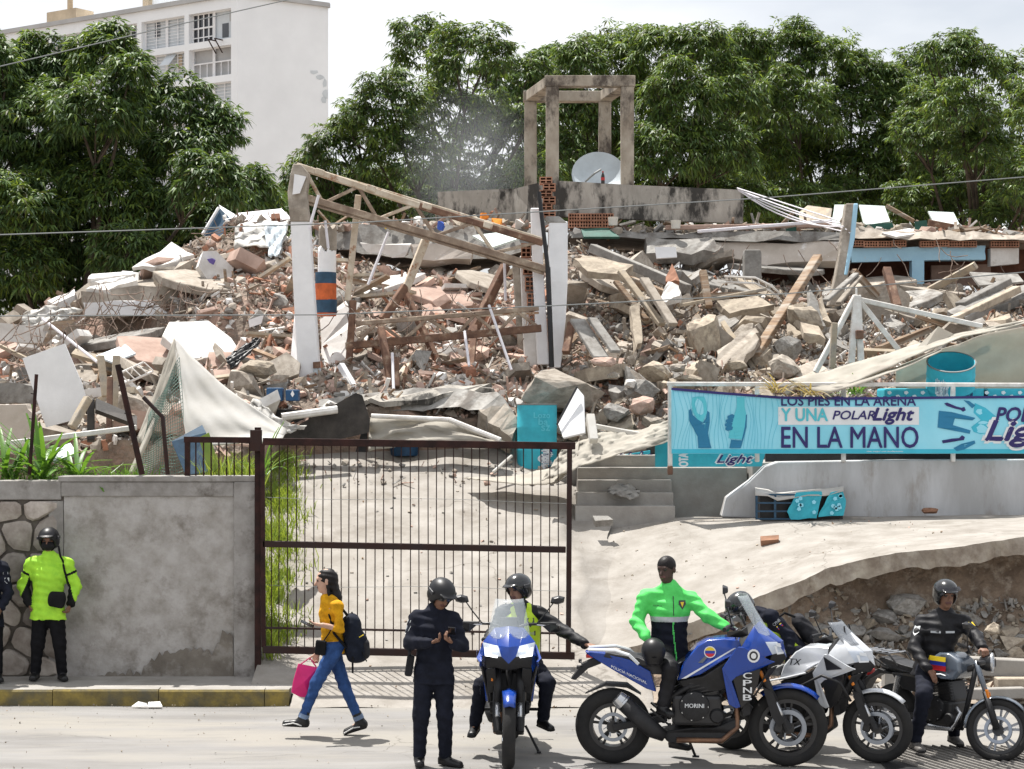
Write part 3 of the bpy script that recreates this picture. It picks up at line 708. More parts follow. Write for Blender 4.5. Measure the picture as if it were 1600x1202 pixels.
CN = {'conc': 'beige', 'concg': 'grey', 'plaster': 'white', 'sand': 'sandy', 'pink': 'pinkish', 'wood': 'brown wooden', 'woodpale': 'pale wooden', 'brick': 'red clay', 'rust': 'rusty'}
r3 = random.Random(77); LISTC = {}
def piece(px, t, kind, mk, size, rot=None, sc=(1, 1, 1), lift=.15):
    nm, lb, cat = KL[kind]; i = r3.randrange({'rock': 10, 'shard': 8, 'plank': 4, 'brick': 1}[kind])
    o = link(nm, tmesh(kind, i, mk)); o.location = heap(px, t) + Vector((0, 0, size * lift))
    o.rotation_euler = rot or (r3.gauss(0, .45) + (.35 if kind == 'shard' else 0), r3.gauss(0, .4), r3.uniform(0, 6.28)); o.scale = [size * k for k in sc]
    lab = lb.format(('small ' if size < .45 else 'large ' if size > .8 else '') + CN[mk]) + ' ' + region(px, t)
    tag(o, lab, cat, nm.replace('_', ' ') + 's ' + region(px, t)); return o
for k in range(60): piece(r3.uniform(0, 440), r3.uniform(.02, 1), 'shard', r3.choice(('plaster', 'conc', 'conc', 'pink')), r3.uniform(.5, 1.25))
for k in range(26): piece(r3.uniform(0, 440), r3.uniform(.02, 1), 'rock', r3.choice(('conc', 'concg', 'conc', 'pink')), r3.uniform(.3, .6))
for k in range(34): piece(r3.uniform(520, 850), r3.uniform(.25, 1), 'shard', r3.choice(('plaster', 'conc', 'pink', 'pink')), r3.uniform(.35, .75))
for k in range(16): piece(r3.uniform(480, 850), r3.uniform(.2, 1), 'rock', r3.choice(('conc', 'pink', 'concg')), r3.uniform(.3, .5))
for k in range(18): piece(r3.uniform(380, 860), r3.uniform(.2, 1), 'brick', 'brick', r3.uniform(.28, .4))
for k in range(24): piece(r3.uniform(20, 860), r3.uniform(.05, 1), 'plank', r3.choice(('wood', 'woodpale', 'woodpale')), r3.uniform(.8, 1.7))
for k in range(56): piece(r3.uniform(885, 1230), r3.uniform(.0, .45), 'rock', r3.choice(('conc', 'concg', 'sand', 'sand', 'pink')), r3.uniform(.28, .62))
for k in range(30): piece(r3.uniform(890, 1600), r3.uniform(.3, 1), 'rock', r3.choice(('conc', 'concg', 'sand')), r3.uniform(.3, .6))
for k in range(58): piece(r3.uniform(890, 1600), r3.uniform(.25, 1), 'shard', r3.choice(('concg', 'conc', 'conc', 'sand')), r3.uniform(.45, 1.15))
for k in range(14): piece(r3.uniform(880, 1600), r3.uniform(.2, 1), 'plank', r3.choice(('wood', 'woodpale', 'wood')), r3.uniform(.9, 1.9))

# ---- named pieces: outlines with their own depth and thickness
def plate(name, label, cat, pts, thick, m, jag=0., sub=0, group=None, par=None, bevel=0, n_hint=None, m2=None, rough_face=0.):
    q = [P(*p) if len(p) == 3 else Vector(p) for p in pts]; out_ = []
    rr = random.Random(hash(name + str(pts[0])) % 9999 if False else int(abs(pts[0][0] * 7 + pts[0][1] * 13)))
    for i in range(len(q)):
        a, b = q[i], q[(i + 1) % len(q)]; out_.append(a)
        for k in range(sub):
            v = a.lerp(b, (k + 1) / (sub + 1)); out_.append(v + Vector((rr.uniform(-1, 1), rr.uniform(-.4, .4), rr.uniform(-1, 1))) * jag)
    c = sum(out_, Vector()) / len(out_)
    N = Vector()
    for i in range(len(out_)):
        N += (out_[i] - c).cross(out_[(i + 1) % len(out_)] - c)
    N.normalize()
    if n_hint: N = Vector(n_hint)
    if N.y > 0 : N = -N
    base = c if par is None else Vector(par.location)
    n = len(out_); g = MB()
    top = [v - base for v in out_]; bot = [v - N * thick + Vector((rr.uniform(-1, 1), 0, rr.uniform(-1, 1))) * jag * .6 - base for v in out_]
    tr = tessellate_polygon([[Vector((v.dot(N.orthogonal().normalized()), v.dot(N.cross(N.orthogonal()).normalized()), 0)) for v in out_]])
    g.add(top + bot, [tuple(t) for t in tr], 0); o0 = 0
    g.f += [tuple(i + n for i in reversed(t)) for t in tr]; g.m += [0] * len(tr)
    for i in range(n): g.f.append((i, i + n, (i + 1) % n + n, (i + 1) % n)); g.m.append(1 if m2 else 0)
    o = g.obj(name, [MT[m], MT[m2]] if m2 else MT[m], par, bevel=bevel)
    if par is None: o.location = c; tag(o, label, cat, group)
    elif label: o['label'] = label
    return o
def beam(name, label, cat, a, b, w_, m, h_=None, group=None, par=None, up=(0, 0, 1), tube=False, bend=0):
    A, B = P(*a), P(*b); base = A.lerp(B, .5) if par is None else Vector(par.location); g = MB()
    if tube:
        pts = [A.lerp(B, t) + Vector((0, 0, -bend * 4 * t * (1 - t))) - base for t in frange(0, 1, 7 if bend else 2)]; g.tube(pts, w_ / 2, 8)
    else: g.bar(A - base, B - base, w_, h_ or w_, up=up)
    o = g.obj(name, MT[m], par, bevel=0 if tube else .01, seg=1, angle=40 if tube else None)
    if par is None: o.location = base; tag(o, label, cat, group)
    return o
def boulder(label, px, py, d, sx, sz, sy, m, seed, rot=0, nm='concrete_boulder', cat='boulder'):
    r_ = random.Random(seed); V, Fc = hull([tuple(Vector((r_.gauss(0, 1), r_.gauss(0, 1), r_.gauss(0, 1))).normalized() * r_.uniform(.8, 1.0)) for _ in range(22)])
    me = fast_mesh('boulder', V, Fc, [MT[m]]); bm = bmesh.new(); bm.from_mesh(me)
    bmesh.ops.subdivide_edges(bm, edges=bm.edges, cuts=2, use_grid_fill=True)
    for v in bm.verts:
        c = v.co; v.co += c.normalized() * (.05 * fold(c.x * 3, c.y * 3, c.z * 3, seed) + .025 * fold(c.x * 9, c.y * 9, c.z * 9, seed))
    bmesh.ops.triangulate(bm, faces=bm.faces); bm.to_mesh(me); bm.free()
    s_ = d / F; o = link(nm, me); o.location = P(px, py, d); o.scale = (sx * s_, sy, sz * s_); o.rotation_euler = (0, rot, 0)
    return tag(o, label, cat)

# right lower boulders
boulder('huge pale rounded boulder-like slab beside the cyan drum', 872, 612, 29.8, 74, 40, .5, 'conc', 3, .05)
boulder('brown sandy boulder lying near the banner post', 1022, 583, 30.2, 29, 20, .3, 'sand', 5, .2)
boulder('grey flat-topped boulder above the cream tarp', 962, 645, 29.1, 26, 17, .25, 'concg', 6)
boulder('pale pink block between grey boulders left of the banner', 1003, 634, 29.2, 24, 18, .25, 'pink', 8, -.3)
boulder('beige boulder at the foot of the rubble by the tarp end', 1020, 660, 29.0, 22, 14, .2, 'conc', 9, .1)
boulder('rounded grey boulder high on the stone pile left of the banner', 1005, 609, 29.8, 33, 20, .3, 'concg', 10)
boulder('round tan boulder under the banner rail height', 1148, 571, 30.2, 22, 13, .25, 'sand', 12)
boulder('large upright sandy slab block right of the stone pile', 1098, 530, 31.4, 33, 50, .35, 'sand', 13, .1)
boulder('grey cracked block leaning behind the upright sandy slab', 1160, 535, 31.8, 34, 36, .3, 'conc', 15, .5)
boulder('pale triangular block right of the slanting rusty beam', 1255, 500, 31.6, 38, 26, .3, 'sand', 16, .6)
boulder('brown boulder in shade below the pale triangular block', 1232, 545, 30.6, 24, 22, .25, 'concg', 17)
boulder('white angular block left of the white pole tripod', 1228, 575, 30.0, 32, 22, .25, 'conc', 18, .4)
boulder('grey knobbly chunk under the left bedsheet', 408, 405, 35.6, 34, 26, .4, 'pink', 19, .1)
boulder('large block at the foot of the left heap', 200, 640, 27.4, 40, 30, .3, 'conc', 20, .3)
for lab, px, py, sx, sz, m, sd in (('small round white stone by the tarp', 985, 600, 13, 9, 'plaster', 31), ('small pale stone beside the round boulder', 958, 588, 12, 8, 'conc', 32), ('long grey stone low beside the tarp post', 968, 668, 14, 8, 'concg', 33),
                               ('pink flat stone under the pier', 945, 566, 24, 10, 'pink', 34), ('cream stone at the base of the upright slab', 1060, 575, 18, 9, 'conc', 35), ('beige long stone beside banner top', 1075, 592, 26, 9, 'sand', 36)):
    boulder(lab, px, py, 29.6, sx, sz, .18, m, sd)
# left: white leaning board etc.
plate('leaning_board', 'large white board leaning at the lower left', 'board', [(35, 560, 25.5), (101, 537, 25.5), (128, 600, 25.5), (133, 618, 25.5), (120, 655, 25.5), (72, 668, 25.5)], .03, 'whitewall')
plate('roof_slab_edge', 'long broken slab edge with white plaster strip on the left heap', 'slab', [(126, 455, 33.5), (240, 448, 33.8), (350, 452, 34), (470, 456, 34), (474, 488, 34), (352, 494, 34), (250, 492, 33.8), (128, 494, 33.5)], 1.1, 'conc', jag=.05, sub=3, n_hint=(0, -1, 0))
plate('plaster_strip', 'white plaster strip on the broken slab edge', 'plaster', [(130, 473, 33.4), (180, 470, 33.5), (236, 468, 33.6), (262, 490, 33.6), (200, 493, 33.5), (132, 493, 33.4)], .04, 'whitewall', jag=.03, sub=1)
plate('plaster_patch', 'short white plaster patch right of the long strip', 'plaster', [(315, 478, 33.85), (345, 480, 33.85), (352, 495, 33.85), (318, 497, 33.85)], .04, 'whitewall')
plate('parapet_block', 'pale beam end sticking out at the far left edge', 'beam', [(-40, 500, 31), (70, 508, 31), (68, 536, 31), (-40, 528, 31)], .5, 'plaster', jag=.03, sub=2)
for lab, pts, m in (('topmost thin white slab on the left slab stack', [(137, 436, 34.2), (150, 429, 34.6), (205, 424, 35.0), (212, 428, 34.8), (175, 440, 34.2), (148, 440, 34.2)], 'plaster'),
                    ('long white slab lying under the topmost slab', [(134, 452, 33.6), (150, 447, 34), (208, 432, 34.6), (214, 438, 34.2), (170, 453, 33.6)], 'plaster'),
                    ('white slab sloping down at the left end of the stack', [(74, 470, 33.2), (116, 452, 33.8), (120, 460, 33.4), (88, 474, 33)], 'plaster'),
                    ('big cream slab tilted below the tree edge', [(206, 418, 35), (268, 378, 35.8), (303, 398, 35.4), (262, 412, 35)], 'plaster'),
                    ('broken cream slab right of the big tilted slab', [(292, 420, 34.8), (352, 395, 35.4), (370, 408, 35), (320, 424, 34.6)], 'conc'),
                    ('flat beige slab resting on the plaster edge', [(240, 436, 34.2), (300, 424, 34.8), (322, 434, 34.4), (262, 446, 34)], 'conc'),
                    ('salmon painted board lying below the slab edge', [(330, 510, 32.6), (342, 492, 32.8), (366, 489, 32.8), (356, 512, 32.6)], 'orange'),
                    ('small white tile standing in the brick rubble', [(388, 500, 32.4), (412, 492, 32.4), (408, 506, 32.4), (390, 512, 32.4)], 'whitewall')):
    plate('tilted_slab', lab, 'slab', pts, .09 if m in ('plaster', 'conc') else .03, m, jag=.04 if m in ('plaster', 'conc') else 0, sub=2 if m in ('plaster', 'conc') else 0)
plate('blue_board', 'dark blue panel with pale edge standing at the heap top', 'panel', [(318, 368, 36.6), (343, 325, 36.8), (360, 342, 36.6), (344, 374, 36.4)], .03, 'navyband')
beam('panel_edge', 'white trim along the dark blue panel', 'trim', (316, 367, 36.55), (342, 324, 36.75), .05, 'whitewall')
for lab, pts in (('white corrugated sheet on the heap top', [(342, 320, 37), (372, 338, 36.6), (352, 344, 36.6)]), ('pale roof sheet lying behind the white column', [(372, 333, 37), (440, 326, 37.2), (455, 342, 36.8), (380, 348, 36.6)])):
    plate('roof_sheet', lab, 'sheet', pts, .02, 'whitewall')
def cloth(name, label, cat, edgeA, edgeB, m, n1=14, n2=14, amp=.05, fr=5., thick=.012, sag=0.):
    """sheet between two polylines given in photo points with depth"""
    A = [P(*p) for p in edgeA]; B = [P(*p) for p in edgeB]
    def at(Lp, t):
        u = t * (len(Lp) - 1); i = min(int(u), len(Lp) - 2); return Lp[i].lerp(Lp[i + 1], u - i)
    c = sum(A + B, Vector()) / (len(A) + len(B)); rows = []
    for i in range(n1):
        t = i / (n1 - 1); a, b = at(A, t), at(B, t); row = []
        for j in range(n2):
            s_ = j / (n2 - 1); p = a.lerp(b, s_); p.z -= sag * 4 * s_ * (1 - s_)
            p += Vector((.2 * amp * fold(s_ * fr, t * fr * 2, 1), amp * fold(t * fr, s_ * fr * 1.3, 0, len(label)), amp * .4 * fold(t * fr * 1.4, s_ * fr * .8, 5)))
            row.append(p - c)
        rows.append(row)
    g = MB(); g.sheet(rows); o = g.obj(name, MT[m], smooth=True, solid=thick); o.location = c; return tag(o, label, cat)
cloth('bed_sheet', 'crumpled pale grey sheet draped over the heap left of the column', 'sheet', [(368, 352, 36), (410, 346, 36.2), (452, 346, 36)], [(366, 388, 35.2), (412, 384, 35), (440, 402, 35)], 'tarpwhite', amp=.12, fr=6)
cloth('bed_sheet', 'white sheet hanging low beside the tall white column', 'sheet', [(412, 350, 35.6), (450, 348, 35.8)], [(420, 402, 34.8), (436, 400, 34.8)], 'dish', amp=.08)
cloth('plastic_bundle', 'clear plastic wrapped bundle at the left slab end', 'bundle', [(36, 490, 32), (76, 478, 32.2), (130, 484, 32.3)], [(34, 520, 31.6), (66, 522, 31.6), (84, 505, 31.8)], 'tarpwhite', amp=.1, fr=7)
beam('white_rod', 'thin white rod slanting over the left cavity', 'rod', (66, 498, 31), (152, 566, 30.2), .05, 'rope', tube=True)
plate('brown_board', 'dark brown board leaning under the left slab', 'board', [(64, 545, 30.6), (82, 503, 31), (120, 500, 31.4), (92, 520, 31)], .04, 'wood')
plate('steel_sheet', 'grey corrugated steel sheet in the left cavity', 'sheet', [(150, 556, 30.6), (196, 538, 31), (212, 552, 30.6), (176, 566, 30.2)], .03, 'dish')
for lab, a, b in (('left of two splintered pale timbers standing before the heap', (157, 556, 27), (165, 620, 26.8)), ('right of two splintered pale timbers standing before the heap', (182, 556, 27), (178, 640, 26.8))):
    beam('timber', lab, 'timber', a, b, .10, 'woodpale', .06)
lad = thing('slatted_bed', 'white slatted metal frame lying below the left cavity', 'frame', P(195, 580, 28.6))
for a, b in (((168, 592), (225, 566)), ((182, 606), (240, 580))): beam('rail', None, None, (*a, 28.5), (*b, 28.7), .035, 'railwhite', par=lad)
for k in range(7): t = k / 6; beam('slat', None, None, (168 + 57 * t, 592 - 26 * t, 28.5), (182 + 58 * t, 606 - 26 * t, 28.5), .02, 'railwhite', par=lad)
cloth('black_plastic_sheet', 'crumpled black plastic strip on the red brick rubble', 'plastic', [(402, 528, 30.6), (380, 540, 30.4), (352, 560, 30)], [(408, 534, 30.4), (390, 552, 30.2), (362, 578, 29.8)], 'black', amp=.06, fr=8)
boulder('pale rounded concrete drum piece low in the brick rubble', 402, 576, 29.6, 34, 18, .3, 'sand', 41, nm='concrete_lump', cat='lump')
bx = thing('blue_crate', 'small blue plastic crate at the foot of the tall white column', 'crate', P(443, 627, 29))
for a, b in (((416, 606, 28.9), (444, 627, 29.15)), ((446, 609, 28.9), (469, 627, 29.15))):
    A, B = P(*a), P(*b); g = MB(); wbox(g, A, B); wobj(g, 'box', MT['bluebox'], bx, bevel=.02)
for px in (430, 457): plate('emblem', None, None, [(px - 3, 616, 28.89), (px, 610, 28.89), (px + 3, 616, 28.89), (px, 621, 28.89)], .005, 'whitewall', par=bx)
# lower left junk behind the wall
plate('dark_table_top', 'dark brown plank panel lying behind the left wall', 'panel', [(150, 622, 25.4), (214, 650, 25.4), (214, 664, 25.2), (150, 640, 25.2)], .06, 'darkpanel')
for lab, a, b, w_, m in (('white pole lying across behind the left wall', (-20, 697, 24.4), (214, 668, 24.6), .07, 'railwhite'), ('pale timber leaning by the white board', (112, 668, 25), (138, 622, 25.2), .10, 'woodpale'),
                         ('brown post of a broken frame behind the white board', (142, 625, 25.5), (142, 690, 25.3), .10, 'darkpanel'), ('weathered post right of the broken frame', (172, 590, 26), (170, 690, 25.6), .08, 'rust'),
                         ('horizontal brown rail behind the leaning board', (140, 630, 25.5), (210, 652, 25.4), .07, 'wood'), ('beige pipe lying toward the netting', (205, 740, 23.6), (250, 640, 24.2), .06, 'tarp')):
    beam('pole', lab, 'pole', a, b, w_, m)
plate('low_wall', 'low pale broken wall behind the plants at the left edge', 'wall', [(-60, 632, 25.2), (40, 632, 25.2), (52, 650, 25.2), (50, 700, 25.2), (-60, 700, 25.2)], .25, 'beige', jag=.02, sub=2)
plate('low_wall', 'dark stained low wall at the left edge above the pale one', 'wall', [(-60, 592, 26), (20, 598, 26), (58, 604, 26), (60, 632, 26), (-60, 632, 26)], .3, 'concg', jag=.03, sub=2)
plate('radiator_grille', 'grey ribbed metal grille lying by the plants', 'grille', [(72, 706, 23.9), (110, 692, 24.1), (120, 708, 23.9), (84, 720, 23.8)], .05, 'dish')
# ---- tall white column with broken capital, leaning
def quadcol(name, label, cat, pts_lr, depth, m, par=None, bevel=.015, lab2=None):
    """pts_lr: rows (left px, right px, y, d) top to bottom"""
    base = P((pts_lr[-1][0] + pts_lr[-1][1]) / 2, pts_lr[-1][2], pts_lr[-1][3]) if par is None else Vector(par.location)
    g = MB(); n = len(pts_lr)
    for l, r_, y, d in pts_lr:
        a, b = P(l, y, d), P(r_, y, d); g.v += [tuple(q - base) for q in (a, b, b + Vector((0, depth, 0)), a + Vector((0, depth, 0)))]
    for i in range(n - 1):
        for k in range(4): g.f.append((4 * i + k, 4 * i + (k + 1) % 4, 4 * i + 4 + (k + 1) % 4, 4 * i + 4 + k)); g.m.append(0)
    g.f += [(0, 1, 2, 3), (4 * n - 1, 4 * n - 2, 4 * n - 3, 4 * n - 4)]; g.m += [0, 0]
    o = g.obj(name, MT[m], par, bevel=bevel, seg=1)
    if par is None: o.location = base; tag(o, label, cat)
    return o
tc_ = thing('tall_column', 'tall white leaning column carrying the left end of the roof truss', 'column', P(486, 622, 30.6))
quadcol('shaft', None, None, [(454, 483, 346, 30.5), (457, 488, 430, 30.5), (464, 497, 560, 30.5), (470, 502, 622, 30.5)], .34, 'whitewall', tc_)
quadcol('broken_head', None, None, [(458, 470, 256, 30.5), (454, 482, 270, 30.48), (449, 478, 300, 30.5), (451, 480, 325, 30.46), (453, 484, 346, 30.48)], .36, 'conc', tc_)
plate('plaster', None, None, [(460, 272, 30.42), (478, 276, 30.42), (468, 302, 30.42), (457, 304, 30.42)], .05, 'whitewall', par=tc_)
quadcol('grey_base', None, None, [(489, 501, 575, 30.47), (491, 503, 622, 30.47)], .1, 'dish', tc_)
plate('rust_plate', None, None, [(489, 566, 30.45), (500, 565, 30.45), (501, 575, 30.45), (489, 576, 30.45)], .02, 'rust', par=tc_)
cc = thing('round_column', 'broken round column with orange and navy painted bands', 'column', P(518, 612, 31.4))
base = Vector(cc.location); g = MB(); r_ = 17.5 / F * 31.4
def cyl(par, name, px, y0, y1, d, rpx, m, n=20, jag=0., rpx2=None, lean=0):
    g = MB(); b0 = Vector(par.location); A = P(px + lean, y1, d) - b0; B = P(px, y0, d) - b0; k = 8
    for i in range(k):
        c = A.lerp(B, i / (k - 1)); rr = lerp(rpx2 or rpx, rpx, i / (k - 1)) / F * d
        for j in range(n):
            a = 6.2832 * j / n; z = c.z + (jag * fold(j * 1.3, i) if i == k - 1 else 0); g.v.append((c.x + rr * math.cos(a), c.y + rr * math.sin(a), z))
    for i in range(k - 1):
        for j in range(n): g.f.append((i * n + j, i * n + (j + 1) % n, (i + 1) * n + (j + 1) % n, (i + 1) * n + j)); g.m.append(0)
    g.f += [tuple(reversed(range(n))), tuple(range((k - 1) * n, k * n))]; g.m += [0, 0]
    return g.obj(name, MT[m], par, angle=45)
cyl(cc, 'top', 512, 356, 392, 31.4, 14, 'conc', jag=.06); cyl(cc, 'shaft', 511, 390, 428, 31.4, 14.3, 'whitewall', jag=.08)
cyl(cc, 'navy_band', 509, 426, 444, 31.4, 16.5, 'navyband'); cyl(cc, 'orange_band', 509, 443.5, 469, 31.4, 16.7, 'orange')
cyl(cc, 'navy_band', 510, 468.5, 489, 31.4, 16.5, 'navyband'); cyl(cc, 'base_ring', 510, 488.5, 494, 31.4, 15.5, 'orange')
for k, (pts, m) in enumerate((([(444, 622, 31), (462, 470, 31.6), (470, 500, 31.2), (478, 622, 30.8)], 'whitewall'), ([(500, 500, 31.8), (540, 470, 32), (548, 500, 31.8), (540, 545, 31.4), (545, 600, 31), (528, 612, 30.9), (502, 614, 30.9)], 'plaster'))):
    plate('broken_wall_pier', ('white broken pier base left of the tall white column', 'cracked white wall piece below the banded round column')[k], 'wall', pts, .35, m, jag=.06, sub=2)
beam('white_lath', 'white lath leaning low right of the round column', 'lath', (532, 570, 30.4), (552, 604, 30.2), .10, 'whitewall')
# ---- roof truss (top chord, bottom chord, web members), hanging from the column to the right pier
tr = thing('roof_truss', 'rusty cream lattice roof truss sloping down from the tall column', 'truss', P(650, 400, 31))
def tp(px, py, dd=0): return (px, py, 30.8 + (px - 460) / 400 * .9 + dd)
def tbeam(nm, a, b, w_, m, **k): return beam(nm, None, None, tp(*a), tp(*b), w_, m, par=tr, **k)
TOPC = lambda px: lerp(262, 382, (px - 466) / 380); BOT = lambda px: lerp(308, 420, (px - 470) / 388)
tbeam('top_chord', (463, 259), (655, 322), .10, 'rustcream'); tbeam('top_chord', (655, 322), (848, 380), .10, 'rust'); tbeam('top_chord_flange', (480, 262), (848, 374), .05, 'rustcream')
tbeam('bottom_chord', (468, 306), (860, 423), .11, 'trussbrown')
tbeam('bottom_chord_flange', (480, 318), (850, 428), .04, 'trussbrown')
xs_ = [476, 505, 560, 590, 648, 680, 740, 772, 838]
for i in range(len(xs_) - 1):
    a, b = xs_[i], xs_[i + 1]
    tbeam('web', (a, TOPC(a) if i % 2 == 0 else BOT(a)), (b, BOT(b) if i % 2 == 0 else TOPC(b)), .055, 'trussbrown' if i % 3 else 'rustcream')
for px in (492, 572, 660, 755): tbeam('gusset', (px, TOPC(px) - 3, -.03), (px + 14, TOPC(px + 14) - 3, -.03), .10, 'rustcream')
tr2 = thing('fallen_truss', 'second rusty lattice girder fallen across the middle of the rubble', 'truss', P(690, 530, 31))
def t2(nm, a, b, w_, m): return beam(nm, None, None, (*a, 31.2), (*b, 31.2), w_, m, par=tr2)
t2('bottom_chord', (540, 541), (846, 513), .12, 'rust'); t2('top_chord', (556, 506), (842, 482), .075, 'trussbrown'); t2('top_chord', (600, 500), (842, 489), .04, 'rustcream')
zz = [(556, 538), (590, 503), (630, 533), (668, 498), (712, 526), (742, 492), (776, 521), (808, 487), (842, 512)]
for a, b in zip(zz, zz[1:]): t2('web', a, b, .055, 'trussbrown')
for lab, a, b, w_, m in (('cream steel post hanging from the truss right of the banded column', (560, 305, 31.3), (543, 470, 31.3), .10, 'rustcream'), ('rusted foot of the hanging steel post', (552, 470, 31.3), (543, 600, 31.1), .11, 'rust'),
                         ('bent rusty post standing mid rubble under the truss', (665, 375, 31.9), (633, 455, 31.8), .13, 'rustcream'), ('rusty post continuing down from the bent cream post', (634, 447, 31.8), (598, 500, 31.6), .13, 'rust'),
                         ('rusty upright left of centre below the fallen girder', (595, 512, 31.0), (612, 606, 30.4), .11, 'rust'), ('rusty brace crossing behind the fallen girder', (632, 455, 32.2), (692, 583, 31.5), .10, 'rust'),
                         ('pale brace slanting down left under the fallen girder', (660, 543, 31.5), (622, 592, 30.6), .10, 'rustcream'), ('tall rusty post leaning right under the truss end', (790, 415, 32.6), (738, 520, 32.2), .14, 'rust'),
                         ('rusty leg below the leaning post', (742, 510, 31.8), (736, 578, 31.2), .10, 'rust'), ('upright rusty stub at the centre bottom', (618, 560, 30.6), (620, 606, 30.3), .10, 'rust')):
    beam('steel_post', lab, 'post', a, b, w_, m)
for lab, a, b in (('white plastic pipe leaning from the truss bottom chord', (607, 363, 31.6), (575, 445, 31.4)), ('white pipe hanging beside the tall column', (498, 305, 30.2), (483, 358, 30.2)), ('white pipe slanting right of the fallen girder', (764, 477, 31), (799, 578, 30.6)),
                  ('short white pipe standing mid right', (726, 518, 31), (733, 572, 30.6)), ('white pipe upright at centre bottom', (613, 552, 30.2), (615, 608, 29.8)), ('thin white tube hanging over the banded column', (508, 345, 30.8), (513, 388, 30.8)), ('white tube upright left of the right pier', (788, 405, 32), (790, 470, 32))):
    beam('white_pipe', lab, 'pipe', a, b, .045, 'rope', tube=True)
# ---- right pier group
wp = thing('white_pier', 'tall white wall pier with hollow brick core at the centre', 'pier', P(865, 580, 31.5))
quadcol('pier', None, None, [(858, 887, 346, 31.6), (856, 887, 440, 31.5), (857, 884, 500, 31.5), (862, 876, 575, 31.4)], .3, 'whitewall', wp)
quadcol('pier_top', None, None, [(852, 874, 338, 31.62), (856, 886, 348, 31.58)], .28, 'concg', wp)
quadcol('side_pier', None, None, [(829, 846, 325, 31.9), (832, 849, 420, 31.8), (836, 854, 500, 31.7), (840, 858, 570, 31.6)], .3, 'whitewall', wp)
quadcol('low_pier', None, None, [(812, 834, 400, 32.2), (816, 838, 500, 32), (820, 842, 585, 31.8)], .3, 'plaster', wp)
quadcol('grey_face', None, None, [(800, 812, 410, 32.4), (806, 818, 500, 32.2), (812, 824, 590, 32)], .25, 'conc', wp)
beam('black_pipe', 'black bent downpipe running down the white pier', 'pipe', (842, 300, 31.3), (856, 420, 31.2), .07, 'black', tube=True)
beam('black_pipe', 'lower length of the black downpipe on the pier', 'pipe', (856, 418, 31.2), (862, 574, 31.1), .085, 'black', tube=True)
def hollow_brick(par, px, py, d, w_=.30, h_=.20, cols=3, rows_=3, dep=.2, rot=0):
    """clay block with open cells facing the street"""
    g = MB(); c = P(px, py, d) - (Vector(par.location) if par else Vector()); E = Matrix.Rotation(rot, 3, 'Y'); t = .018
    for i in range(cols + 1): g.box(c + E @ Vector((lerp(-w_ / 2, w_ / 2, i / cols), 0, 0)), (t, dep, h_ + t), rot=E, m=0)
    for j in range(rows_ + 1):
        for i in range(cols): g.box(c + E @ Vector((lerp(-w_ / 2, w_ / 2, (i + .5) / cols), 0, lerp(-h_ / 2, h_ / 2, j / rows_))), (w_ / cols - t, dep, t), rot=E, m=0)
    g.box(c + E @ Vector((0, dep / 2 - .01, 0)), (w_ - t, .02, h_ - t), rot=E, m=1)
    return g.obj('brick', [MT['brick'], MT['brickshade']], par)
for k in range(6): hollow_brick(wp, 853 + (k % 2) * 5, 283 + k * 10.2, 31.75, .19, .10, 2, 2)
for k in range(5): hollow_brick(wp, 822 + k * 3, 392 + k * 26, 32.05, .15, .22, 2, 3)
# parapets and the roof tower
for lab, pts in (('blackened concrete parapet left of the roof tower', [(684, 300, 38.2), (800, 295, 38.2), (800, 346, 38.2), (684, 345, 38.2)]), ('short angled parapet joining the roof tower', [(800, 296, 38.2), (832, 288, 37.2), (846, 285, 37), (846, 345, 37), (800, 346, 38.2)]),
                 ('long blackened concrete parapet under the satellite dish', [(862, 282, 37), (985, 289, 37), (1162, 297, 37), (1161, 349, 37), (1000, 343, 37), (866, 338, 37)])):
    plate('parapet_wall', lab, 'wall', pts, .22, 'moss')
tw = thing('roof_tower', 'open concrete frame of four posts standing on the collapsed roof', 'tower', P(905, 288, 38))
cp = {'a': (863, 37.35), 'b': (980, 37.35), 'c': (829, 39.2), 'd': (945, 39.2)}; ztop = H + 510 / F * 37.35
def colb(k, z0):
    px, d = cp[k]; x = (px - 800) / F * d; g = MB(); g.box((x, d, (z0 + ztop - .205) / 2), (.25, .25, ztop - .205 - z0)); wobj(g, 'post', MT['tower'], tw, bevel=.015)
zb_ = H + (630 - 287) / F * 37.35
colb('a', zb_ - .1); colb('b', zb_ - .05); colb('c', zb_ - .9); colb('d', zb_ - .4)
def C_(k): px, d = cp[k]; return Vector(((px - 800) / F * d, d, ztop - .14))
for a, b in (('a', 'b'), ('c', 'd')): g = MB(); e = (C_(b) - C_(a)).normalized() * .15; g.bar(C_(a) - e + Vector((0, 0, .04)), C_(b) + e + Vector((0, 0, .04)), .28, .21); wobj(g, 'beam', MT['tower'], tw, bevel=.012)
for a, b in (('a', 'c'), ('b', 'd')): g = MB(); e = (C_(b) - C_(a)).normalized() * .16; g.bar(C_(a) + e + Vector((0, 0, .04)), C_(b) - e + Vector((0, 0, .04)), .26, .20); wobj(g, 'beam', MT['tower'], tw, bevel=.012)
ds = thing('satellite_dish', 'pale round satellite dish lying on the roof parapet', 'dish', P(936, 284, 37.45))
g = MB(); Rr = 43 / F * 37.1; prof = [(Rr * k / 8, .16 * (k / 8) ** 2 - .1) for k in range(9)] + [(Rr, .05), (Rr * .97, .03)] + [(Rr * k / 8, .16 * (k / 8) ** 2 - .125) for k in range(7, -1, -1)]
g.lathe(prof, 32, Matrix.Translation((0, .15, .13)) @ Euler((R(62), 0, 0)).to_matrix().to_4x4()); g.obj('reflector', MT['dish'], ds, angle=50)
g = MB(); g.tube([(-.28, -.25, -.03), (-.1, -.35, .12), (0.02, -.3, .2)], .02, 6); g.obj('feed_arm', MT['wire'], ds)
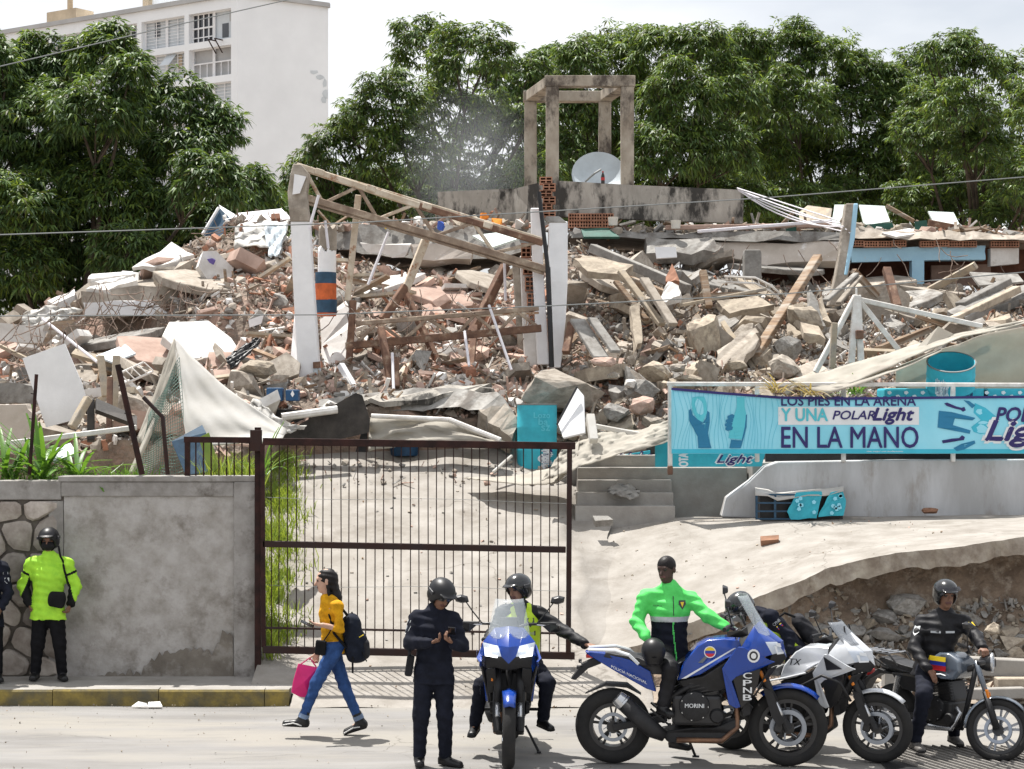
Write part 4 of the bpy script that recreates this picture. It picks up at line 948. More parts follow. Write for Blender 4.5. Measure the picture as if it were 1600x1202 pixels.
bo = thing('drink_bottle', 'small dark bottle with red label in front of the satellite dish', 'bottle', P(942, 287, 36.75))
g = MB(); g.lathe([(0, 0), (.035, 0), (.036, .12), (.03, .16), (.014, .2), (.014, .215)], 10); g.obj('bottle', MT['darkpanel'], bo, angle=40)
g = MB(); g.lathe([(.0375, .06), (.0375, .115)], 10); g.obj('bottle_label', paint('red_label', (.5, .02, .02)), bo); g = MB(); g.lathe([(.0, .235), (.016, .235), (.016, .212)], 10); g.obj('cap', paint('red_cap', (.55, .03, .02)), bo)
# ---- upper roof slabs with dark storeys below
plate('roof_slab', 'sagging concrete roof slab behind the truss', 'slab', [(492, 356, 36.8), (560, 350, 36.8), (700, 352, 36.8), (838, 356, 36.8), (838, 392, 36.5), (760, 404, 36.3), (690, 410, 36.2), (630, 402, 36.3), (545, 390, 36.5), (492, 384, 36.6)], 2.6, 'concg', jag=.05, sub=3, m2='conc', n_hint=(0, -1, 0))
plate('plaster_band', 'white plaster band on the slab behind the truss', 'plaster', [(563, 380, 36.2), (640, 383, 36.1), (632, 402, 36.15), (578, 396, 36.2)], .1, 'plaster', jag=.04, sub=2)
plate('roof_slab', 'cream slab block right of the plaster band', 'slab', [(642, 382, 36), (712, 380, 36), (740, 388, 36), (735, 405, 35.9), (650, 405, 35.9)], .3, 'beige', jag=.04, sub=2)
plate('roof_slab', 'long roof slab carrying broken panels on the right', 'slab', [(1325, 356, 36.6), (1420, 362, 36.5), (1520, 361, 36.5), (1680, 372, 36.5), (1680, 380, 36.4), (1520, 374, 36.3), (1420, 375, 36.3), (1325, 370, 36.4)], 3.5, 'conc', jag=.04, sub=4, n_hint=(0, -1, 0))
plate('roof_slab', 'left stretch of roof slab under the long parapet', 'slab', [(892, 362, 36.6), (1000, 364, 36.6), (1130, 362, 36.6), (1325, 364, 36.5), (1325, 376, 36.4), (1180, 378, 36.4), (1010, 374, 36.4), (892, 372, 36.5)], 3.0, 'concg', jag=.05, sub=3, n_hint=(0, -1, 0))
wl2 = thing('blue_wall', 'light blue storey wall with brick course under the right roof slab', 'wall', P(1440, 430, 36.6))
plate('beam', None, None, [(1331, 388, 36.6), (1540, 384, 36.6), (1540, 406, 36.6), (1331, 410, 36.6)], .25, 'lightblue', par=wl2, jag=.02, sub=2)
plate('post', None, None, [(1425, 406, 36.58), (1444, 406, 36.58), (1444, 446, 36.58), (1425, 446, 36.58)], .25, 'lightblue', par=wl2)
plate('white_post', None, None, [(1548, 388, 36.6), (1592, 388, 36.6), (1592, 412, 36.6), (1548, 416, 36.6)], .25, 'plaster', par=wl2)
for k in range(12):
    if k in (4, 9): continue
    hollow_brick(wl2, 1338 + k * 22, 381 + (1 if k % 3 else 0), 36.55, .25, .10, 5, 2, .15)
g = MB(); A = P(1190, 446, 38.4); B = P(1700, 376, 38.6); wbox(g, A, B); wobj(g, 'back_wall', MT['brickshade'], wl2)
plate('inner_wall', None, None, [(1455, 415, 37.8), (1548, 413, 37.8), (1548, 446, 37.8), (1455, 446, 37.8)], .1, 'pink', par=wl2)
plate('wall_beam', 'beige plaster wall beam left of the leaning post', 'beam', [(1100, 378, 36.5), (1200, 380, 36.5), (1312, 378, 36.4), (1310, 408, 36.3), (1200, 414, 36.3), (1192, 414, 36.3), (1100, 395, 36.4)], .25, 'beige', jag=.03, sub=2)
plate('grey_wall_face', 'grey broken wall face with white patch below the parapet', 'wall', [(1008, 370, 36.4), (1110, 372, 36.3), (1130, 386, 36), (1080, 398, 35.9), (1010, 396, 36)], .25, 'concg', jag=.05, sub=2)
plate('white_patch', 'small white plaster patch below the long parapet', 'plaster', [(1023, 386, 35.85), (1056, 386, 35.85), (1058, 402, 35.8), (1026, 404, 35.8)], .05, 'whitewall')
hb = thing('brick_stack', 'stack of hollow clay blocks beside the white pier top', 'bricks', P(925, 352, 36.9))
for j in range(2):
    for k in range(4): hollow_brick(hb, 897 + k * 17.5, 340 + j * 11, 36.7 + .02 * j, .20, .12, 4, 2, .2)
for lab, px, py, a in (('white round bucket lid by the brick stack', 958, 346, 8), ('white tub on the roof slab edge', 1056, 351, 8)):
    g = MB(); s_ = a / F * 36.5; g.lathe([(0, 0), (s_ * .85, 0), (s_, s_ * 1.6), (s_ * .92, s_ * 1.6), (0, s_ * 1.5)], 16); o = g.obj('white_tub', MT['tarpwhite'], angle=40); o.location = P(px, py + a * .8, 36.3); tag(o, lab, 'tub')
plate('green_panel', 'dark green sheet lying under the brick stack', 'panel', [(908, 358, 36.4), (950, 356, 36.4), (968, 370, 36), (912, 370, 36)], .04, 'green')
# debris on the roof at right
for lab, pts, m in (('pale glass-like panel propped left of the leaning post', [(1304, 320, 37.4), (1338, 320, 37.4), (1328, 352, 37), (1299, 352, 37)], 'palegreen'), ('long pale panel propped right of the leaning post', [(1342, 320, 37.4), (1382, 322, 37.4), (1391, 346, 37), (1350, 352, 37)], 'palegreen'),
                    ('small pale panel standing alone at the right roof', [(1450, 330, 37.6), (1490, 332, 37.6), (1500, 352, 37.3), (1462, 354, 37.3)], 'palegreen'), ('tan board leaning behind the ropes', [(1248, 332, 37.6), (1262, 321, 37.6), (1300, 326, 37.4), (1296, 350, 37), (1250, 350, 37)], 'woodpale'),
                    ('dark green cabinet front under the panels', [(1336, 352, 36.9), (1394, 348, 36.9), (1398, 358, 36.9), (1338, 362, 36.9)], 'green'), ('dark green box right on the roof', [(1430, 346, 37), (1448, 344, 37), (1450, 362, 37), (1430, 362, 37)], 'green'),
                    ('small dark green box left on the roof', [(1228, 358, 36.6), (1244, 354, 36.6), (1246, 370, 36.6), (1228, 370, 36.6)], 'green'), ('white flat slab shards on the roof edge', [(1378, 364, 36.3), (1420, 357, 36.8), (1450, 362, 36.6), (1400, 370, 36.2)], 'plaster'),
                    ('pale green sheet caught under the truss', [(738, 368, 34), (790, 362, 34.3), (812, 372, 34), (770, 386, 33.6)], 'palegreen'), ('dark roof sheet among the right slabs', [(1515, 425, 35), (1590, 428, 35.2), (1600, 440, 34.8), (1530, 446, 34.4)], 'concg')):
    plate('roof_panel', lab, 'panel', pts, .04, m)
for lab, a, b, w_, m in (('rusty red beam lying on the far right roof', (1450, 348, 37.4), (1640, 384, 36.8), .12, 'rust'), ('second rusty beam behind on the far right roof', (1495, 356, 37.8), (1660, 372, 37.6), .10, 'rust'), ('brown thin frame between the pale panels', (1385, 322, 37.3), (1428, 346, 37), .08, 'wood'),
                         ('purple grey pole lying along the left roof edge', (1040, 356, 36.5), (1300, 352, 36.8), .09, 'pink'), ('white pole lying along the roof before the ropes', (1090, 362, 36.3), (1300, 345, 36.6), .06, 'rope')):
    beam('roof_beam', lab, 'beam', a, b, w_, m)
lp = thing('leaning_post', 'weathered concrete post with a turquoise stripe leaning at the right', 'post', P(1305, 470, 34))
quadcol('shaft', None, None, [(1322, 1338, 318, 34.4), (1315, 1334, 370, 34.3), (1306, 1326, 430, 34.1), (1294, 1314, 478, 34)], .25, 'conc', lp)
quadcol('stripe', None, None, [(1334, 1341, 318, 34.38), (1328, 1336, 372, 34.28), (1319, 1324, 430, 34.08)], .24, 'lightblue', lp)
for k in range(5):
    A, B = P(1152 + k * .6, 294 + k * 1.1, 36.6), P(1308 + k * 5, 344 + k * 5, 34.3); g = MB(); g.tube([A.lerp(B, t) + Vector((0, 0, -.10 * (k % 3) * 4 * t * (1 - t))) for t in frange(0, 1, 9)], .014, 5)
    tag(g.obj('white_rope', MT['rope']), ('topmost', 'second', 'middle', 'fourth', 'lowest')[k] + ' of five white ropes from parapet end to leaning post', 'rope', 'ropes tied to the leaning post')
# ---- right heap: named timbers and slabs
for lab, a, b, w_, h_, m in (('long dark rusty beam slanting across the right rubble', (1278, 402, 33.6), (1180, 556, 31), .16, .12, 'wood'), ('long weathered beam high in the right rubble', (925, 388, 34.6), (1075, 452, 33.4), .2, .16, 'concg'),
                             ('second weathered beam below the long one', (905, 404, 34), (1060, 470, 33), .18, .15, 'wood'), ('pale plank leaning left of the upright slab', (1006, 436, 32.4), (1052, 508, 31.6), .17, .08, 'conc'),
                             ('grey plank leaning behind the pale plank', (970, 424, 32.8), (1034, 508, 31.9), .15, .07, 'woodpale'), ('third plank leaning in the dark hollow', (962, 440, 32.6), (1010, 500, 32), .12, .06, 'wood'),
                             ('grey board leaning at the pier foot', (902, 500, 31.2), (940, 560, 30.5), .28, .06, 'concg'), ('narrow grey board beside the pier foot board', (925, 498, 31.1), (962, 550, 30.5), .18, .06, 'concg'),
                             ('rusty rod bundle at the pier foot', (893, 505, 31.4), (884, 552, 31), .12, .1, 'rust'), ('dark brown short beam in the centre right rubble', (1098, 424, 33), (1108, 480, 32.6), .12, .1, 'wood'),
                             ('rusty post stub in the upper right rubble', (1385, 420, 33.6), (1402, 480, 33), .14, .12, 'rust'), ('grey slab edge beam sloping up at the far right', (1500, 478, 32.6), (1574, 440, 33.4), .20, .12, 'concg'),
                             ('sandy beam below the grey one at the far right', (1490, 500, 32), (1590, 452, 33), .16, .12, 'sand'), ('slim grey plank fan left at the right heap', (1290, 470, 32.8), (1338, 428, 33.6), .12, .05, 'concg'),
                             ('slim grey plank fan right at the right heap', (1310, 474, 32.8), (1344, 432, 33.6), .10, .05, 'conc'), ('long grey plank lying across the right rubble', (1060, 478, 32.6), (1196, 452, 33), .12, .06, 'woodpale')):
    beam('timber', lab, 'timber', a, b, w_, m, h_)
for lab, pts, m in (('large flat cream slab high beside the white pier', [(897, 404, 33.4), (915, 400, 33.8), (990, 414, 33.6), (975, 428, 33.2), (918, 424, 33)], 'sand'), ('tall pointed dark shard standing in the right rubble', [(1262, 520, 31.4), (1266, 452, 31.9), (1290, 510, 31.5)], 'concg'),
                    ('second pointed brown shard beside the tall one', [(1282, 500, 31.6), (1284, 462, 32), (1300, 505, 31.5)], 'sand'), ('slanting cream slab below the pointed shards', [(1232, 478, 32), (1262, 482, 32), (1290, 530, 31), (1256, 520, 31)], 'sand'),
                    ('grey slab leaning against the rusty beam', [(1120, 548, 31), (1180, 512, 31.4), (1186, 530, 31), (1160, 570, 30.6), (1124, 572, 30.6)], 'conc'), ('pale slab by the tripod foot', [(1236, 572, 30.2), (1280, 560, 30.4), (1300, 588, 29.9), (1250, 598, 29.6)], 'conc'),
                    ('flat grey slab at the far right heap', [(1480, 486, 32.4), (1560, 450, 33.2), (1580, 458, 33), (1508, 496, 32)], 'concg'), ('red cloth shard in the right rubble', [(1040, 440, 32.9), (1050, 412, 33.2), (1062, 440, 32.9)], 'brick'),
                    ('white plaster cloth lump in the right rubble', [(1030, 470, 32.4), (1044, 440, 32.7), (1060, 446, 32.6), (1062, 462, 32.4), (1044, 470, 32.3)], 'plaster'), ('orange clay sheet in the hollow of the right rubble', [(984, 480, 32), (1000, 470, 32.2), (1004, 530, 31.4), (994, 545, 31.2)], 'sand'),
                    ('flat slab under the white bed frame', [(1120, 470, 32.6), (1180, 462, 32.8), (1210, 476, 32.4), (1140, 490, 32.2)], 'sand')):
    plate('broken_slab', lab, 'slab', pts, .12, m, jag=.04, sub=2)
quadcol('column_stub', 'broken square column stub with bolts in the right rubble', 'column', [(1164, 1188, 390, 34.4), (1163, 1190, 396, 34.4), (1163, 1190, 436, 34.3)], .28, 'concg')
bf = thing('white_bed_rail', 'white curved bed rail near the column stub', 'frame', P(1170, 435, 33.8))
for yy in (0, 9): g = MB(); g.tube([P(1132, 432 + yy, 33.8) - bf.location, P(1180, 434 + yy, 33.8) - bf.location, P(1204, 446 + yy, 33.8) - bf.location, P(1218, 458 + yy, 33.8) - bf.location], .022, 6); g.obj('rail', MT['railwhite'], bf)
for k in range(7): beam('bar', None, None, (1140 + k * 11, 432 + max(0, k - 3) * 4, 33.8), (1143 + k * 11, 441 + max(0, k - 3) * 4, 33.8), .02, 'railwhite', par=bf)
# hollow under the right rubble boards
# ---- centre overhang: broken slab over a dark void
plate('floor_slab', 'broken floor slab overhanging the dark void at the driveway end', 'slab', [(455, 640, 29.6), (520, 622, 29.6), (600, 612, 29.7), (700, 606, 29.7), (775, 612, 29.6), (800, 640, 29.4), (806, 672, 29.2), (780, 668, 29.2), (752, 640, 29.3), (680, 638, 29.4), (600, 642, 29.4), (540, 636, 29.4)], 1.4, 'concg', jag=.05, sub=3, n_hint=(0, -1, 0))
plate('floor_slab', 'cracked concrete face tilting down right of the void', 'slab', [(748, 640, 29.2), (790, 630, 29.3), (808, 660, 29.1), (800, 686, 28.9), (770, 664, 29)], .4, 'conc', jag=.04, sub=3)
plate('floor_slab', 'thin broken floor layer lying on the overhanging slab', 'slab', [(560, 622, 29.4), (640, 610, 29.8), (760, 600, 30), (772, 608, 29.8), (690, 616, 29.5), (600, 628, 29.2)], .08, 'moss', jag=.05, sub=3)
g = MB(); wbox(g, P(425, 722, 29.35), P(575, 640, 29.5)); wbox(g, P(575, 722, 30.2), P(800, 640, 30.4)); tag(g.obj('void_shade', MT['black']), 'black backing painted as the shade in the void below the broken floor slab', 'wall')  # flat black boxes stand for the shade inside the void
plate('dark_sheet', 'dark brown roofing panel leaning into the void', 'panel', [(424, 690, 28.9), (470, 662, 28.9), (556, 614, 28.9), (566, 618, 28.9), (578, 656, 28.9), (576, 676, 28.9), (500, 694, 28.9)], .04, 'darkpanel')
cloth('grey_tarp', 'dusty grey tarp hanging inside the void', 'tarp', [(578, 652, 29), (640, 656, 29), (700, 652, 29.1), (790, 690, 28.8)], [(576, 706, 28.9), (640, 692, 28.7), (720, 700, 28.7), (790, 700, 28.6)], 'tarp', amp=.07)
beam('white_pipe', 'white bent pipe along the mouth of the void', 'pipe', (580, 650, 28.9), (702, 656, 28.9), .07, 'railwhite', tube=True)
beam('white_pipe', 'white pipe sloping down right at the void', 'pipe', (702, 656, 28.9), (782, 688, 28.6), .08, 'railwhite', tube=True)
beam('white_pipe', 'thick white tube lying at the left of the void', 'pipe', (440, 652, 28.6), (527, 640, 28.8), .12, 'railwhite', tube=True)
bb = thing('blue_tub', 'blue plastic tub at the top of the driveway', 'tub', P(632, 712, 29.3))
g = MB(); s_ = 29.3 / F; g.lathe([(0, 0), (21 * s_, 0), (24 * s_, 18 * s_), (22 * s_, 18 * s_), (20 * s_, 2 * s_)], 20); g.obj('body', MT['bluebox'], bb, angle=40)
g = MB(); g.tube([(math.cos(a) * 24 * s_, -.02, 18 * s_ + math.sin(a) * 5 * s_) for a in frange(0, math.pi, 9)], .01, 5); g.obj('handle', MT['railwhite'], bb)
for lab, px, py, c in (('bright yellow toy on the roof slab', 605, 352, (.7, .5, .02)), ('blue plastic scrap on the roof slab', 688, 354, (.02, .08, .4)), ('orange cone tip behind the truss', 757, 339, (.8, .25, .02)), ('orange flag scrap right of the cone tip', 777, 346, (.8, .28, .02)), ('purple cloth scrap high on the left heap', 327, 412, (.12, .09, .35)), ('blue scrap low in the left rubble', 345, 470, (.03, .1, .4))):
    g = MB(); V, Fc = rock_t(rt_, .7); g.add([(x * .22, y * .2, z * .3) for x, y, z in V], Fc); o = g.obj('plastic_scrap', paint('scrap', c)); o.location = P(px, py, 36.0 if py < 400 else 34.2); tag(o, lab, 'scrap')
# thin rebar curls: one tangle nobody could count
r5 = random.Random(9); g = MB()
def curl(px, py, d, L_, m=0):
    p = P(px, py, d); v = Vector((r5.uniform(-.6, .6), -.5, -1)).normalized(); pts = [p]
    for k in range(6): v = (v + Vector((r5.uniform(-.35, .35), r5.uniform(-.2, .2), r5.uniform(-.1, .35)))).normalized(); pts.append(pts[-1] + v * L_ / 6)
    g.tube(pts, .0085, 4)
for k in range(70): curl(r5.uniform(95, 420), r5.uniform(440, 485), 33.2, r5.uniform(.6, 1.4))
for k in range(24): curl(r5.uniform(0, 120), r5.uniform(480, 560), 30.6, r5.uniform(.5, 1.4))
for k in range(36): curl(r5.uniform(520, 850), r5.uniform(430, 560), 31.6, r5.uniform(.4, 1.0))
for k in range(26): curl(r5.uniform(1100, 1580), r5.uniform(372, 440), 35.8, r5.uniform(.4, .9))
for k in range(12): curl(r5.uniform(330, 450), r5.uniform(322, 350), 36.4, r5.uniform(.4, 1.2))
tag(g.obj('rebar_tangle', MT['rebar'], fixn=False), 'tangled thin reinforcing rods and cables hanging from broken slabs', 'rebar', kind='stuff')
# layered floor slabs: broad jagged plates lying one over another
r8 = random.Random(19)
def layer(lab, px, py, d, w_, tilt, roll, th, m, dep=1.3):
    c = P(px, py, d); k = 9; g = MB(); poly = [(math.cos(a) * w_ / 2 * r8.uniform(.72, 1.08), math.sin(a) * dep / 2 * r8.uniform(.7, 1.08)) for a in [6.283 * (i + r8.uniform(-.3, .3)) / k for i in range(k)]]
    g.prism(poly, th, Euler((tilt, roll, r8.uniform(-.3, .3))).to_matrix().to_4x4(), jag=.04, rr=r8); o = g.obj('floor_layer', MT[m], bevel=.012, seg=1); o.location = c; tag(o, lab, 'slab')
for lab, px, py, w_, ti, ro, m in (('broad cream slab on the upper left slope', 250, 452, 2.2, .25, -.1, 'conc'), ('white layered slab under the tree line at left', 160, 466, 1.6, .2, -.25, 'plaster'), ('tilted floor layer left of the white column', 320, 448, 2.0, .3, .12, 'conc'), ('pinkish slab low on the left slope', 250, 560, 1.7, .45, .2, 'pink'), ('grey slab in the left cavity mouth', 190, 535, 1.8, .2, -.15, 'concg'), ('white slab right of the left cavity', 310, 540, 1.4, .5, .3, 'plaster'), ('cream slab at the left heap foot', 110, 600, 1.6, .4, -.2, 'conc'),
        ('flat grey layer high at the right, left end', 1215, 425, 2.0, .15, .08, 'concg'), ('flat beige layer high at the right, middle', 1350, 452, 2.2, .2, -.1, 'conc'), ('flat layer high at the right by the blue wall', 1460, 460, 2.0, .2, .1, 'conc'), ('broad grey layer sloping at the far right', 1555, 478, 2.4, .3, -.3, 'concg'), ('pale layer under the far right beams', 1440, 500, 2.0, .3, .15, 'conc'), ('long slab layer above the upright sandy block', 1120, 450, 2.0, .25, .2, 'concg'), ('slab layer right of the white pier', 960, 450, 1.6, .35, .35, 'conc'), ('sloping layer above the white pole frame', 1400, 480, 1.8, .35, -.15, 'concg'), ('flat pink layer behind the fallen girder', 700, 470, 1.6, .35, .1, 'pink'), ('white layer right of the banded column', 600, 450, 1.5, .3, -.2, 'plaster'), ('beige layer below the truss end', 770, 450, 1.5, .3, .3, 'conc')):
    t = clamp(((ybase(px) - py) / (ybase(px) - ysky(px)))) ** (1 / .85); layer(lab, px, py - 4, lerp(d_base(px), 36.4, t) - .15, w_, ti, ro, r8.uniform(.10, .18), m)
def foot(px, t): return Vector(((px - 800) / F * 28.9, 28.9 - .9 * t * t, ramp_z(28.9 - .9 * t * t) + .02))
scatter('foot_debris', 'loose debris strewn along the top edge of the driveway', 110, 440, 880, 0, 1, .03, .12, 33, posf=foot, pal=lambda px, t, r_: r_.choice((0, 1, 3)))
# fragments lying on the roof slabs
def on_roof(px, t):
    y = interp(px, [(340, 345), (460, 345), (500, 354), (840, 352), (890, 360), (1130, 360), (1330, 356), (1660, 372)]); return P(px, y + 4 * (1 - t), 36.5 + 2.0 * t)
scatter('roof_debris', 'scattered shards and laths on top of the collapsed roof slabs', 900, 340, 1660, 0, 1, .08, .35, 31, posf=on_roof)

# ---- thin dust rising behind the truss
g = MB(); bm_ = bmesh.new(); bmesh.ops.create_icosphere(bm_, subdivisions=3, radius=1); me = bpy.data.meshes.new('dust'); bm_.to_mesh(me); bm_.free()
m = bpy.data.materials.new('dust_volume'); m.use_nodes = True; nt = m.node_tree; nt.nodes.clear(); o_ = nt.nodes.new('ShaderNodeOutputMaterial'); v_ = nt.nodes.new('ShaderNodeVolumePrincipled'); v_.inputs['Color'].default_value = (.9, .92, .95, 1); L = nt.links.new
tc = nt.nodes.new('ShaderNodeTexCoord'); gr_ = nt.nodes.new('ShaderNodeTexGradient'); gr_.gradient_type = 'SPHERICAL'; nz = nt.nodes.new('ShaderNodeTexNoise'); nz.inputs['Scale'].default_value = 1.2; nz.inputs['Detail'].default_value = 1; ml = nt.nodes.new('ShaderNodeMath'); ml.operation = 'MULTIPLY'; m2 = nt.nodes.new('ShaderNodeMath'); m2.operation = 'MULTIPLY'; m2.inputs[1].default_value = .36
L(tc.outputs['Object'], gr_.inputs[0]); L(tc.outputs['Object'], nz.inputs[0]); L(gr_.outputs['Fac'], ml.inputs[0]); L(nz.outputs[0], ml.inputs[1]); L(ml.outputs[0], m2.inputs[0]); L(m2.outputs[0], v_.inputs['Density']); L(v_.outputs[0], o_.inputs['Volume'])
me.materials.append(m); o = link('dust_cloud', me); o.location = P(735, 260, 42); o.scale = (1.7, 1.2, 2.0); tag(o, 'faint pale dust drifting up between the trees behind the truss', 'dust', kind='stuff')
# ================================================================== VEGETATION
def leafmat(name, col, col2, tr=.25, rough=.5):
    m = mat(name, col, rough, .3, 1.2, col2, 0, spec=.3); nt = m.node_tree; b = nt.nodes['Principled BSDF']; L = nt.links.new
    ts = nt.nodes.new('ShaderNodeBsdfTranslucent'); ts.inputs[0].default_value = (col[0] * 1.6, col[1] * 1.5, col[2] * .8, 1); mx = nt.nodes.new('ShaderNodeMixShader'); mx.inputs[0].default_value = tr
    o = nt.nodes['Material Output']; L(b.outputs[0], mx.inputs[1]); L(ts.outputs[0], mx.inputs[2]); L(mx.outputs[0], o.inputs[0]); return m
LEAF = [leafmat('leaf_deep', (.064, .110, .040), (.044, .082, .033)), leafmat('leaf_green', (.112, .180, .050), (.080, .140, .040)), leafmat('leaf_young', (.17, .24, .05), (.12, .19, .04), .35), leafmat('leaf_olive', (.085, .095, .040), (.06, .07, .03))]
MT['grass'] = leafmat('grass_blade', (.24, .31, .06), (.14, .22, .04), .35, .6); MT['plantleaf'] = leafmat('plant_leaf', (.11, .23, .035), (.07, .16, .03), .3, .4)
MT['dryleaf'] = leafmat('dry_leaf', (.30, .24, .11), (.20, .15, .07), .25, .7)
def leaves_mesh(name, lumps, rs, mix, dens=13., leaf=.23, wid=.05):
    """lumps: (centre, radius); rosettes of long drooping leaves over every lump"""
    V = []; MI = []
    for (c, r_, bright) in lumps:
        n = int(dens * 12.57 * r_ * r_ * 1.9)
        D = rs.normal(size=(n, 3)); D /= np.linalg.norm(D, axis=1)[:, None]; D[:, 2] = np.where(D[:, 2] < -.55, -D[:, 2] * .6, D[:, 2]); D[:, 1] = np.where((D[:, 1] > .35) & (rs.rand(n) < .6), -D[:, 1], D[:, 1])
        ph = rs.rand(6) * 6.28
        bump = 1 + .16 * np.sin(D[:, 0] * 5 + ph[0]) * np.sin(D[:, 2] * 5 + ph[1]) + .12 * np.sin(D[:, 1] * 7 + ph[2])
        rad = r_ * bump * (.45 + .58 * rs.rand(n) ** .45)
        C = c[None, :] + D * rad[:, None] * np.array([1.08, 1., .92])
        k = 11
        for q in range(k):
            az = 6.283 * (q + rs.rand(n)) / k; out_ = np.stack([np.cos(az), np.sin(az), rs.uniform(-.75, .35, n)], 1) + D * .55 + np.array([0, 0, -.22])
            out_ /= np.linalg.norm(out_, axis=1)[:, None]
            L_ = leaf * rs.uniform(.65, 1.25, n)[:, None]
            side = np.cross(out_, np.array([0, 0, 1.]) + rs.normal(size=(n, 3)) * .35); side /= np.linalg.norm(side, axis=1)[:, None] + 1e-6
            st_ = C + out_ * .02; mid = st_ + out_ * L_ * .5; tip = st_ + out_ * L_ + np.array([0, 0, -1.]) * L_ * rs.uniform(.15, .5, n)[:, None]
            w_ = wid * rs.uniform(.7, 1.2, n)[:, None] * .5
            V.append(np.stack([st_, mid + side * w_, tip, mid - side * w_], 1).reshape(-1, 3))
            m_ = rs.choice(4, n, p=mix); m_ = np.where(rs.rand(n) < bright, 2, m_); MI.append(m_)
    V = np.concatenate(V); MI = np.concatenate(MI); Fc = np.arange(len(V)).reshape(-1, 4)
    return fast_mesh(name, V, Fc, LEAF, MI)
def tree(label, d, base_px, lumps, seed, mix=(.42, .36, .06, .16), zg=2.3, dj=1.3, leaf=.23, wid=.05, dens=13.):
    rs = np.random.RandomState(seed); rr = random.Random(seed)
    X = (base_px - 800) / F * d; t = thing('mango_tree', label, 'tree', (X, d, zg), group='leafy trees behind the ruin'); b0 = np.array([X, d, zg])
    LL = []
    for px, py, rp in lumps:
        dd = d + rr.gauss(0, dj); c = np.array(P(px, py, dd)) - b0; LL.append((c, rp / F * dd * 1.10, rr.choice((.0, .02, .05, .12)) if rr.random() < .85 else .25))
        for k in range(2):   # loose outer tufts break the outline
            a = rr.uniform(0, 6.28); q = rp / F * dd; LL.append((c + np.array([math.cos(a) * q * 1.0, rr.uniform(-.6, .6) * q, abs(math.sin(a)) * q * .9]), q * rr.uniform(.28, .42), rr.choice((.02, .15, .3))))
    link('crown', leaves_mesh('crown', LL, rs, mix, dens, leaf, wid), t)['kind'] = 'stuff'
    g = MB(); zc = min(c[2] for c, r_, _ in LL); fork = Vector((0, 0, max(2.2, zc * .7)))
    g.tube([(0, 0, -.2), (.05, 0, fork.z * .5), fork], [.30, .22, .15], 10); g.obj('trunk', MT['bark'], t, smooth=True)
    g = MB()
    for c, r_, _ in LL[::3]:
        e = Vector(c); m_ = fork.lerp(e, .5) + Vector((rr.uniform(-.3, .3), rr.uniform(-.3, .3), -.15 * (e - fork).length * .4)); g.tube([fork, fork.lerp(m_, .5) + Vector((0, 0, .1)), m_, m_.lerp(e, .55), e], [.12, .085, .06, .035, .012], 6, caps=False)
        for k in range(3):
            f = e + Vector((rr.uniform(-1, 1), rr.uniform(-1, 1), rr.uniform(-.3, 1))) * r_ * .8; g.tube([m_.lerp(e, .6), m_.lerp(f, .8), f], [.04, .028, .008], 5, caps=False)
    g.obj('branches', MT['bark'], t, smooth=True, fixn=False)
tree('big dark leafy tree filling the left edge before the apartment block', 44, 120, [(20, 135, 58), (78, 112, 52), (168, 92, 50), (60, 200, 66), (150, 180, 62), (205, 115, 30), (268, 168, 52), (200, 235, 56), (90, 285, 68), (20, 330, 64), (180, 310, 64), (290, 245, 54), (345, 205, 36), (330, 290, 50), (390, 302, 40), (255, 340, 58), (120, 380, 62), (30, 425, 56), (205, 400, 50), (335, 345, 36), (-40, 210, 80), (-50, 340, 80), (-30, 100, 50), (412, 322, 26), (70, 455, 36), (300, 395, 36), (0, 470, 50), (110, 440, 50), (180, 440, 36), (240, 400, 40), (400, 350, 30)], 1, (.55, .33, .03, .09), leaf=.24, wid=.055, dens=15)
tree('rounded leafy tree between the apartment block and the roof tower', 52, 690, [(665, 82, 50), (735, 92, 54), (798, 128, 50), (605, 165, 52), (700, 180, 66), (560, 188, 34), (530, 238, 48), (640, 255, 62), (770, 230, 62), (482, 268, 34), (560, 300, 50), (720, 305, 54), (828, 190, 36), (640, 325, 42), (790, 305, 40), (835, 275, 36), (500, 318, 36), (560, 340, 40), (700, 345, 40), (850, 320, 40), (470, 345, 40), (610, 350, 40), (780, 350, 40)], 2, (.33, .34, .08, .25), dens=9.5)
tree('tall leafy tree behind the roof tower and satellite dish', 55, 1000, [(905, 108, 38), (960, 88, 48), (1030, 84, 48), (1090, 78, 40), (910, 185, 50), (990, 170, 62), (1068, 160, 58), (1140, 150, 50), (940, 255, 46), (1040, 245, 62), (1120, 240, 54), (1180, 248, 46), (1090, 310, 42), (1000, 305, 38), (1160, 315, 42), (920, 310, 40), (1050, 335, 44), (880, 250, 40), (970, 340, 40), (1120, 345, 44), (1000, 235, 50)], 3, (.24, .42, .14, .20), dens=10.5, leaf=.27)
tree('wide leafy tree right of centre behind the long parapet', 58, 1300, [(1150, 78, 36), (1222, 90, 50), (1290, 100, 50), (1350, 128, 48), (1402, 150, 44), (1240, 180, 62), (1330, 198, 62), (1420, 200, 40), (1270, 265, 54), (1350, 275, 50), (1220, 258, 42), (1408, 268, 38), (1300, 318, 38), (1380, 325, 44), (1230, 318, 46), (1190, 345, 44), (1310, 350, 44), (1180, 180, 44), (1380, 235, 44)], 4, (.26, .42, .14, .18), dens=10.5)
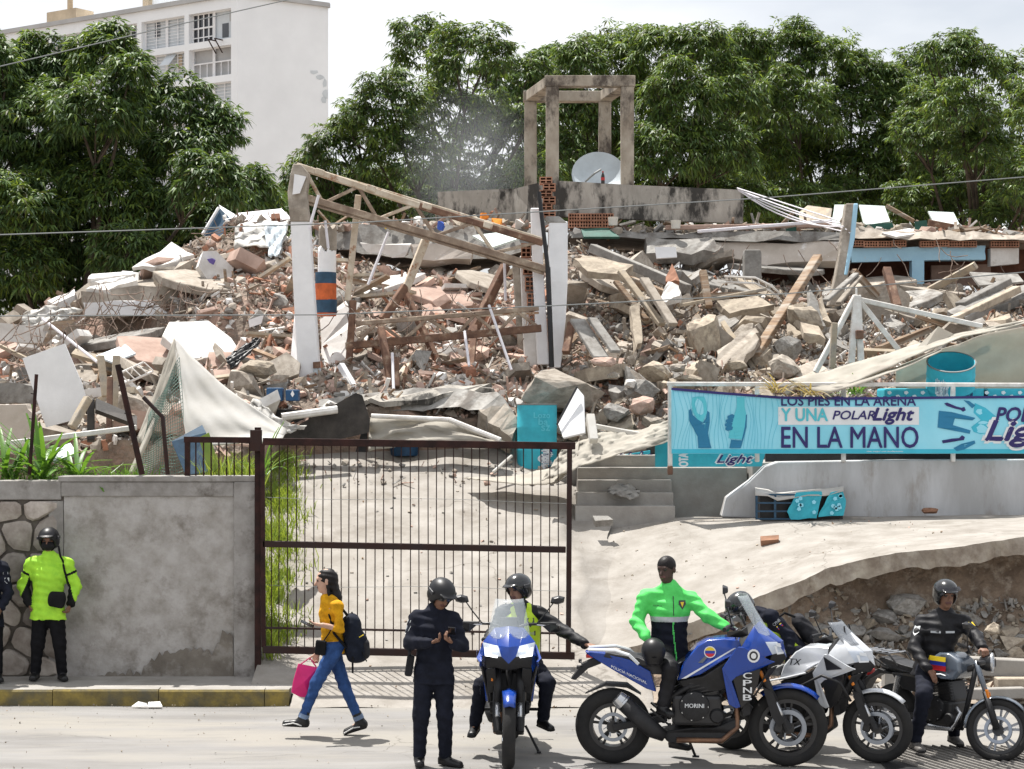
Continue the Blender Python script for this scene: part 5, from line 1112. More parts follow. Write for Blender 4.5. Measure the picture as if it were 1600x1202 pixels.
tree('leafy tree at the far right edge above the roof panels', 54, 1540, [(1478, 92, 38), (1530, 112, 40), (1500, 70, 22), (1592, 128, 44), (1500, 180, 50), (1580, 205, 54), (1470, 255, 46), (1540, 275, 54), (1612, 290, 54), (1500, 325, 42), (1585, 335, 46), (1425, 318, 38), (1645, 160, 60), (1440, 345, 44), (1560, 350, 44), (1450, 170, 40), (1640, 340, 50), (1520, 235, 46), (1440, 215, 40)], 5, (.30, .40, .12, .18), dens=10.5, leaf=.2)
for k, (lab, px, Lm) in enumerate((('dark tree showing in the gap left of the roof tower', 860, [(850, 170, 60), (880, 260, 60), (830, 300, 50), (900, 320, 50), (870, 110, 40)]), ('dark tree filling the gap between the two middle trees', 1170, [(1160, 130, 60), (1190, 220, 65), (1150, 300, 60), (1210, 330, 50), (1110, 330, 50)]), ('dark tree filling the gap near the right edge', 1440, [(1430, 130, 50), (1450, 220, 60), (1420, 300, 60), (1500, 300, 60), (1570, 280, 60), (1340, 320, 50)]), ('low dark tree behind the left end of the truss', 570, [(480, 330, 50), (560, 320, 50), (640, 310, 50), (720, 330, 50)]))): tree(lab, 68, px, Lm, 20 + k, (.6, .3, .02, .08), dens=7, leaf=.3, wid=.07)
# ---- grass along the driveway edge: nobody could count it
rs = np.random.RandomState(8)
def blades(name, label, X, Y, Z, h0, h1, w_, m):
    n = len(X); C = np.stack([X, Y, Z], 1); a = rs.rand(n) * 6.28; h_ = rs.uniform(h0, h1, n); ln = rs.uniform(.1, .6, n); b = rs.rand(n) * 6.28
    s_ = np.stack([np.cos(a), np.sin(a), 0 * a], 1) * w_; up = np.stack([np.cos(b) * ln * h_, np.sin(b) * ln * h_, h_], 1)
    V = np.stack([C - s_, C + s_, C + up * .6 + s_ * .7, C + up * .6 - s_ * .7, C + up * .6 - s_ * .7, C + up * .6 + s_ * .7, C + up + up * [.35, .35, -.12] + s_ * .1, C + up + up * [.35, .35, -.12] - s_ * .1], 1).reshape(-1, 3)
    o = link(name, fast_mesh(name, V, np.arange(len(V)).reshape(-1, 4), [m])); return tag(o, label, 'grass', kind='stuff')
n = 7000; Y = rs.uniform(22.9, 29.6, n); wd = .30 + .20 * np.sin(Y * 1.9) ** 2 + .16 * np.sin(Y * 4.3); X = -3.0 - .09 * (Y - 22.9) + rs.normal(0, .42, n) * wd + .08; ok = (np.sin(Y * 5.1 + X * 4) + .6 * np.sin(Y * 11 - X * 7)) > rs.uniform(-1.6, .9, n); X, Y = X[ok], Y[ok]; ok = X > np.where(Y < 23.2, -2.98, -3.66); X, Y = X[ok], Y[ok]
blades('grass', 'bright green grass along the left edge of the driveway', X, Y, .27 * (Y - 21.6) + .09 * np.maximum(0, Y - 23), .05, .24, .008, MT['grass'])
n = 500; X = rs.uniform(-3.75, -3.1, n); Y = rs.uniform(23.15, 24.2, n); blades('grass', 'tall weeds behind the short bar panel on the wall', X, Y, np.full(n, 2.3), .2, .62, .010, MT['grass'])
n = 500; X = rs.uniform(-6.3, -4.4, n); Y = rs.uniform(23.2, 24.0, n); blades('grass', 'low weeds growing behind the left wall top', X, Y, np.full(n, 2.3), .15, .45, .010, MT['plantleaf'])
n = 160; X = rs.uniform(-6.2, -5.95, n); Y = rs.uniform(21.95, 22.25, n); blades('grass', 'small grass tuft on the sidewalk at the left edge', X, Y, np.full(n, .165), .03, .09, .006, MT['grass'])
# ---- strap-leaved plants on the left wall
def strap_plant(label, px, py, d, n, ln, seed, m='plantleaf', up=1., name='leafy_plant', wd=.028, group='leafy plants'):
    rr = random.Random(seed); t = thing(name, label, 'plant', P(px, py, d), group=group)
    for k in range(n):
        a = rr.uniform(0, 6.28); L_ = ln * rr.uniform(.6, 1.15); el = rr.uniform(.5, 1.35) * up; dr = rr.uniform(.5, 1.3); g = MB(); prev = None; pts = []
        dirv = Vector((math.cos(a) * math.cos(el), math.sin(a) * math.cos(el), math.sin(el))); p = Vector((rr.uniform(-.08, .08), rr.uniform(-.06, .06), 0)); sd = Vector((-math.sin(a), math.cos(a), 0)); rows = []
        for i in range(7):
            w_ = wd * (math.sin(math.pi * (i + .6) / 7.2)) ** .7; rows.append([p - sd * w_ + Vector((0, 0, .3 * w_)), p, p + sd * w_ + Vector((0, 0, .3 * w_))]); dirv = (dirv + Vector((0, 0, -dr * .16))).normalized(); p = p + dirv * L_ / 6
        g.sheet(rows); g.obj('leaf', MT[m], t, smooth=True, fixn=False)
strap_plant('lush strap-leaved plant at the far left on the wall', 15, 748, 23.5, 30, .75, 1)
strap_plant('strap-leaved plant around the thin rusty post', 62, 748, 23.4, 34, .85, 2)
strap_plant('low arching plant left of the thick leaning post', 120, 748, 23.5, 26, .75, 3, up=.8)
strap_plant('sparse plant stems by the gate post', 410, 742, 23.2, 9, .7, 4, up=1.1, wd=.015)
strap_plant('dry palm frond tuft on the banner top edge, left', 1215, 614, 26.75, 22, .42, 6, 'dryleaf', .75, 'palm_tuft', .014, 'palm tufts on the banner')
strap_plant('dry palm frond tuft on the banner below the tarp tip', 1268, 618, 26.75, 24, .45, 7, 'dryleaf', .6, 'palm_tuft', .014, 'palm tufts on the banner')
strap_plant('green palm frond tuft in the shade under the tarp', 1340, 616, 27.6, 26, .5, 9, 'plantleaf', .8, 'palm_tuft', .014, 'palm tufts on the banner')
# ================================================================== BANNER, TARPS, DRUMS
def text_mesh(s_, bold=.0, shear=0., space=1.):
    cu = bpy.data.curves.new('txt', 'FONT'); cu.body = s_; cu.size = 1; cu.offset = 0; cu.fill_mode = 'FRONT'; cu.shear = shear; cu.space_character = space; cu.resolution_u = 3
    o = bpy.data.objects.new('txt', cu); COL.objects.link(o); dg = bpy.context.evaluated_depsgraph_get(); me = o.evaluated_get(dg).to_mesh()
    V = [v.co.copy() for v in me.vertices]; Fc = [tuple(p.vertices) for p in me.polygons]; o.evaluated_get(dg).to_mesh_clear(); bpy.data.objects.remove(o); bpy.data.curves.remove(cu)
    x0 = min(v.x for v in V); x1 = max(v.x for v in V); y0 = min(v.y for v in V); y1 = max(v.y for v in V)
    Q = [((v.x - x0) / (x1 - x0), (v.y - y0) / (y1 - y0)) for v in V]
    return Q, Fc
def lettering(s_, box, mapf, m, par, name='lettering', bold=.012, shear=0., space=1., up=None):
    """box in the mapped coordinates: x0, y0 (bottom), x1, y1 (top)"""
    V, Fc = text_mesh(s_, bold, shear, space); g = MB(); b0 = Vector(par.location)
    pts = [(lerp(box[0], box[2], x), lerp(box[1], box[3], y)) for x, y in V]
    if up: pts = [up(*p) for p in pts]
    bw = bold * 1.3 * abs(box[3] - box[1])       # heavier strokes: shifted copies, each a hair in front of the last
    for i, (dx, dy) in enumerate(((0, 0), (bw, 0), (-bw, 0), (0, bw), (0, -bw)) if bold > .004 else ((0, 0),)):
        W_ = [mapf(x + dx, y + dy) for x, y in pts]; q = mapf(*pts[0]); n_ = (mapf(pts[0][0] + bw + .01, pts[0][1]) - q).cross(mapf(pts[0][0], pts[0][1] + bw + .01) - q).normalized(); n_ = n_ if n_.y < 0 else -n_
        g.add([v + n_ * .0007 * i for v in W_], Fc)
    return g.obj(name, MT[m], par, fixn=False)
BD = 26.86
bn = thing('banner', 'long cyan advertising banner tied to the white railing', 'banner', P(1330, 708, BD))
def btop(px): return interp(px, [(1040, 606), (1120, 613), (1221, 620.5), (1320, 622), (1420, 621), (1700, 618)])
def bd(px, py): return BD + .018 * math.sin(px * .055 + py * .02) + .014 * math.sin(px * .021 + 1 + py * .05) + .007 * math.sin(px * .16 - py * .06)
def bmap(px, py, off=0.): return P(px, py, bd(px, py) - off) - Vector(bn.location)
g = MB(); g.sheet([[bmap(px, lerp(btop(px), 709, v)) for px in frange(1049, 1690, 110)] for v in frange(0, 1, 16)]); g.obj('cloth', MT['cyanlight'], bn, smooth=True, solid=.004)
def bpoly(pts, m, off, name='print', sub=3):
    q = []
    for i in range(len(pts)):
        a, b = pts[i], pts[(i + 1) % len(pts)]; q += [(lerp(a[0], b[0], k / sub), lerp(a[1], b[1], k / sub)) for k in range(sub)]
    tr = tessellate_polygon([[Vector((x, y, 0)) for x, y in q]]); g = MB(); g.add([bmap(x, y, off) for x, y in q], [tuple(t) for t in tr]); return g.obj(name, MT[m], bn, fixn=False)
def cz(L_): return [(1000 + x / 2.667, 480 + y / 2.667) for x, y in L_]
def strip(y0, y1, x0, x1, m, off):
    g = MB(); g.sheet([[bmap(px, py, off) for px in frange(x0, x1, 100)] for py in (y0, y1)]); g.obj('print', MT[m], bn, fixn=False)
def rect(x0, y0, x1, y1, m, off):
    g = MB(); g.sheet([[bmap(px, py, off) for px in frange(x0, x1, 40)] for py in frange(y0, y1, 5)]); g.obj('print', MT[m], bn, fixn=False)
strip(702, 708.6, 1050, 1688, 'cyanmid', .006)
rect(1216, 636, 1436, 664, 'printwhite', .006)
bpoly(cz([(1395, 400), (1440, 420), (1500, 470), (1440, 490), (1470, 520), (1420, 530), (1390, 520), (1380, 500), (1420, 470), (1390, 440)]), 'cyanmid', .006, sub=2)
bpoly([(1598, 660), (1620, 630), (1688, 622), (1688, 700), (1640, 700), (1610, 690)], 'cyanmid', .006)
for k in range(26):      # thin wave lines of the print
    px = 1054 + k * 6.2; g = MB(); pts = [bmap(px + 3 * math.sin(y * .05 + k * .3) + (7 * math.exp(-((y - 650) / 26) ** 2) * math.sin(k * .8)), y, .0055) for y in frange(btop(px) + 2, 701, 12)]
    rows = [[p - Vector((.0022, 0, 0)), p + Vector((.0022, 0, 0))] for p in pts]; g.sheet(rows); g.obj('print', MT['cyanmid'], bn, fixn=False)
bpoly(cz([(217, 378), (240, 372), (268, 374), (278, 400), (279, 440), (262, 480), (240, 470), (222, 440), (214, 405)]), 'printteal', .009)
bpoly(cz([(204, 430), (212, 424), (220, 450), (240, 468), (262, 482), (276, 462), (281, 432), (290, 440), (291, 480), (284, 525), (290, 560), (298, 588), (243, 588), (240, 540), (222, 505), (205, 475)]), 'bannerdeep', .011)
bpoly(cz([(405, 376), (436, 376), (436, 415), (444, 450), (440, 500), (424, 552), (368, 546), (378, 500), (392, 450), (402, 420)]), 'printteal', .009)
bpoly(cz([(372, 588), (380, 552), (424, 556), (436, 500), (440, 450), (446, 448), (444, 500), (430, 555), (420, 588)]), 'bannerdeep', .011)
for x, y in ((378, 458), (372, 474), (368, 490), (370, 506)): bpoly(cz([(x - 14, y - 4), (x + 6, y - 12), (x + 18, y - 6), (x + 14, y + 6), (x - 4, y + 10), (x - 14, y + 6)]), 'bannerdeep', .011)
bpoly(cz([(1246, 432), (1300, 438), (1398, 462), (1386, 472), (1312, 464), (1304, 492), (1378, 514), (1374, 528), (1240, 502)]), 'bannerdeep', .009)
bpoly(cz([(1272 + 14 * math.cos(a), 472 + 14 * math.sin(a)) for a in frange(0, 5.8, 12)]), 'printwhite', .011, sub=1)
bpoly(cz([(1268, 402), (1280, 398), (1318, 414), (1340, 420), (1352, 416), (1358, 430), (1346, 436), (1336, 428), (1316, 424), (1278, 412)]), 'navy', .011)
bpoly(cz([(1258, 556), (1300, 548), (1330, 546), (1342, 534), (1354, 542), (1350, 554), (1334, 556), (1300, 562), (1262, 568)]), 'navy', .011)
bpoly(cz([(1348, 388), (1372, 392), (1398, 410), (1384, 422), (1366, 404)]), 'bannerdeep', .009); bpoly(cz([(1306, 588), (1340, 570), (1394, 556), (1398, 568), (1350, 594), (1320, 600)]), 'bannerdeep', .009)
def bl(s_, x0, y0, x1, y1, m, off=.012, **k): lettering(s_, (x0, y1, x1, y0), lambda x, y: bmap(x, y, off), m, bn, **k)
bl('LOS PIES EN LA ARENA', 1221, 619.5, 1431, 634, 'navy', bold=.02)
bl('Y UNA', 1221, 638.5, 1293, 658, 'printteal', bold=.03)
bl('POLAR', 1301, 642, 1367, 655.5, 'navy', bold=.02, shear=.25); bl('Light', 1364, 638, 1428, 663, 'navy', bold=.03, shear=.3)
bl('EN LA MANO', 1221, 667, 1435, 700, 'navy', bold=.010)
bl('POLAR', 1556, 637, 1646, 659, 'navy', bold=.03, shear=.25)
bl('Light', 1537, 656, 1668, 700, 'printwhite', off=.011, bold=.075, shear=.3); bl('Light', 1540, 658, 1665, 698, 'navy', off=.014, bold=.03, shear=.3)
bl('vive mejor con moderacion', 1354, 704.2, 1411, 707.2, 'printwhite', bold=.0)
g = MB(); g.sheet([[bmap(px, btop(px) - 1 + v * 4, .016 + .006 * v) for px in frange(1049, 1690, 100)] for v in (0, 1)]); g.obj('dark_hem', MT['navy'], bn, fixn=False)
# railing
rl = thing('white_railing', 'white metal railing the banner hangs on', 'railing', P(1300, 720, 26.95))
for a, b, w_, m in (((1042, 600, 26.98), (1690, 602, 26.98), .06, 'railwhite'),): beam('top_rail', None, None, a, b, w_, m, par=rl)
for px in (1047, 1183, 1318, 1489, 1640): beam('post', None, None, (px, 601, 26.98), (px, 736 if px < 1100 else 722, 26.98), .062, 'railwhite', par=rl)
beam('rusty_foot', None, None, (1047, 728, 26.96), (1047, 742, 26.96), .075, 'rust', par=rl)
beam('lower_rail', None, None, (1050, 702, 27.02), (1690, 703, 27.02), .04, 'railwhite', par=rl)
# cyan wrapped crates and advertising panels
for lab, pts, m in (('cyan advertising panel behind the top steps', [(930, 728, 28.3), (968, 712, 28.3), (1016, 704, 28.3), (1016, 729, 28.3)], 'cyan'), ('cyan drum side beside the banner post', [(1024, 690, 27.6), (1046, 684, 27.6), (1046, 730, 27.6), (1024, 730, 27.6)], 'cyan'), ('cyan cloth hanging under the banner left end', [(1050, 706, 27.15), (1196, 708, 27.15), (1190, 729, 27.15), (1050, 730, 27.15)], 'cyan'),
                    ('dark panel beneath the tarp behind the steps', [(1010, 700, 28.4), (1026, 694, 28.4), (1026, 730, 28.4), (1010, 730, 28.4)], 'darkpanel')):
    o = plate('advertising_panel', lab, 'panel', pts, .08, m)
    if 'behind the top' in lab:
        lettering('Light', (964, 727, 1020, 706), lambda x, y: P(x, y, 28.2) - o.location, 'navy', o, bold=.05, shear=.4); lettering('Light', (966, 726, 1018, 707.5), lambda x, y: P(x, y, 28.19) - o.location, 'printwhite', o, bold=-.0, shear=.4)
    if 'hanging' in lab:
        lettering('Light', (1118, 728, 1178, 710), lambda x, y: P(x, y, 27.06) - o.location, 'printwhite', o, bold=.07, shear=.4); lettering('Light', (1120, 727, 1176, 711), lambda x, y: P(x, y, 27.05) - o.location, 'navy', o, bold=.02, shear=.4)
        lettering('OTA', (1061, 728, 1075, 708), lambda x, y: P(x, y, 27.06) - o.location, 'printwhite', o, up=lambda x, y: (1061 + (y - 708) / 20 * 14, 708 + (1075 - x) / 14 * 21), bold=.03)
for k in range(4):
    A, B = P(1382 + k * 76, 607, 27.6), P(1455 + k * 76, 640, 28.2); t = thing('wrapped_case', ('left end of', 'second of', 'third of', 'right end of')[k] + ' the row of cyan wrapped cases behind the railing', 'case', ((A.x + B.x) / 2, 27.9, B.z), group='cyan wrapped cases behind the railing')
    g = MB(); wbox(g, A, (B.x, B.y, 2.58)); wobj(g, 'case', MT['cyan'], t, bevel=.03)
    for j in range(5):
        q = P(1390 + k * 76 + j * 13, 614 + (j % 2) * 6, 27.58); g = MB(); g.add([q + Vector((x, 0, z)) for x, z in ((-.03, -.01), (0, -.028), (.035, 0), (.01, .03), (-.03, .02))], [(0, 1, 2, 3, 4)]); wobj(g, 'printed_mark', MT['printwhite'], t)
# black backing stands in for the shade on stored stock under the banner
plate('dark_sheet', 'black sheet standing in for shade in the gap below the banner', 'sheet', [(1196, 706, 27.5), (1690, 706, 27.5), (1690, 722, 27.5), (1196, 722, 27.5)], .05, 'black')
# cyan drum by the gate
def drum(label, px, ytop, ybot, d, rpx, tilt=None, open_=False, name='cyan_drum'):
    t = thing(name, label, 'drum', P(px, ybot, d)); s_ = d / F; h_ = (ybot - ytop) * s_; r_ = rpx * s_
    if tilt: t.rotation_euler = tilt
    pr = [(0, 0), (r_, 0), (r_, h_ * .3), (r_ * 1.02, h_ * .32), (r_, h_ * .34), (r_, h_ * .64), (r_ * 1.02, h_ * .66), (r_, h_ * .68), (r_, h_), (r_ * .95, h_)] + ([(r_ * .94, h_ * .05), (0, h_ * .05)] if open_ else [(r_ * .94, h_ - .03), (0, h_ - .03)])
    g = MB(); g.lathe(pr, 28); g.obj('body', MT['cyan'], t, angle=40)
    g = MB(); g.lathe([(r_ * 1.0, h_ - .012), (r_ * 1.03, h_ - .006), (r_ * 1.03, h_ + .006), (r_ * .97, h_ + .008)], 28); g.obj('rim', MT['wire'], t, angle=40)
    def cm(x, y): a = -math.pi / 2 + x / r_; return Vector((math.cos(a) * r_ * 1.025, math.sin(a) * r_ * 1.025, y))
    t['r'] = r_; return t, h_, r_, cm
t, h_, r_, cm = drum('upright cyan wrapped drum at the top of the driveway', 839, 632, 737, 29.0, 31)
for s_, y0, y1, x0, x1 in (('Lozo', .80, .88, -.05, .20), ('ba', .70, .79, .02, .16), ('sz', .61, .69, .06, .2)): lettering(s_, (x0, y0 * h_, x1, y1 * h_), cm, 'printteal', t, bold=.03)
lettering('Light', (-.02, .06 * h_, .24, .36 * h_), cm, 'printwhite', t, bold=.06, up=lambda x, y: (-.02 + (y - .06 * h_) * .7 + .05, .02 * h_ + (x + .02) * 1.4 + .02)); lettering('Light', (0, .08 * h_, .22, .33 * h_), lambda x, y: cm(x, y) * 1.004, 'navy', t, bold=.0, up=lambda x, y: (-.02 + (y - .06 * h_) * .7 + .05, .02 * h_ + (x + .02) * 1.4 + .02))
g = MB(); V = [cm(x, y) for x, y in ((.16, .3 * h_), (.22, .36 * h_), (.26, .3 * h_), (.2, .25 * h_))]; g.add(V, [(0, 1, 2, 3)]); g.obj('printed_diamond', MT['navy'], t)
t, h_, r_, cm = drum('tilted open cyan drum caught under the tarp at the right', 1484, 560, 622, 27.75, 37, (R(26), R(-4), 0), True)
lettering('Light', (-.28, .2 * h_, -.12, .75 * h_), cm, 'printwhite', t, bold=.05); lettering('Light', (-.27, .24 * h_, -.13, .7 * h_), lambda x, y: cm(x, y) * 1.004, 'navy', t, bold=.0)
lettering('POLAR', (.10, .06 * h_, .3, .3 * h_), cm, 'navy', t, bold=.03, shear=.4)
g = MB(); g.lathe([(r_ * 1.02, -.02), (r_ * 1.06, 0), (r_ * 1.06, .05), (r_ * 1.02, .06)], 26); g.obj('wooden_ring', MT['wood'], t)
# torn wrapped crate against the retaining wall
cr = thing('torn_crate', 'dark bottle crate in torn cyan plastic wrap at the retaining wall', 'crate', P(1250, 810, 26.6))
def crp(px, py, d): return P(px, py, d) - cr.location
g = MB()
for px in (1182, 1211, 1240): g = MB(); g.bar(crp(px, 812, 26.5), crp(px, 772, 26.5), .03); g.obj('crate_bar', MT['navyband'], cr)
for py in (773, 786, 799, 811): g = MB(); g.bar(crp(1181, py, 26.49), crp(1241, py, 26.49), .022); g.obj('crate_bar', MT['navyband'], cr)
g = MB(); c = crp(1248, 792, 26.86); g.box(c, (1.15, .5, .34)); g.obj('crate_body', MT['black'], cr)
A = [(1180, 766), (1200, 768), (1215, 775), (1238, 772), (1262, 768), (1290, 767), (1318, 762)]
g = MB(); g.sheet([[crp(x, y + dy + 2 * fold(x * .2, dy), dd) for x, y in A] for dy, dd in ((0, 27.0), (-3, 26.75), (1, 26.5), (7, 26.46))]); g.obj('torn_wrap', MT['tarpwhite'], cr, smooth=True, solid=.006)
for nm, pts in (('wrap', [(1236, 812, 26.47), (1230, 800, 26.46), (1240, 780, 26.46), (1244, 770, 26.47), (1284, 768, 26.47), (1284, 776, 26.46), (1278, 800, 26.44), (1276, 810, 26.45)]), ('wrap', [(1279, 808, 26.45), (1282, 798, 26.44), (1298, 770, 26.46), (1316, 765, 26.48), (1322, 782, 26.46), (1318, 806, 26.45)])):
    o = plate(nm, None, None, pts, .02, 'cyan', par=cr, jag=.008, sub=2)
rr = random.Random(4)
for k in range(16):
    px, py = rr.choice(((rr.uniform(1244, 1274), rr.uniform(776, 806)), (rr.uniform(1296, 1314), rr.uniform(774, 804)))); q = crp(px, py, 26.425); g = MB(); a = rr.uniform(-.5, .5)
    g.add([q + Vector((x * math.cos(a) - z * math.sin(a), 0, x * math.sin(a) + z * math.cos(a))) for x, z in ((-.03, -.012), (0, -.03), (.03, -.008), (.012, .028), (-.022, .022))], [(0, 1, 2, 3, 4)]); g.obj('printed_mark', MT['cyanlight'], cr)
# ---- tarps
cloth('canvas_tarp', 'big cream canvas tent sheet peaked behind the fence panel', 'tarp', [(272, 527, 25.2), (298, 556, 25), (342, 596, 24.8), (398, 638, 24.6), (448, 672, 24.5)], [(284, 640, 24.6), (292, 692, 24.3), (330, 696, 24.2), (370, 694, 24.2), (440, 690, 24.2)], 'tarpwhite', 30, 26, amp=.025, fr=4)
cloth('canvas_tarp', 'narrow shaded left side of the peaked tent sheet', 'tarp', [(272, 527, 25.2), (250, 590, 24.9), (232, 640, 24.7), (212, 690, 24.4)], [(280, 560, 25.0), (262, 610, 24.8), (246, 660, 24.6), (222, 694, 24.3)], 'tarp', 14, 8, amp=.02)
cloth('white_cloth', 'bundled white cloth hanging left of the void', 'cloth', [(396, 622, 25.5), (412, 632, 25.5), (428, 648, 25.4), (450, 660, 25.6), (480, 668, 25.8)], [(380, 650, 25), (392, 672, 24.9), (408, 690, 24.8), (428, 690, 25), (446, 676, 25.4)], 'tarpwhite', 18, 14, amp=.08, fr=9)
nt_ = thing('sports_netting', 'green grey knotted netting under the peaked tent sheet', 'net', P(255, 700, 24))
g = MB()
def npnt(u, v): a = P(lerp(232, 212, v), lerp(650, 742, v), 24.0); b = P(lerp(282, 288, v), lerp(560, 742, v), 24.2); q = a.lerp(b, u); return q + Vector((0, .08 * math.sin(u * 5 + v * 7), .02 * math.sin(u * 9 + v * 4))) - nt_.location
for i in range(20): g.tube([npnt(i / 19, v) for v in frange(0, 1, 14)], .004, 3, caps=False)
for j in range(34): g.tube([npnt(u, j / 33) for u in frange(0, 1, 12)], .004, 3, caps=False)
MT['net'] = mat('net_cord', (.16, .26, .22), .8, .3, 4, None, 0); g.obj('mesh_cord', MT['net'], nt_, fixn=False)
plate('poster_board', 'small dark poster board propped against the netting', 'board', [(268, 690, 23.6), (316, 664, 23.8), (322, 676, 23.7), (326, 738, 23.4), (290, 742, 23.4)], .03, 'navyband')
plate('poster_board', 'green and yellow picture panel beside the dark poster board', 'board', [(310, 684, 23.5), (326, 676, 23.5), (342, 730, 23.3), (328, 742, 23.3)], .02, 'grass')
# right tarp: folded strip and hanging canopy
cloth('canvas_tarp', 'long folded tarp strip rising to the right edge above the banner', 'tarp', [(1232, 594, 27.2), (1300, 578, 27.4), (1400, 548, 27.8), (1500, 520, 28), (1640, 492, 28.2)], [(1292, 612, 26.8), (1336, 598, 26.9), (1420, 560, 27.2), (1500, 528, 27.6), (1640, 498, 28)], 'tarp', 34, 10, amp=.035, fr=11)
cloth('canvas_tarp', 'thin lower fold of the long tarp strip', 'tarp', [(1250, 606, 26.95), (1330, 590, 27.1), (1410, 572, 27.3), (1470, 546, 27.5)], [(1292, 615, 26.75), (1340, 602, 26.8), (1420, 572, 27.1), (1472, 548, 27.4)], 'tarp', 18, 6, amp=.02, fr=9)
cloth('canvas_tarp', 'hanging grey canopy panel behind the tilted drum', 'tarp', [(1400, 574, 28.2), (1470, 546, 28.4), (1540, 522, 28.5), (1660, 500, 28.6)], [(1400, 640, 28.9), (1470, 640, 28.9), (1540, 640, 28.9), (1660, 640, 28.9)], 'tarp', 20, 14, amp=.04)
plate('cloth_flap', 'pale triangular tarp flap over the tilted drum', 'tarp', [(1430, 545, 27.7), (1466, 510, 27.9), (1490, 522, 27.9), (1440, 552, 27.6)], .02, 'tarp')
tp_ = thing('white_pole_frame', 'collapsed white tent pole frame standing on the right rubble', 'frame', P(1338, 575, 28.8))
for a, b in (((1337, 462), (1274, 582)), ((1338, 462), (1330, 568)), ((1340, 462), (1345, 566)), ((1342, 468), (1408, 552)), ((1342, 468), (1535, 510))): beam('pole', None, None, (*a, 28.9), (*b, 28.7), .095 if b[0] in (1330, 1345) else .075, 'railwhite', par=tp_)
beam('rust_clamp', None, None, (1343, 516, 28.7), (1343, 530, 28.7), .11, 'rust', par=tp_); beam('spike', None, None, (1338, 450, 28.9), (1338, 464, 28.9), .03, 'railwhite', par=tp_)
beam('timber', 'pale blunt timber standing left of the tripod', 'timber', (1304, 505, 28.6), (1300, 576, 28.5), .09, 'woodpale')
# left of banner: cream tarp and white signboard by the drum
cloth('canvas_tarp', 'cream tarp draped between the drum and the banner post', 'tarp', [(880, 700, 27.6), (940, 676, 27.8), (1000, 672, 27.9), (1046, 656, 27.6)], [(846, 752, 27.0), (880, 740, 26.9), (940, 718, 27), (1046, 690, 27.2)], 'tarp', 30, 16, amp=.05, fr=11)
cloth('white_sheet', 'torn white sheet lying on the driveway before the cyan drum', 'sheet', [(724, 747, 27.9), (800, 745, 27.9), (870, 730, 27.8), (905, 690, 27.6)], [(760, 751, 27.4), (820, 758, 27.2), (868, 756, 27.1), (900, 728, 27.1)], 'tarp', 24, 10, amp=.03, fr=12)
plate('white_signboard', 'white signboard wedge leaning right of the cyan drum', 'signboard', [(872, 662, 28.2), (902, 606, 28.4), (912, 618, 28.3), (914, 676, 28), (880, 684, 28)], .04, 'whitewall'); beam('sign_frame', 'dark edge rail of the white signboard', 'rail', (870, 664, 28.1), (902, 604, 28.3), .03, 'black')
for lab, a, b, w_ in (('short pale post stub in the cream tarp', (922, 650, 27.6), (928, 690, 27.3), .12), ('white trim bar lying above the cream tarp', (930, 666, 28), (1004, 680, 27.7), .07), ('white lath leaning by the drum base', (770, 738, 28), (800, 712, 28.3), .04)): beam('white_bar', lab, 'bar', a, b, w_, 'tarpwhite')
# ---- small litter
rl_ = random.Random(12)
def litter(lab, px, py, z, d, s_, m, name='litter', sc=(1, 1, .5)):
    V, Fc = rock_t(rl_, .8); g = MB(); g.add([(x * s_ * sc[0], y * s_ * sc[1], z_ * s_ * sc[2]) for x, y, z_ in V], Fc); o = g.obj(name, MT[m]); q = P(px, py, d); o.location = (q.x, d, z + s_ * sc[2] * .4); return tag(o, lab, 'litter')
dl = GD(1098)
plate('crumpled_paper', 'white crumpled paper lying at the yellow kerb', 'paper', [(205, 1104, 21.60), (216, 1096, 21.66), (229, 1099, 21.62), (230, 1104, 21.58)], .008, 'litter'); plate('crumpled_paper', 'second half of the white paper at the kerb', 'paper', [(230, 1104, 21.58), (232, 1097, 21.66), (250, 1096, 21.66), (254, 1104, 21.58)], .008, 'litter')
plate('brick_piece', 'flat brown brick lying on the sloping apron', 'brick', [(1188, 838, 25.2), (1217, 836, 25.2), (1217, 843, 25.1), (1189, 845, 25.1)], .09, 'pavebrick')
plate('brick_piece', 'grey stone lying at the foot of the steps', 'stone', [(926, 806, 26.4), (950, 806, 26.4), (958, 812, 26.3), (930, 814, 26.3)], .1, 'concg')
boulder('small clay lump at the base of the retaining wall', 1453, 798, 26.8, 15, 6, .08, 'pavebrick', 51, nm='clay_lump', cat='lump')
cloth('grey_rag', 'grey bundled rag lying on the steps', 'rag', [(948, 764, 27.2), (965, 756, 27.3), (982, 756, 27.3), (1000, 768, 27.2)], [(950, 770, 27.1), (966, 774, 27.0), (984, 781, 27.0), (998, 776, 27.1)], 'concg', 10, 8, amp=.05, fr=9)
for k in range(46):
    y = rl_.uniform(22.0, 29.5); x = rl_.uniform(-2.4, .8); V, Fc = rl_.choice(TR); s_ = rl_.uniform(.02, .07); g = MB(); g.add([(a * s_, b * s_, c * s_ * .6) for a, b, c in V], Fc)
    o = g.obj('pebble', MT[rl_.choice(('concg', 'wood', 'conc', 'pink'))]); o.location = (x, y, ramp_z(y) + s_ * .15); tag(o, 'small stray pebble lying on the driveway', 'pebble', 'pebbles on the driveway')
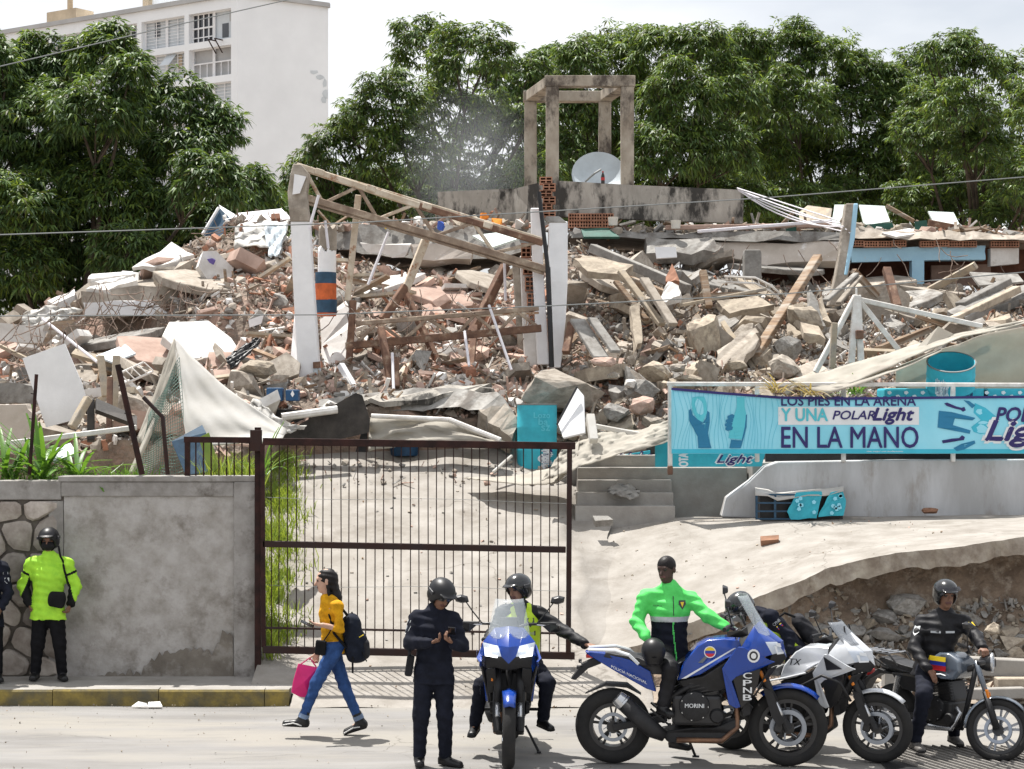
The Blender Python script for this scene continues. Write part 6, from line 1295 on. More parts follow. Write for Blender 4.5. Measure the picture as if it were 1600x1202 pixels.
# rocks below the apron: individual boulders, then rubble stuff
for k in range(58):
    px = rl_.uniform(1215, 1640); t = rl_.random(); d = lerp(22.2, 23.3, t); x = (px - 800) / F * d
    if x < 2.9 and t > .5: continue
    zb2 = max(.06, bank_z(x, d)); s_ = rl_.uniform(.12, .38); i = rl_.randrange(10)
    o = link('bank_rock', tmesh('rock', i, rl_.choice(('conc', 'concg', 'sand', 'concg')))); o.location = (x, d, zb2 + s_ * .2); o.scale = (s_, s_, s_ * .8); o.rotation_euler = (rl_.uniform(-.4, .4), rl_.uniform(-.4, .4), rl_.uniform(0, 6))
    tag(o, ('small ' if s_ < .2 else 'large ' if s_ > .3 else '') + 'tumbled rock ' + ('on the verge ', 'against the soil bank ')[t > .5] + ('beside the rucksack' if px < 1300 else 'behind the white motorcycle' if px < 1420 else 'behind the black-jacketed rider' if px < 1530 else 'at the right picture edge'), 'rock', ('rocks on the verge', 'rocks against the soil bank')[t > .5])
def bankpos(px, t):
    d = lerp(21.9, 23.5, t); x = (px - 800) / F * d; return Vector((x, d, max(.07, bank_z(x, d)) + .02)) if x > 1.7 else None
scatter('bank_rubble', 'small loose stones and broken bricks on the verge and soil bank', 2600, 1040, 1680, 0, 1, .03, .13, 41, posf=bankpos, pal=lambda px, t, r_: r_.choice((0, 1, 1, 6, 6, 3) if t < .5 else (1, 1, 0, 6)))
for lab, a, b, w_, m in (('pale broken kerb block at the right verge', (1512, 1040, 22.0), (1640, 1046, 21.9), .2, 'walk'), ('weathered log lying at the right kerb', (1556, 1072, 21.75), (1660, 1070, 21.8), .19, 'sand'), ('pale kerb block left of the log behind the grey motorcycle', (1380, 1060, 21.8), (1450, 1062, 21.8), .22, 'walk'), ('pale flat slab behind the white motorcycle', (1452, 1086, 21.5), (1600, 1082, 21.6), .12, 'walk')): beam('kerb_block', lab, 'block', a, b, w_, m)
for lab, px, py, sx, sz, m, sd in (('big grey boulder in the shade of the soil bank', 1415, 945, 34, 22, 'concg', 61), ('brown boulder left of the big shaded boulder', 1380, 965, 26, 14, 'concg', 62), ('square block in the broken apron edge', 1285, 905, 12, 13, 'conc', 63), ('pale boulder on the right verge behind the rider', 1552, 982, 16, 12, 'sand', 64), ('rounded stone behind the white motorcycle windscreen', 1335, 985, 20, 14, 'concg', 65), ('grey stone beside the rucksack', 1300, 1000, 16, 12, 'concg', 66)):
    boulder(lab, px, py, on_bank(px, py + sz * .5) if sd != 64 else 22.4, sx, sz, .2, m, sd)
def roadpos(px, t):
    y = 21.66 - 3.9 * t ** 2.2; return Vector(((px - 800) / F * y, y, .012))
scatter('road_grit', 'scattered grit, dry leaves and tiny litter in the gutter and on the road', 500, -40, 1660, 0, 1, .006, .026, 43, posf=roadpos, pal=lambda px, t, r_: r_.choice((0, 1, 5, 5, 6, 5)))
def rampgrit(px, t):
    y = lerp(22, 29, t); x = lerp(-3.0, 5.5, (px + 60) / 1700)
    if x > .95: return None if y < 23.3 or y > 26.9 else Vector((x, y, apron_z(x, y) + .004))
    return Vector((x, y, ramp_z(y) + .008))
scatter('driveway_grit', 'small chips and dust lumps on the driveway and apron', 450, -60, 1640, 0, 1, .008, .04, 44, posf=rampgrit, pal=lambda px, t, r_: r_.choice((0, 1, 5, 6, 3)))
# ================================================================== PEOPLE
from mathutils.bvhtree import BVHTree
def sdf_mesh(name, prims, vox, mats, mfun=None, wr=0., wf=38.):
    """smooth union of tapered elliptical capsules -> one continuous surface (surface nets)"""
    lo = np.full(3, 1e9); hi = -lo
    for p in prims:
        r_ = max(max(p['ra']), max(p['rb'])); 
        if p.get('op') == 'sub': continue
        for q in (p['a'], p['b']): lo = np.minimum(lo, np.array(q) - r_); hi = np.maximum(hi, np.array(q) + r_)
    lo -= 4 * vox; hi += 4 * vox; N = np.ceil((hi - lo) / vox).astype(int) + 1
    D = np.full(N, .2, np.float32); W_ = np.zeros(N, np.int16); ax = [lo[i] + vox * np.arange(N[i]) for i in range(3)]
    for pi, p in enumerate(prims):
        a, b = np.array(p['a'], float), np.array(p['b'], float); ra, rb = p['ra'], p['rb']; k = p.get('k', .02); rm = max(max(ra), max(rb)) + k + 3 * vox
        i0 = np.maximum(0, np.floor((np.minimum(a, b) - rm - lo) / vox).astype(int)); i1 = np.minimum(N, np.ceil((np.maximum(a, b) + rm - lo) / vox).astype(int) + 1)
        if np.any(i1 <= i0): continue
        sl_ = tuple(slice(i0[i], i1[i]) for i in range(3)); X, Y, Z = np.meshgrid(ax[0][sl_[0]], ax[1][sl_[1]], ax[2][sl_[2]], indexing='ij')
        ab = b - a; ll = max(ab @ ab, 1e-9); A = ab / math.sqrt(ll) if ll > 1e-8 else np.array([0, 0, 1.])
        sd = np.array(p.get('side', (1, 0, 0)), float); U = sd - A * (sd @ A); nu = np.linalg.norm(U)
        if nu < 1e-4: sd = np.array([0, 1., 0]) if abs(A[1]) < .9 else np.array([1., 0, 0]); U = sd - A * (sd @ A); nu = np.linalg.norm(U)
        U /= nu; V = np.cross(A, U); qx, qy, qz = X - a[0], Y - a[1], Z - a[2]
        h = qx * A[0] + qy * A[1] + qz * A[2]; Lg = math.sqrt(ll); t = np.clip(h / Lg, 0, 1); hx = h - t * Lg
        u = qx * U[0] + qy * U[1] + qz * U[2]; v = qx * V[0] + qy * V[1] + qz * V[2]
        ru = ra[0] + (rb[0] - ra[0]) * t; rv = ra[1] + (rb[1] - ra[1]) * t; re = p.get('re'); rh = (np.minimum(ru, rv) if re is None else re)
        k0 = np.sqrt((u / ru) ** 2 + (v / rv) ** 2 + (hx / rh) ** 2) + 1e-6; k1 = np.sqrt((u / ru ** 2) ** 2 + (v / rv ** 2) ** 2 + (hx / rh ** 2) ** 2) + 1e-6
        d_ = (k0 * (k0 - 1) / k1).astype(np.float32); d_ = np.maximum(d_, -np.minimum(ru, rv).astype(np.float32))
        S = D[sl_]
        if p.get('op') == 'sub': D[sl_] = np.maximum(S, -d_)
        else:
            W_[sl_] = np.where(d_ < S, pi, W_[sl_]); hh = np.clip(.5 + .5 * (S - d_) / k, 0, 1); D[sl_] = S + (d_ - S) * hh - k * hh * (1 - hh)
    if wr:
        X, Y, Z = np.meshgrid(*ax, indexing='ij')
        D += (wr * (np.sin(X * wf * .6 + Z * wf * 1.1 + 2 * np.sin(Y * 17)) * np.sin(Z * wf * .8 - X * wf * .5 + Y * 21 + 1) + .6 * np.sin(Z * wf * 1.9 + X * 25 + Y * 31))).astype(np.float32)
    S = D < 0; cnt = np.zeros(N - 1, int); acc = np.zeros(tuple(N - 1) + (3,), np.float32); ne = np.zeros(N - 1, np.float32)
    c = [(i, j, k) for i in (0, 1) for j in (0, 1) for k in (0, 1)]
    sub = lambda A_, o: A_[o[0]:A_.shape[0] - 1 + o[0], o[1]:A_.shape[1] - 1 + o[1], o[2]:A_.shape[2] - 1 + o[2]]
    for o in c: cnt += sub(S, o)
    act = (cnt > 0) & (cnt < 8); ids = np.argwhere(act); n = len(ids)
    if n == 0: return None
    pos = np.zeros((n, 3)); num = np.zeros(n)
    for o in c:
        for x in range(3):
            if o[x]: continue
            o2 = list(o); o2[x] = 1; i1 = ids + np.array(o); i2 = ids + np.array(o2); d1 = D[i1[:, 0], i1[:, 1], i1[:, 2]]; d2 = D[i2[:, 0], i2[:, 1], i2[:, 2]]
            cr = (d1 < 0) != (d2 < 0); t = np.where(cr, d1 / np.where(cr, d1 - d2, 1), 0); pt = i1 + 0.; pt[:, x] += t; pos += pt * cr[:, None]; num += cr
    pos = lo + vox * pos / num[:, None]; idx = np.full(N - 1, -1, int); idx[ids[:, 0], ids[:, 1], ids[:, 2]] = np.arange(n); FF = []
    for x in range(3):
        y, z = (x + 1) % 3, (x + 2) % 3; s1 = [slice(None)] * 3; s2 = [slice(None)] * 3; s1[x] = slice(0, -1); s2[x] = slice(1, None)
        e = np.argwhere(S[tuple(s1)] != S[tuple(s2)]); e = e[(e[:, y] > 0) & (e[:, z] > 0) & (e[:, y] < N[y] - 1) & (e[:, z] < N[z] - 1)]
        ins = S[e[:, 0], e[:, 1], e[:, 2]]; q = []
        for dy, dz in ((-1, -1), (0, -1), (0, 0), (-1, 0)): f = e.copy(); f[:, y] += dy; f[:, z] += dz; q.append(idx[f[:, 0], f[:, 1], f[:, 2]])
        Q = np.stack(q, 1); Q[~ins] = Q[~ins][:, ::-1]; FF.append(Q)
    FF = np.concatenate(FF); FF = FF[(FF >= 0).all(1)]
    # relax once or twice
    for _ in range(2):
        sm = np.zeros_like(pos); ct = np.zeros(n)
        for k in range(4): np.add.at(sm, FF[:, k], pos[FF[:, (k + 1) % 4]]); np.add.at(ct, FF[:, k], 1)
        pos = pos * .5 + .5 * sm / np.maximum(ct, 1)[:, None]
    who = W_[ids[:, 0], ids[:, 1], ids[:, 2]][FF[:, 0]]; mi = np.array([p.get('m', 0) for p in prims])[who]
    if mfun is not None:
        cen = pos[FF].mean(1); mi = mfun(cen, mi, who)
    return fast_mesh(name, pos, FF, mats, mi, True)
def cap(a, b, ra, rb=None, m=0, k=.02, side=(1, 0, 0), **kw):
    t2_ = lambda r_: (r_, r_) if not isinstance(r_, (tuple, list)) else tuple(r_)
    return dict(a=tuple(a), b=tuple(b), ra=t2_(ra), rb=t2_(ra if rb is None else rb), m=m, k=k, side=tuple(side), **kw)
def ell(c, rx_, ry, rz_, side=(1, 0, 0), up=(0, 0, 1), m=0, k=.015, **kw):
    c = Vector(c); up = Vector(up).normalized(); return dict(a=tuple(c - up * 1e-4), b=tuple(c + up * 1e-4), ra=(rx_, ry), rb=(rx_, ry), re=rz_, m=m, k=k, side=tuple(side), **kw)
def bvh_of(o): me = o.data; return BVHTree.FromPolygons([v.co.copy() for v in me.vertices], [tuple(p.vertices) for p in me.polygons])
def patch(bv, c, fwd, side, up, pts, m, name, par, off=.004):
    tr = tessellate_polygon([[Vector((u, v, 0)) for u, v in pts]]); g = MB(); V = []
    for u, v in pts:
        o = c + side * u + up * v + fwd * .6; h = bv.ray_cast(o, -fwd, 1.2)[0]; V.append((h if h is not None else c + side * u + up * v) + fwd * off)
    g.add(V, [tuple(t) for t in tr]); return g.obj(name, m, par, fixn=False)
def ptext(bv, s_, c, fwd, side, up, w_, h_, m, par, off=.007, bold=.03):
    V, Fc = text_mesh(s_, bold); g = MB(); Q = []
    for x, y in V:
        u, v = (x - .5) * w_, (y - .5) * h_; o = c + side * u + up * v + fwd * .6; h = bv.ray_cast(o, -fwd, 1.2)[0]; Q.append((h if h is not None else c + side * u + up * v) + fwd * off)
    g.add(Q, Fc); return g.obj('lettering', m, par, fixn=False)
def hand(out_, wr, dirv, nrm, th, curl=.5, sc=1., m=0, tl=.5):
    """palm, four unequal bent fingers and a thumb leaving the side of the palm; nrm = palm side the fingers curl to, th = thumb side"""
    d_ = Vector(dirv).normalized(); n_ = (Vector(nrm) - d_ * Vector(nrm).dot(d_)).normalized(); t_ = Vector(th); t_ = (t_ - d_ * t_.dot(d_) - n_ * t_.dot(n_)).normalized()
    wr = Vector(wr); e = wr + d_ * .085 * sc
    out_.append(cap(wr + d_ * .012, e, (.030 * sc, .017 * sc), (.038 * sc, .015 * sc), m, .012, t_))
    for i, (o, L_) in enumerate(((.028, .070), (.010, .080), (-.010, .074), (-.028, .058))):
        p0 = e + t_ * o * sc - d_ * .008; c1 = curl * .8; d1 = d_ * math.cos(c1) + n_ * math.sin(c1); p1 = p0 + d1 * L_ * .55 * sc; c2 = curl * 1.8; d2 = d_ * math.cos(c2) + n_ * math.sin(c2); p2 = p1 + d2 * L_ * .5 * sc
        out_.append(cap(p0, p1, .0100 * sc, .0092 * sc, m, .004)); out_.append(cap(p1, p2, .0092 * sc, .0078 * sc, m, .004))
    b0 = wr + d_ * .03 * sc + t_ * .026 * sc; b1 = b0 + (t_ * .75 + d_ * .75 + n_ * .3 * tl).normalized() * .042 * sc; b2 = b1 + (d_ * .95 + t_ * .2 + n_ * tl).normalized() * .034 * sc
    out_.append(cap(b0, b1, .013 * sc, .0115 * sc, m, .008)); out_.append(cap(b1, b2, .0112 * sc, .009 * sc, m, .004))
SKIN = {k: mat('skin_' + k, c, .55, .12, 9, tuple(x * .82 for x in c), .08, 90, spec=.35) for k, c in (('light', (.52, .32, .235)), ('tan', (.30, .165, .11)), ('brown', (.20, .105, .068)), ('dark', (.062, .036, .028)))}
LIP = mat('lips', (.11, .045, .04), .5, .1, 9); EYE = paint('eye_dark', (.015, .012, .01), .3); WHT = paint('eye_white', (.55, .52, .5), .4); HAIRM = mat('dark_hair', (.010, .007, .007), .5, .4, 30, None, .35, 90, stretch=(1, 1, .15), spec=.25)
CL = {}
def clo(k, c, rough=.85, var=.25, bump=.25, **kw): CL[k] = mat('cloth_' + k, c, rough, var, 12, None, bump, 120, spec=.15, **kw); return CL[k]
for k, c in (('navyuni', (.012, .014, .024)), ('blackuni', (.008, .008, .010)), ('yellow', (.66, .33, .012)), ('jeans', (.035, .085, .24)), ('strap', (.012, .012, .013)), ('packnavy', (.014, .018, .030)), ('packgrey', (.03, .03, .034))): clo(k, c)
CL['neong'] = mat('neon_green', (.10, .66, .14), .7, .2, 7, (.06, .50, .09), .15, 60); CL['neony'] = mat('neon_yellow', (.40, .74, .04), .7, .2, 7, (.27, .58, .03), .15, 60); CL['vesty'] = mat('vest_yellow', (.55, .72, .03), .6, .12, 7, (.42, .60, .02), .15, 60)
CL['silver'] = mat('reflective_tape', (.42, .44, .46), .35, .1, 20, None, .05, spec=.7); CL['boot'] = mat('boot_leather', (.010, .010, .011), .4, .3, 14, None, .2, 60); CL['sole'] = mat('rubber_sole', (.012, .011, .011), .8, .2, 9); CL['leather'] = mat('black_leather', (.012, .012, .015), .6, .4, 9, None, .3, 40, spec=.25)
CL['helmet'] = paint('helmet_black', (.010, .010, .012), .42, spec=.35); CL['helmetgloss'] = paint('helmet_gloss', (.014, .015, .017), .2, spec=.5, coat=.3); CL['cuff'] = mat('jean_cuff', (.22, .30, .45), .9); CL['shoewhite'] = paint('shoe_white', (.62, .62, .6), .6); CL['mask'] = mat('face_mask', (.008, .008, .009), .9)
CL['pink'] = mat('pink_bag', (.62, .012, .16), .6, .12, 5, None, .15, 20); CL['phone'] = paint('phone_black', (.01, .01, .012), .15); CL['greyboot'] = mat('worn_shoe', (.16, .15, .14), .6, .3, 14); CL['visor'] = glass('visor_dark', (.02, .02, .025), .85, .05)
CL['badge'] = paint('badge_dark', (.03, .03, .035), .5); CL['badgelight'] = paint('badge_light', (.45, .47, .48), .5); CL['fy'] = paint('flag_yellow', (.75, .55, .02)); CL['fb'] = paint('flag_blue', (.02, .04, .35)); CL['fr'] = paint('flag_red', (.55, .02, .03))

def person(label, d, J, skin, top, pants, shoe, face, zg=0., sl_=.97, head=1.09, top_fun=None, top_mats=None, tw=1., hair=None, helmet=None, nrmL=None, nrmR=None, thL=None, thR=None, curlL=.6, curlR=.6, hdL=None, hdR=None, look_dn=0., top_len=.06, slim=1., group='people at the gate', wr_top=.006, gloves=None, ground=False):
    Jw = {k: P(v[0], v[1], d + (v[2] if len(v) > 2 else 0)) for k, v in J.items()}
    root = thing('person', label, 'person', (Jw['pel'].x, d, zg), group=group); b0 = Vector(root.location); K = {k: v - b0 for k, v in Jw.items()}
    sd = (K['sR'] - K['sL']).normalized(); upv = (K['neck'] - K['pel']).normalized(); sd = (sd - upv * sd.dot(upv)).normalized() if abs(sd.dot(upv)) < .95 else Vector((1, 0, 0))
    hs = (K['hR'] - K['hL']).normalized(); ch = K['pel'].lerp(K['neck'], .66); wa = K['pel'].lerp(K['neck'], .28); B = []; S_ = slim
    # --- body: one continuous surface, thinner than the clothes
    B += [cap(K['pel'], wa, (.140 * S_, .095), (.125 * S_, .085), 0, .03, sd), cap(wa, ch, (.125 * S_, .085), (.150 * S_, .095), 0, .03, sd), cap(ch, K['pel'].lerp(K['neck'], .86), (.150 * S_, .095), (.10, .075), 0, .03, sd)]
    f = Vector(face).normalized(); hu = (K['head'] - K['neck']).normalized(); hu = (hu * .5 + Vector((0, 0, 1)) * .5 - f * 0).normalized(); hu = (hu - f * hu.dot(f)).normalized(); hsd = f.cross(hu).normalized(); hc = K['head']; q = head
    B.append(cap(K['pel'].lerp(K['neck'], .9), hc - hu * .045 * q, .056 * S_ ** .5, .050, 0, .02))
    B += [ell(hc + hu * .022 * q - f * .012, .074 * q, .094 * q, .088 * q, hsd, hu, 0, .02), ell(hc - hu * .048 * q + f * .022 * q, .055 * q, .062 * q, .062 * q, hsd, hu, 0, .03), ell(hc - hu * .095 * q + f * .052 * q, .026 * q, .022 * q, .018 * q, hsd, hu, 0, .02),
          cap(hc + hu * .005 * q + f * .080 * q, hc - hu * .032 * q + f * .102 * q, .008 * q, .0135 * q, 0, .008), cap(hc + hu * .022 * q + f * .076 * q - hsd * .035 * q, hc + hu * .022 * q + f * .076 * q + hsd * .035 * q, .011 * q, None, 0, .012),
          cap(hc - hu * .062 * q + f * .080 * q - hsd * .018 * q, hc - hu * .062 * q + f * .080 * q + hsd * .018 * q, .008 * q, None, 1, .005)]
    for s_ in (-1, 1):
        B.append(ell(hc + hsd * s_ * .077 * q - f * .008 - hu * .012 * q, .012 * q, .018 * q, .030 * q, hsd, hu, 0, .006)); B.append(ell(hc + hsd * s_ * .031 * q + f * .078 * q + hu * .004 * q, .013 * q, .009 * q, .007 * q, hsd, hu, 2, .003))
    for X, hn, tn, cu, hd in (('L', nrmL, thL, curlL, hdL), ('R', nrmR, thR, curlR, hdR)):
        sh, el, wr = K['s' + X], K['e' + X], K['w' + X]
        B += [cap(ch.lerp(sh, .5), sh - upv * .02, .06, .046 * S_, 0, .03), cap(sh, el, .050 * S_, .042 * S_, 0, .02), cap(el, wr, .042 * S_, .029 * S_ ** .5, 0, .02)]
        hip, kn, an = K['h' + X], K['k' + X], K['a' + X]
        B += [cap(hip, kn, .083 * S_, .058 * S_, 0, .03), cap(kn, an, .056, .037, 0, .02), cap(an, an.lerp(K['t' + X], .7), .03, .018, 0, .02)]
        hd = Vector(hd) if hd else (wr - el).normalized()
        hand(B, wr, hd, hn or (0, 1, -.3), tn or (0, 0, 1), cu, 1.0, 3 if gloves else 0)
    me = sdf_mesh('body', B, .0075, [SKIN[skin], LIP, EYE, gloves or SKIN[skin]]); body = link('body', me, root)
    # --- upper garment
    T = [cap(K['pel'] - upv * top_len, wa, (.205 * tw * S_, .150 * tw), (.160 * tw * S_, .120 * tw), 0, .03, sd), cap(wa, ch, (.155 * tw * S_, .118 * tw), (.180 * tw * S_, .128 * tw), 0, .03, sd), cap(ch, K['pel'].lerp(K['neck'], .90), (.180 * tw * S_, .128 * tw), (.095, .085), 0, .04, sd), cap(K['pel'].lerp(K['neck'], .92), K['neck'].lerp(K['head'], -.05 if sl_ < .8 else .08), .070, .062, 0, .02)]
    T[0]['a'] = tuple(K['pel'] - upv * (top_len + .14))
    for X in 'LR':
        sh, el, wr = K['s' + X], K['e' + X], K['w' + X]; e2 = el.lerp(wr, sl_)
        T += [cap(K['neck'] - upv * .035, sh - upv * .012, .058, .062 * tw, 1, .06), cap(sh - upv * .012, el, .068 * tw * S_, .058 * tw * S_, 1, .05), cap(el, e2, .062 * tw * S_, (.047 if sl_ > .8 else .055) * tw * S_, 1, .025)]
    T.append(dict(op='sub', **ell(K['pel'] - upv * (top_len + .06 + .4), .9, .9, .4, sd, upv)))
    K['_ch'] = ch; K['_wa'] = wa; K['_sd'] = sd; K['_up'] = upv; fw = upv.cross(sd); fw = fw if fw.dot(Vector(face)) > -.2 else -fw; K['_fw'] = fw.normalized()
    me = sdf_mesh('jacket', T, .010, top_mats or [top], (lambda c, mi, who: top_fun(c, who, K)) if top_fun else (lambda c, mi, who: np.zeros(len(c), int)), wr_top); jk = link('jacket' if sl_ > .8 else 'blouse', me, root)
    # --- trousers
    zmin = []
    Q = [cap(K['hL'].lerp(K['hR'], .1) + upv * .05, K['hR'].lerp(K['hL'], .1) + upv * .05, (.10 * S_, .118), None, 0, .04, upv)]
    for X in 'LR': Q += [cap(K['h' + X], K['k' + X], .105 * S_, .078 * S_, 0, .04), cap(K['k' + X], K['a' + X] + (K['k' + X] - K['a' + X]).normalized() * .03, .076 * S_, .060 * S_, 0, .03)]
    me = sdf_mesh('trousers', Q, .010, [pants], None, .0045); link('trousers', me, root)
    for X in 'LR':
        an, to = K['a' + X], K['t' + X]; dv = (to - an); dv.z = 0; dv = dv.normalized() if dv.length > .02 else Vector((0, -1, 0)); up_ = Vector((0, 0, 1)); sdv = dv.cross(up_)
        hv = (to - an); z0 = to
        S2 = [cap(an + (K['k' + X] - an).normalized() * .09, an, .052, .050, 0, .02), cap(an - up_ * .025 - dv * .035, to, (.046, .045), (.044, .032), 0, .03, sdv), cap(an - up_ * .055 - dv * .055, to - up_ * .018 + dv * .02, (.050, .014), (.046, .014), 1, .006, sdv)]
        sm_ = sdf_mesh('shoe', S2, .009, [shoe, CL['sole']]); link('shoe', sm_, root); zmin.append(min(v.co.z for v in sm_.vertices))
    if ground: root.location.z -= min(zmin) - .002
    # --- head gear
    if helmet:
        kind, hm = helmet; Hh = [ell(hc + hu * .034 * q - f * .012, .112 * q, .136 * q, .110 * q, hsd, hu, 0, .01), ell(hc - hu * .02 * q - f * .035, .110 * q, .112 * q, .09 * q, hsd, hu, 0, .02)]
        Hh.append(cap(hc + hu * .052 * q + f * .10 * q, hc + hu * .045 * q + f * .150 * q, (.085 * q, .012), (.06 * q, .008), 0, .01, hsd))
        Hh.append(dict(op='sub', **{k_: v_ for k_, v_ in ell(hc - hu * .068 * q + f * .11 * q, .088 * q, .125 * q, .105 * q, hsd, hu).items()})); Hh.append(dict(op='sub', **{k_: v_ for k_, v_ in ell(hc - hu * .17 * q, .15 * q, .2 * q, .085 * q, hsd, hu).items()}))
        hm_o = link('helmet', sdf_mesh('helmet', Hh, .008, [hm]), root)
        if kind == 'tactical':
            for s_ in (-1, 1):
                g = MB(); c = hc + hsd * s_ * .112 * q + hu * .03 * q; g.box(c, (.02, .09, .035), rot=Matrix((hsd, f, hu)).transposed()); g.obj('side_rail', CL['badge'], hm_o, bevel=.006)
            g = MB(); pts = [hc + hsd * .085 * q * math.cos(a) - hu * (.02 + .10 * math.sin(a)) * q + f * (.015 + .03 * math.sin(a)) for a in frange(0, math.pi, 9)]; g.tube(pts, .007, 5); g.obj('chin_strap', CL['strap'], hm_o)
        if kind == 'bike':
            V = []; 
            for i in range(7):
                for j in range(9): a = (j / 8 - .5) * 2.0; b = .62 - i * .16; V.append(hc + hu * (.02 + .135 * math.sin(b) * .9) * q + (f * math.cos(a) + hsd * math.sin(a)) * .140 * math.cos(b) * q + f * .006)
            g = MB(); g.sheet([V[i * 9:(i + 1) * 9] for i in range(7)][:3]); g.obj('visor', CL['visor'], hm_o, smooth=True, fixn=False)
    if hair == 'short': link('hair', sdf_mesh('hair', [ell(hc + hu * .028 * q - f * .014, .0775 * q, .0965 * q, .0865 * q, hsd, hu), dict(op='sub', **ell(hc - hu * .085 * q + f * .075 * q, .10 * q, .115 * q, .118 * q, hsd, hu))], .008, [HAIRM]), root)
    if hair == 'long':
        Hh = [ell(hc + hu * .03 - f * .018, .086, .108, .092, hsd, hu, 0, .02), cap(hc - f * .06, hc - f * .10 - hu * .18, (.080, .06), (.085, .05), 0, .04, hsd), cap(hc - f * .10 - hu * .18, hc - f * .12 - hu * .42, (.085, .05), (.05, .03), 0, .04, hsd), cap(hc - f * .02 + hsd * .07 - hu * .02, hc - f * .03 + hsd * .085 - hu * .30, .022, .012, 0, .02), cap(hc - f * .02 - hsd * .07 - hu * .02, hc - f * .03 - hsd * .085 - hu * .30, .022, .012, 0, .02)]
        Hh.append(dict(op='sub', **ell(hc - hu * .03 + f * .105, .068, .085, .10, hsd, hu))); link('hair', sdf_mesh('hair', Hh, .008, [HAIRM], None, .003, 60), root)
    return root, K, body, jk, (hc, f, hu, hsd)
def held(name, label, cat, loc, group=None): return thing(name, label, cat, loc, group=group)
def phone(label, c, nrm, up):
    n_ = Vector(nrm).normalized(); u_ = Vector(up); u_ = (u_ - n_ * u_.dot(n_)).normalized(); s_ = u_.cross(n_); t = thing('mobile_phone', label, 'phone', c); g = MB(); g.box((0, 0, 0), (.07, .008, .145), rot=Matrix((s_, n_, u_)).transposed()); g.obj('case', CL['phone'], t, bevel=.004)
    g = MB(); g.box(n_ * .0045, (.064, .002, .135), rot=Matrix((s_, n_, u_)).transposed()); g.obj('screen', CL['helmetgloss'], t)
    return t
# ---- woman walking left
root, K, bd_, jk, hf = person('woman in yellow top and blue jeans walking left past the gate', 19.7, dict(head=(509, 911), neck=(514, 936), pel=(521, 1016), sL=(527, 949, -.16), sR=(518, 949, .16), eL=(531, 987, -.2), wL=(505, 981, -.22), eR=(512, 990, .22), wR=(496, 1024, .12), hL=(522, 1022, -.08), hR=(520, 1022, .08), kL=(494, 1072, -.1), aL=(472, 1130, -.1), tL=(446, 1134, -.1), kR=(538, 1075, .08), aR=(563, 1132, .1), tR=(541, 1147, .1)),
    'light', CL['yellow'], CL['jeans'], CL['boot'], (-1, -.12, -.06), sl_=.30, hair='long', slim=.80, tw=.90, top_len=.0, nrmL=(0, .3, 1), thL=(0, 1, .2), curlL=.35, hdL=(-1, 0, .12), nrmR=(0, -1, 0), thR=(-1, 0, 0), curlR=1.2, hdR=(-.25, -.1, -1), ground=True)
wl_ = Vector(root.location)
for X in 'LR':
    g = MB(); a = K['a' + X]; v = (K['k' + X] - a).normalized(); g.tube([a + v * .03, a + v * .075], .056, 12); g.obj('jean_cuff', CL['cuff'], root, smooth=False)
    g = MB(); t = K['t' + X]; m_ = a.lerp(t, .5); s_ = Vector((0, -.055, 0)); g.tube([a + Vector((0, -.05, -.045)), m_ + s_ + Vector((0, 0, -.005)), t + Vector((-.02, -.045, -.012))], .007, 5); g.obj('shoe_stripe', CL['shoewhite'], root)
phone('phone held up by the walking woman', P(480, 975, 19.45), (.5, -.2, 1), (-1, 0, .3))
bp = thing('backpack', 'black backpack on the back of the walking woman', 'backpack', P(553, 1034, 19.7)); b0 = Vector(bp.location)
def bq(px, py, dd=0): return P(px, py, 19.7 + dd) - b0
link('bag', sdf_mesh('bag', [cap(bq(549, 974), bq(556, 1020), (.10, .13), (.105, .14), 0, .03, (1, 0, 0)), cap(bq(562, 1000), bq(563, 1022), (.08, .10), None, 0, .03, (1, 0, 0))], .010, [CL['packnavy']], None, .004), bp)
link('front_pocket', sdf_mesh('front_pocket', [cap(bq(569, 1006), bq(570, 1022), (.055, .085), None, 0, .02, (1, 0, 0))], .009, [CL['packgrey']]), bp)
for dd in (-.12, .12): g = MB(); g.tube([bq(541, 1012, dd * .8), bq(522, 990, dd), bq(514, 958, dd), bq(528, 943, dd), bq(543, 962, dd * .8)], .016, 6); g.obj('strap', CL['strap'], bp)
g = MB(); g.tube([bq(546, 966, -.03), bq(550, 957), bq(554, 966, .03)], .010, 5); g.obj('top_handle', CL['strap'], bp)
g = MB(); g.bar(bq(551, 1026, -.13), bq(551, 1052, -.15), .02, .006); g.obj('hanging_strap', CL['strap'], bp); g = MB(); g.bar(bq(566, 1018, -.11), bq(573, 1034, -.12), .02, .006); g.obj('hanging_strap', CL['strap'], bp)
g = MB(); g.tube([bq(561, 996, -.115), bq(568, 992, -.09)], .006, 5); g.obj('zip', CL['fy'], bp)
pb = thing('pink_bag', 'bright pink shopping bag in the hand of the walking woman', 'bag', P(475, 1092, 19.75)); b0 = Vector(pb.location)
Lf = [(466, 1037), (497, 1043), (495, 1062), (484, 1091), (468, 1089), (455, 1082), (458, 1064)]; g = MB(); n = len(Lf); V = [P(x, y, 19.66) - b0 for x, y in Lf] + [P(x, y, 19.86) - b0 for x, y in Lf]; cF = P(475, 1066, 19.60) - b0
g.add(V + [cF], [(i, (i + 1) % n, 2 * n) for i in range(n)] + [tuple(range(2 * n - 1, n - 1, -1))] + [(i, i + n, (i + 1) % n + n, (i + 1) % n) for i in range(1, n)]); g.obj('bag', CL['pink'], pb, bevel=.01)
g = MB(); g.tube([P(470, 1038, 19.68) - b0, P(484, 1028, 19.72) - b0, P(494, 1042, 19.7) - b0], .008, 5); g.obj('handle', CL['pink'], pb)
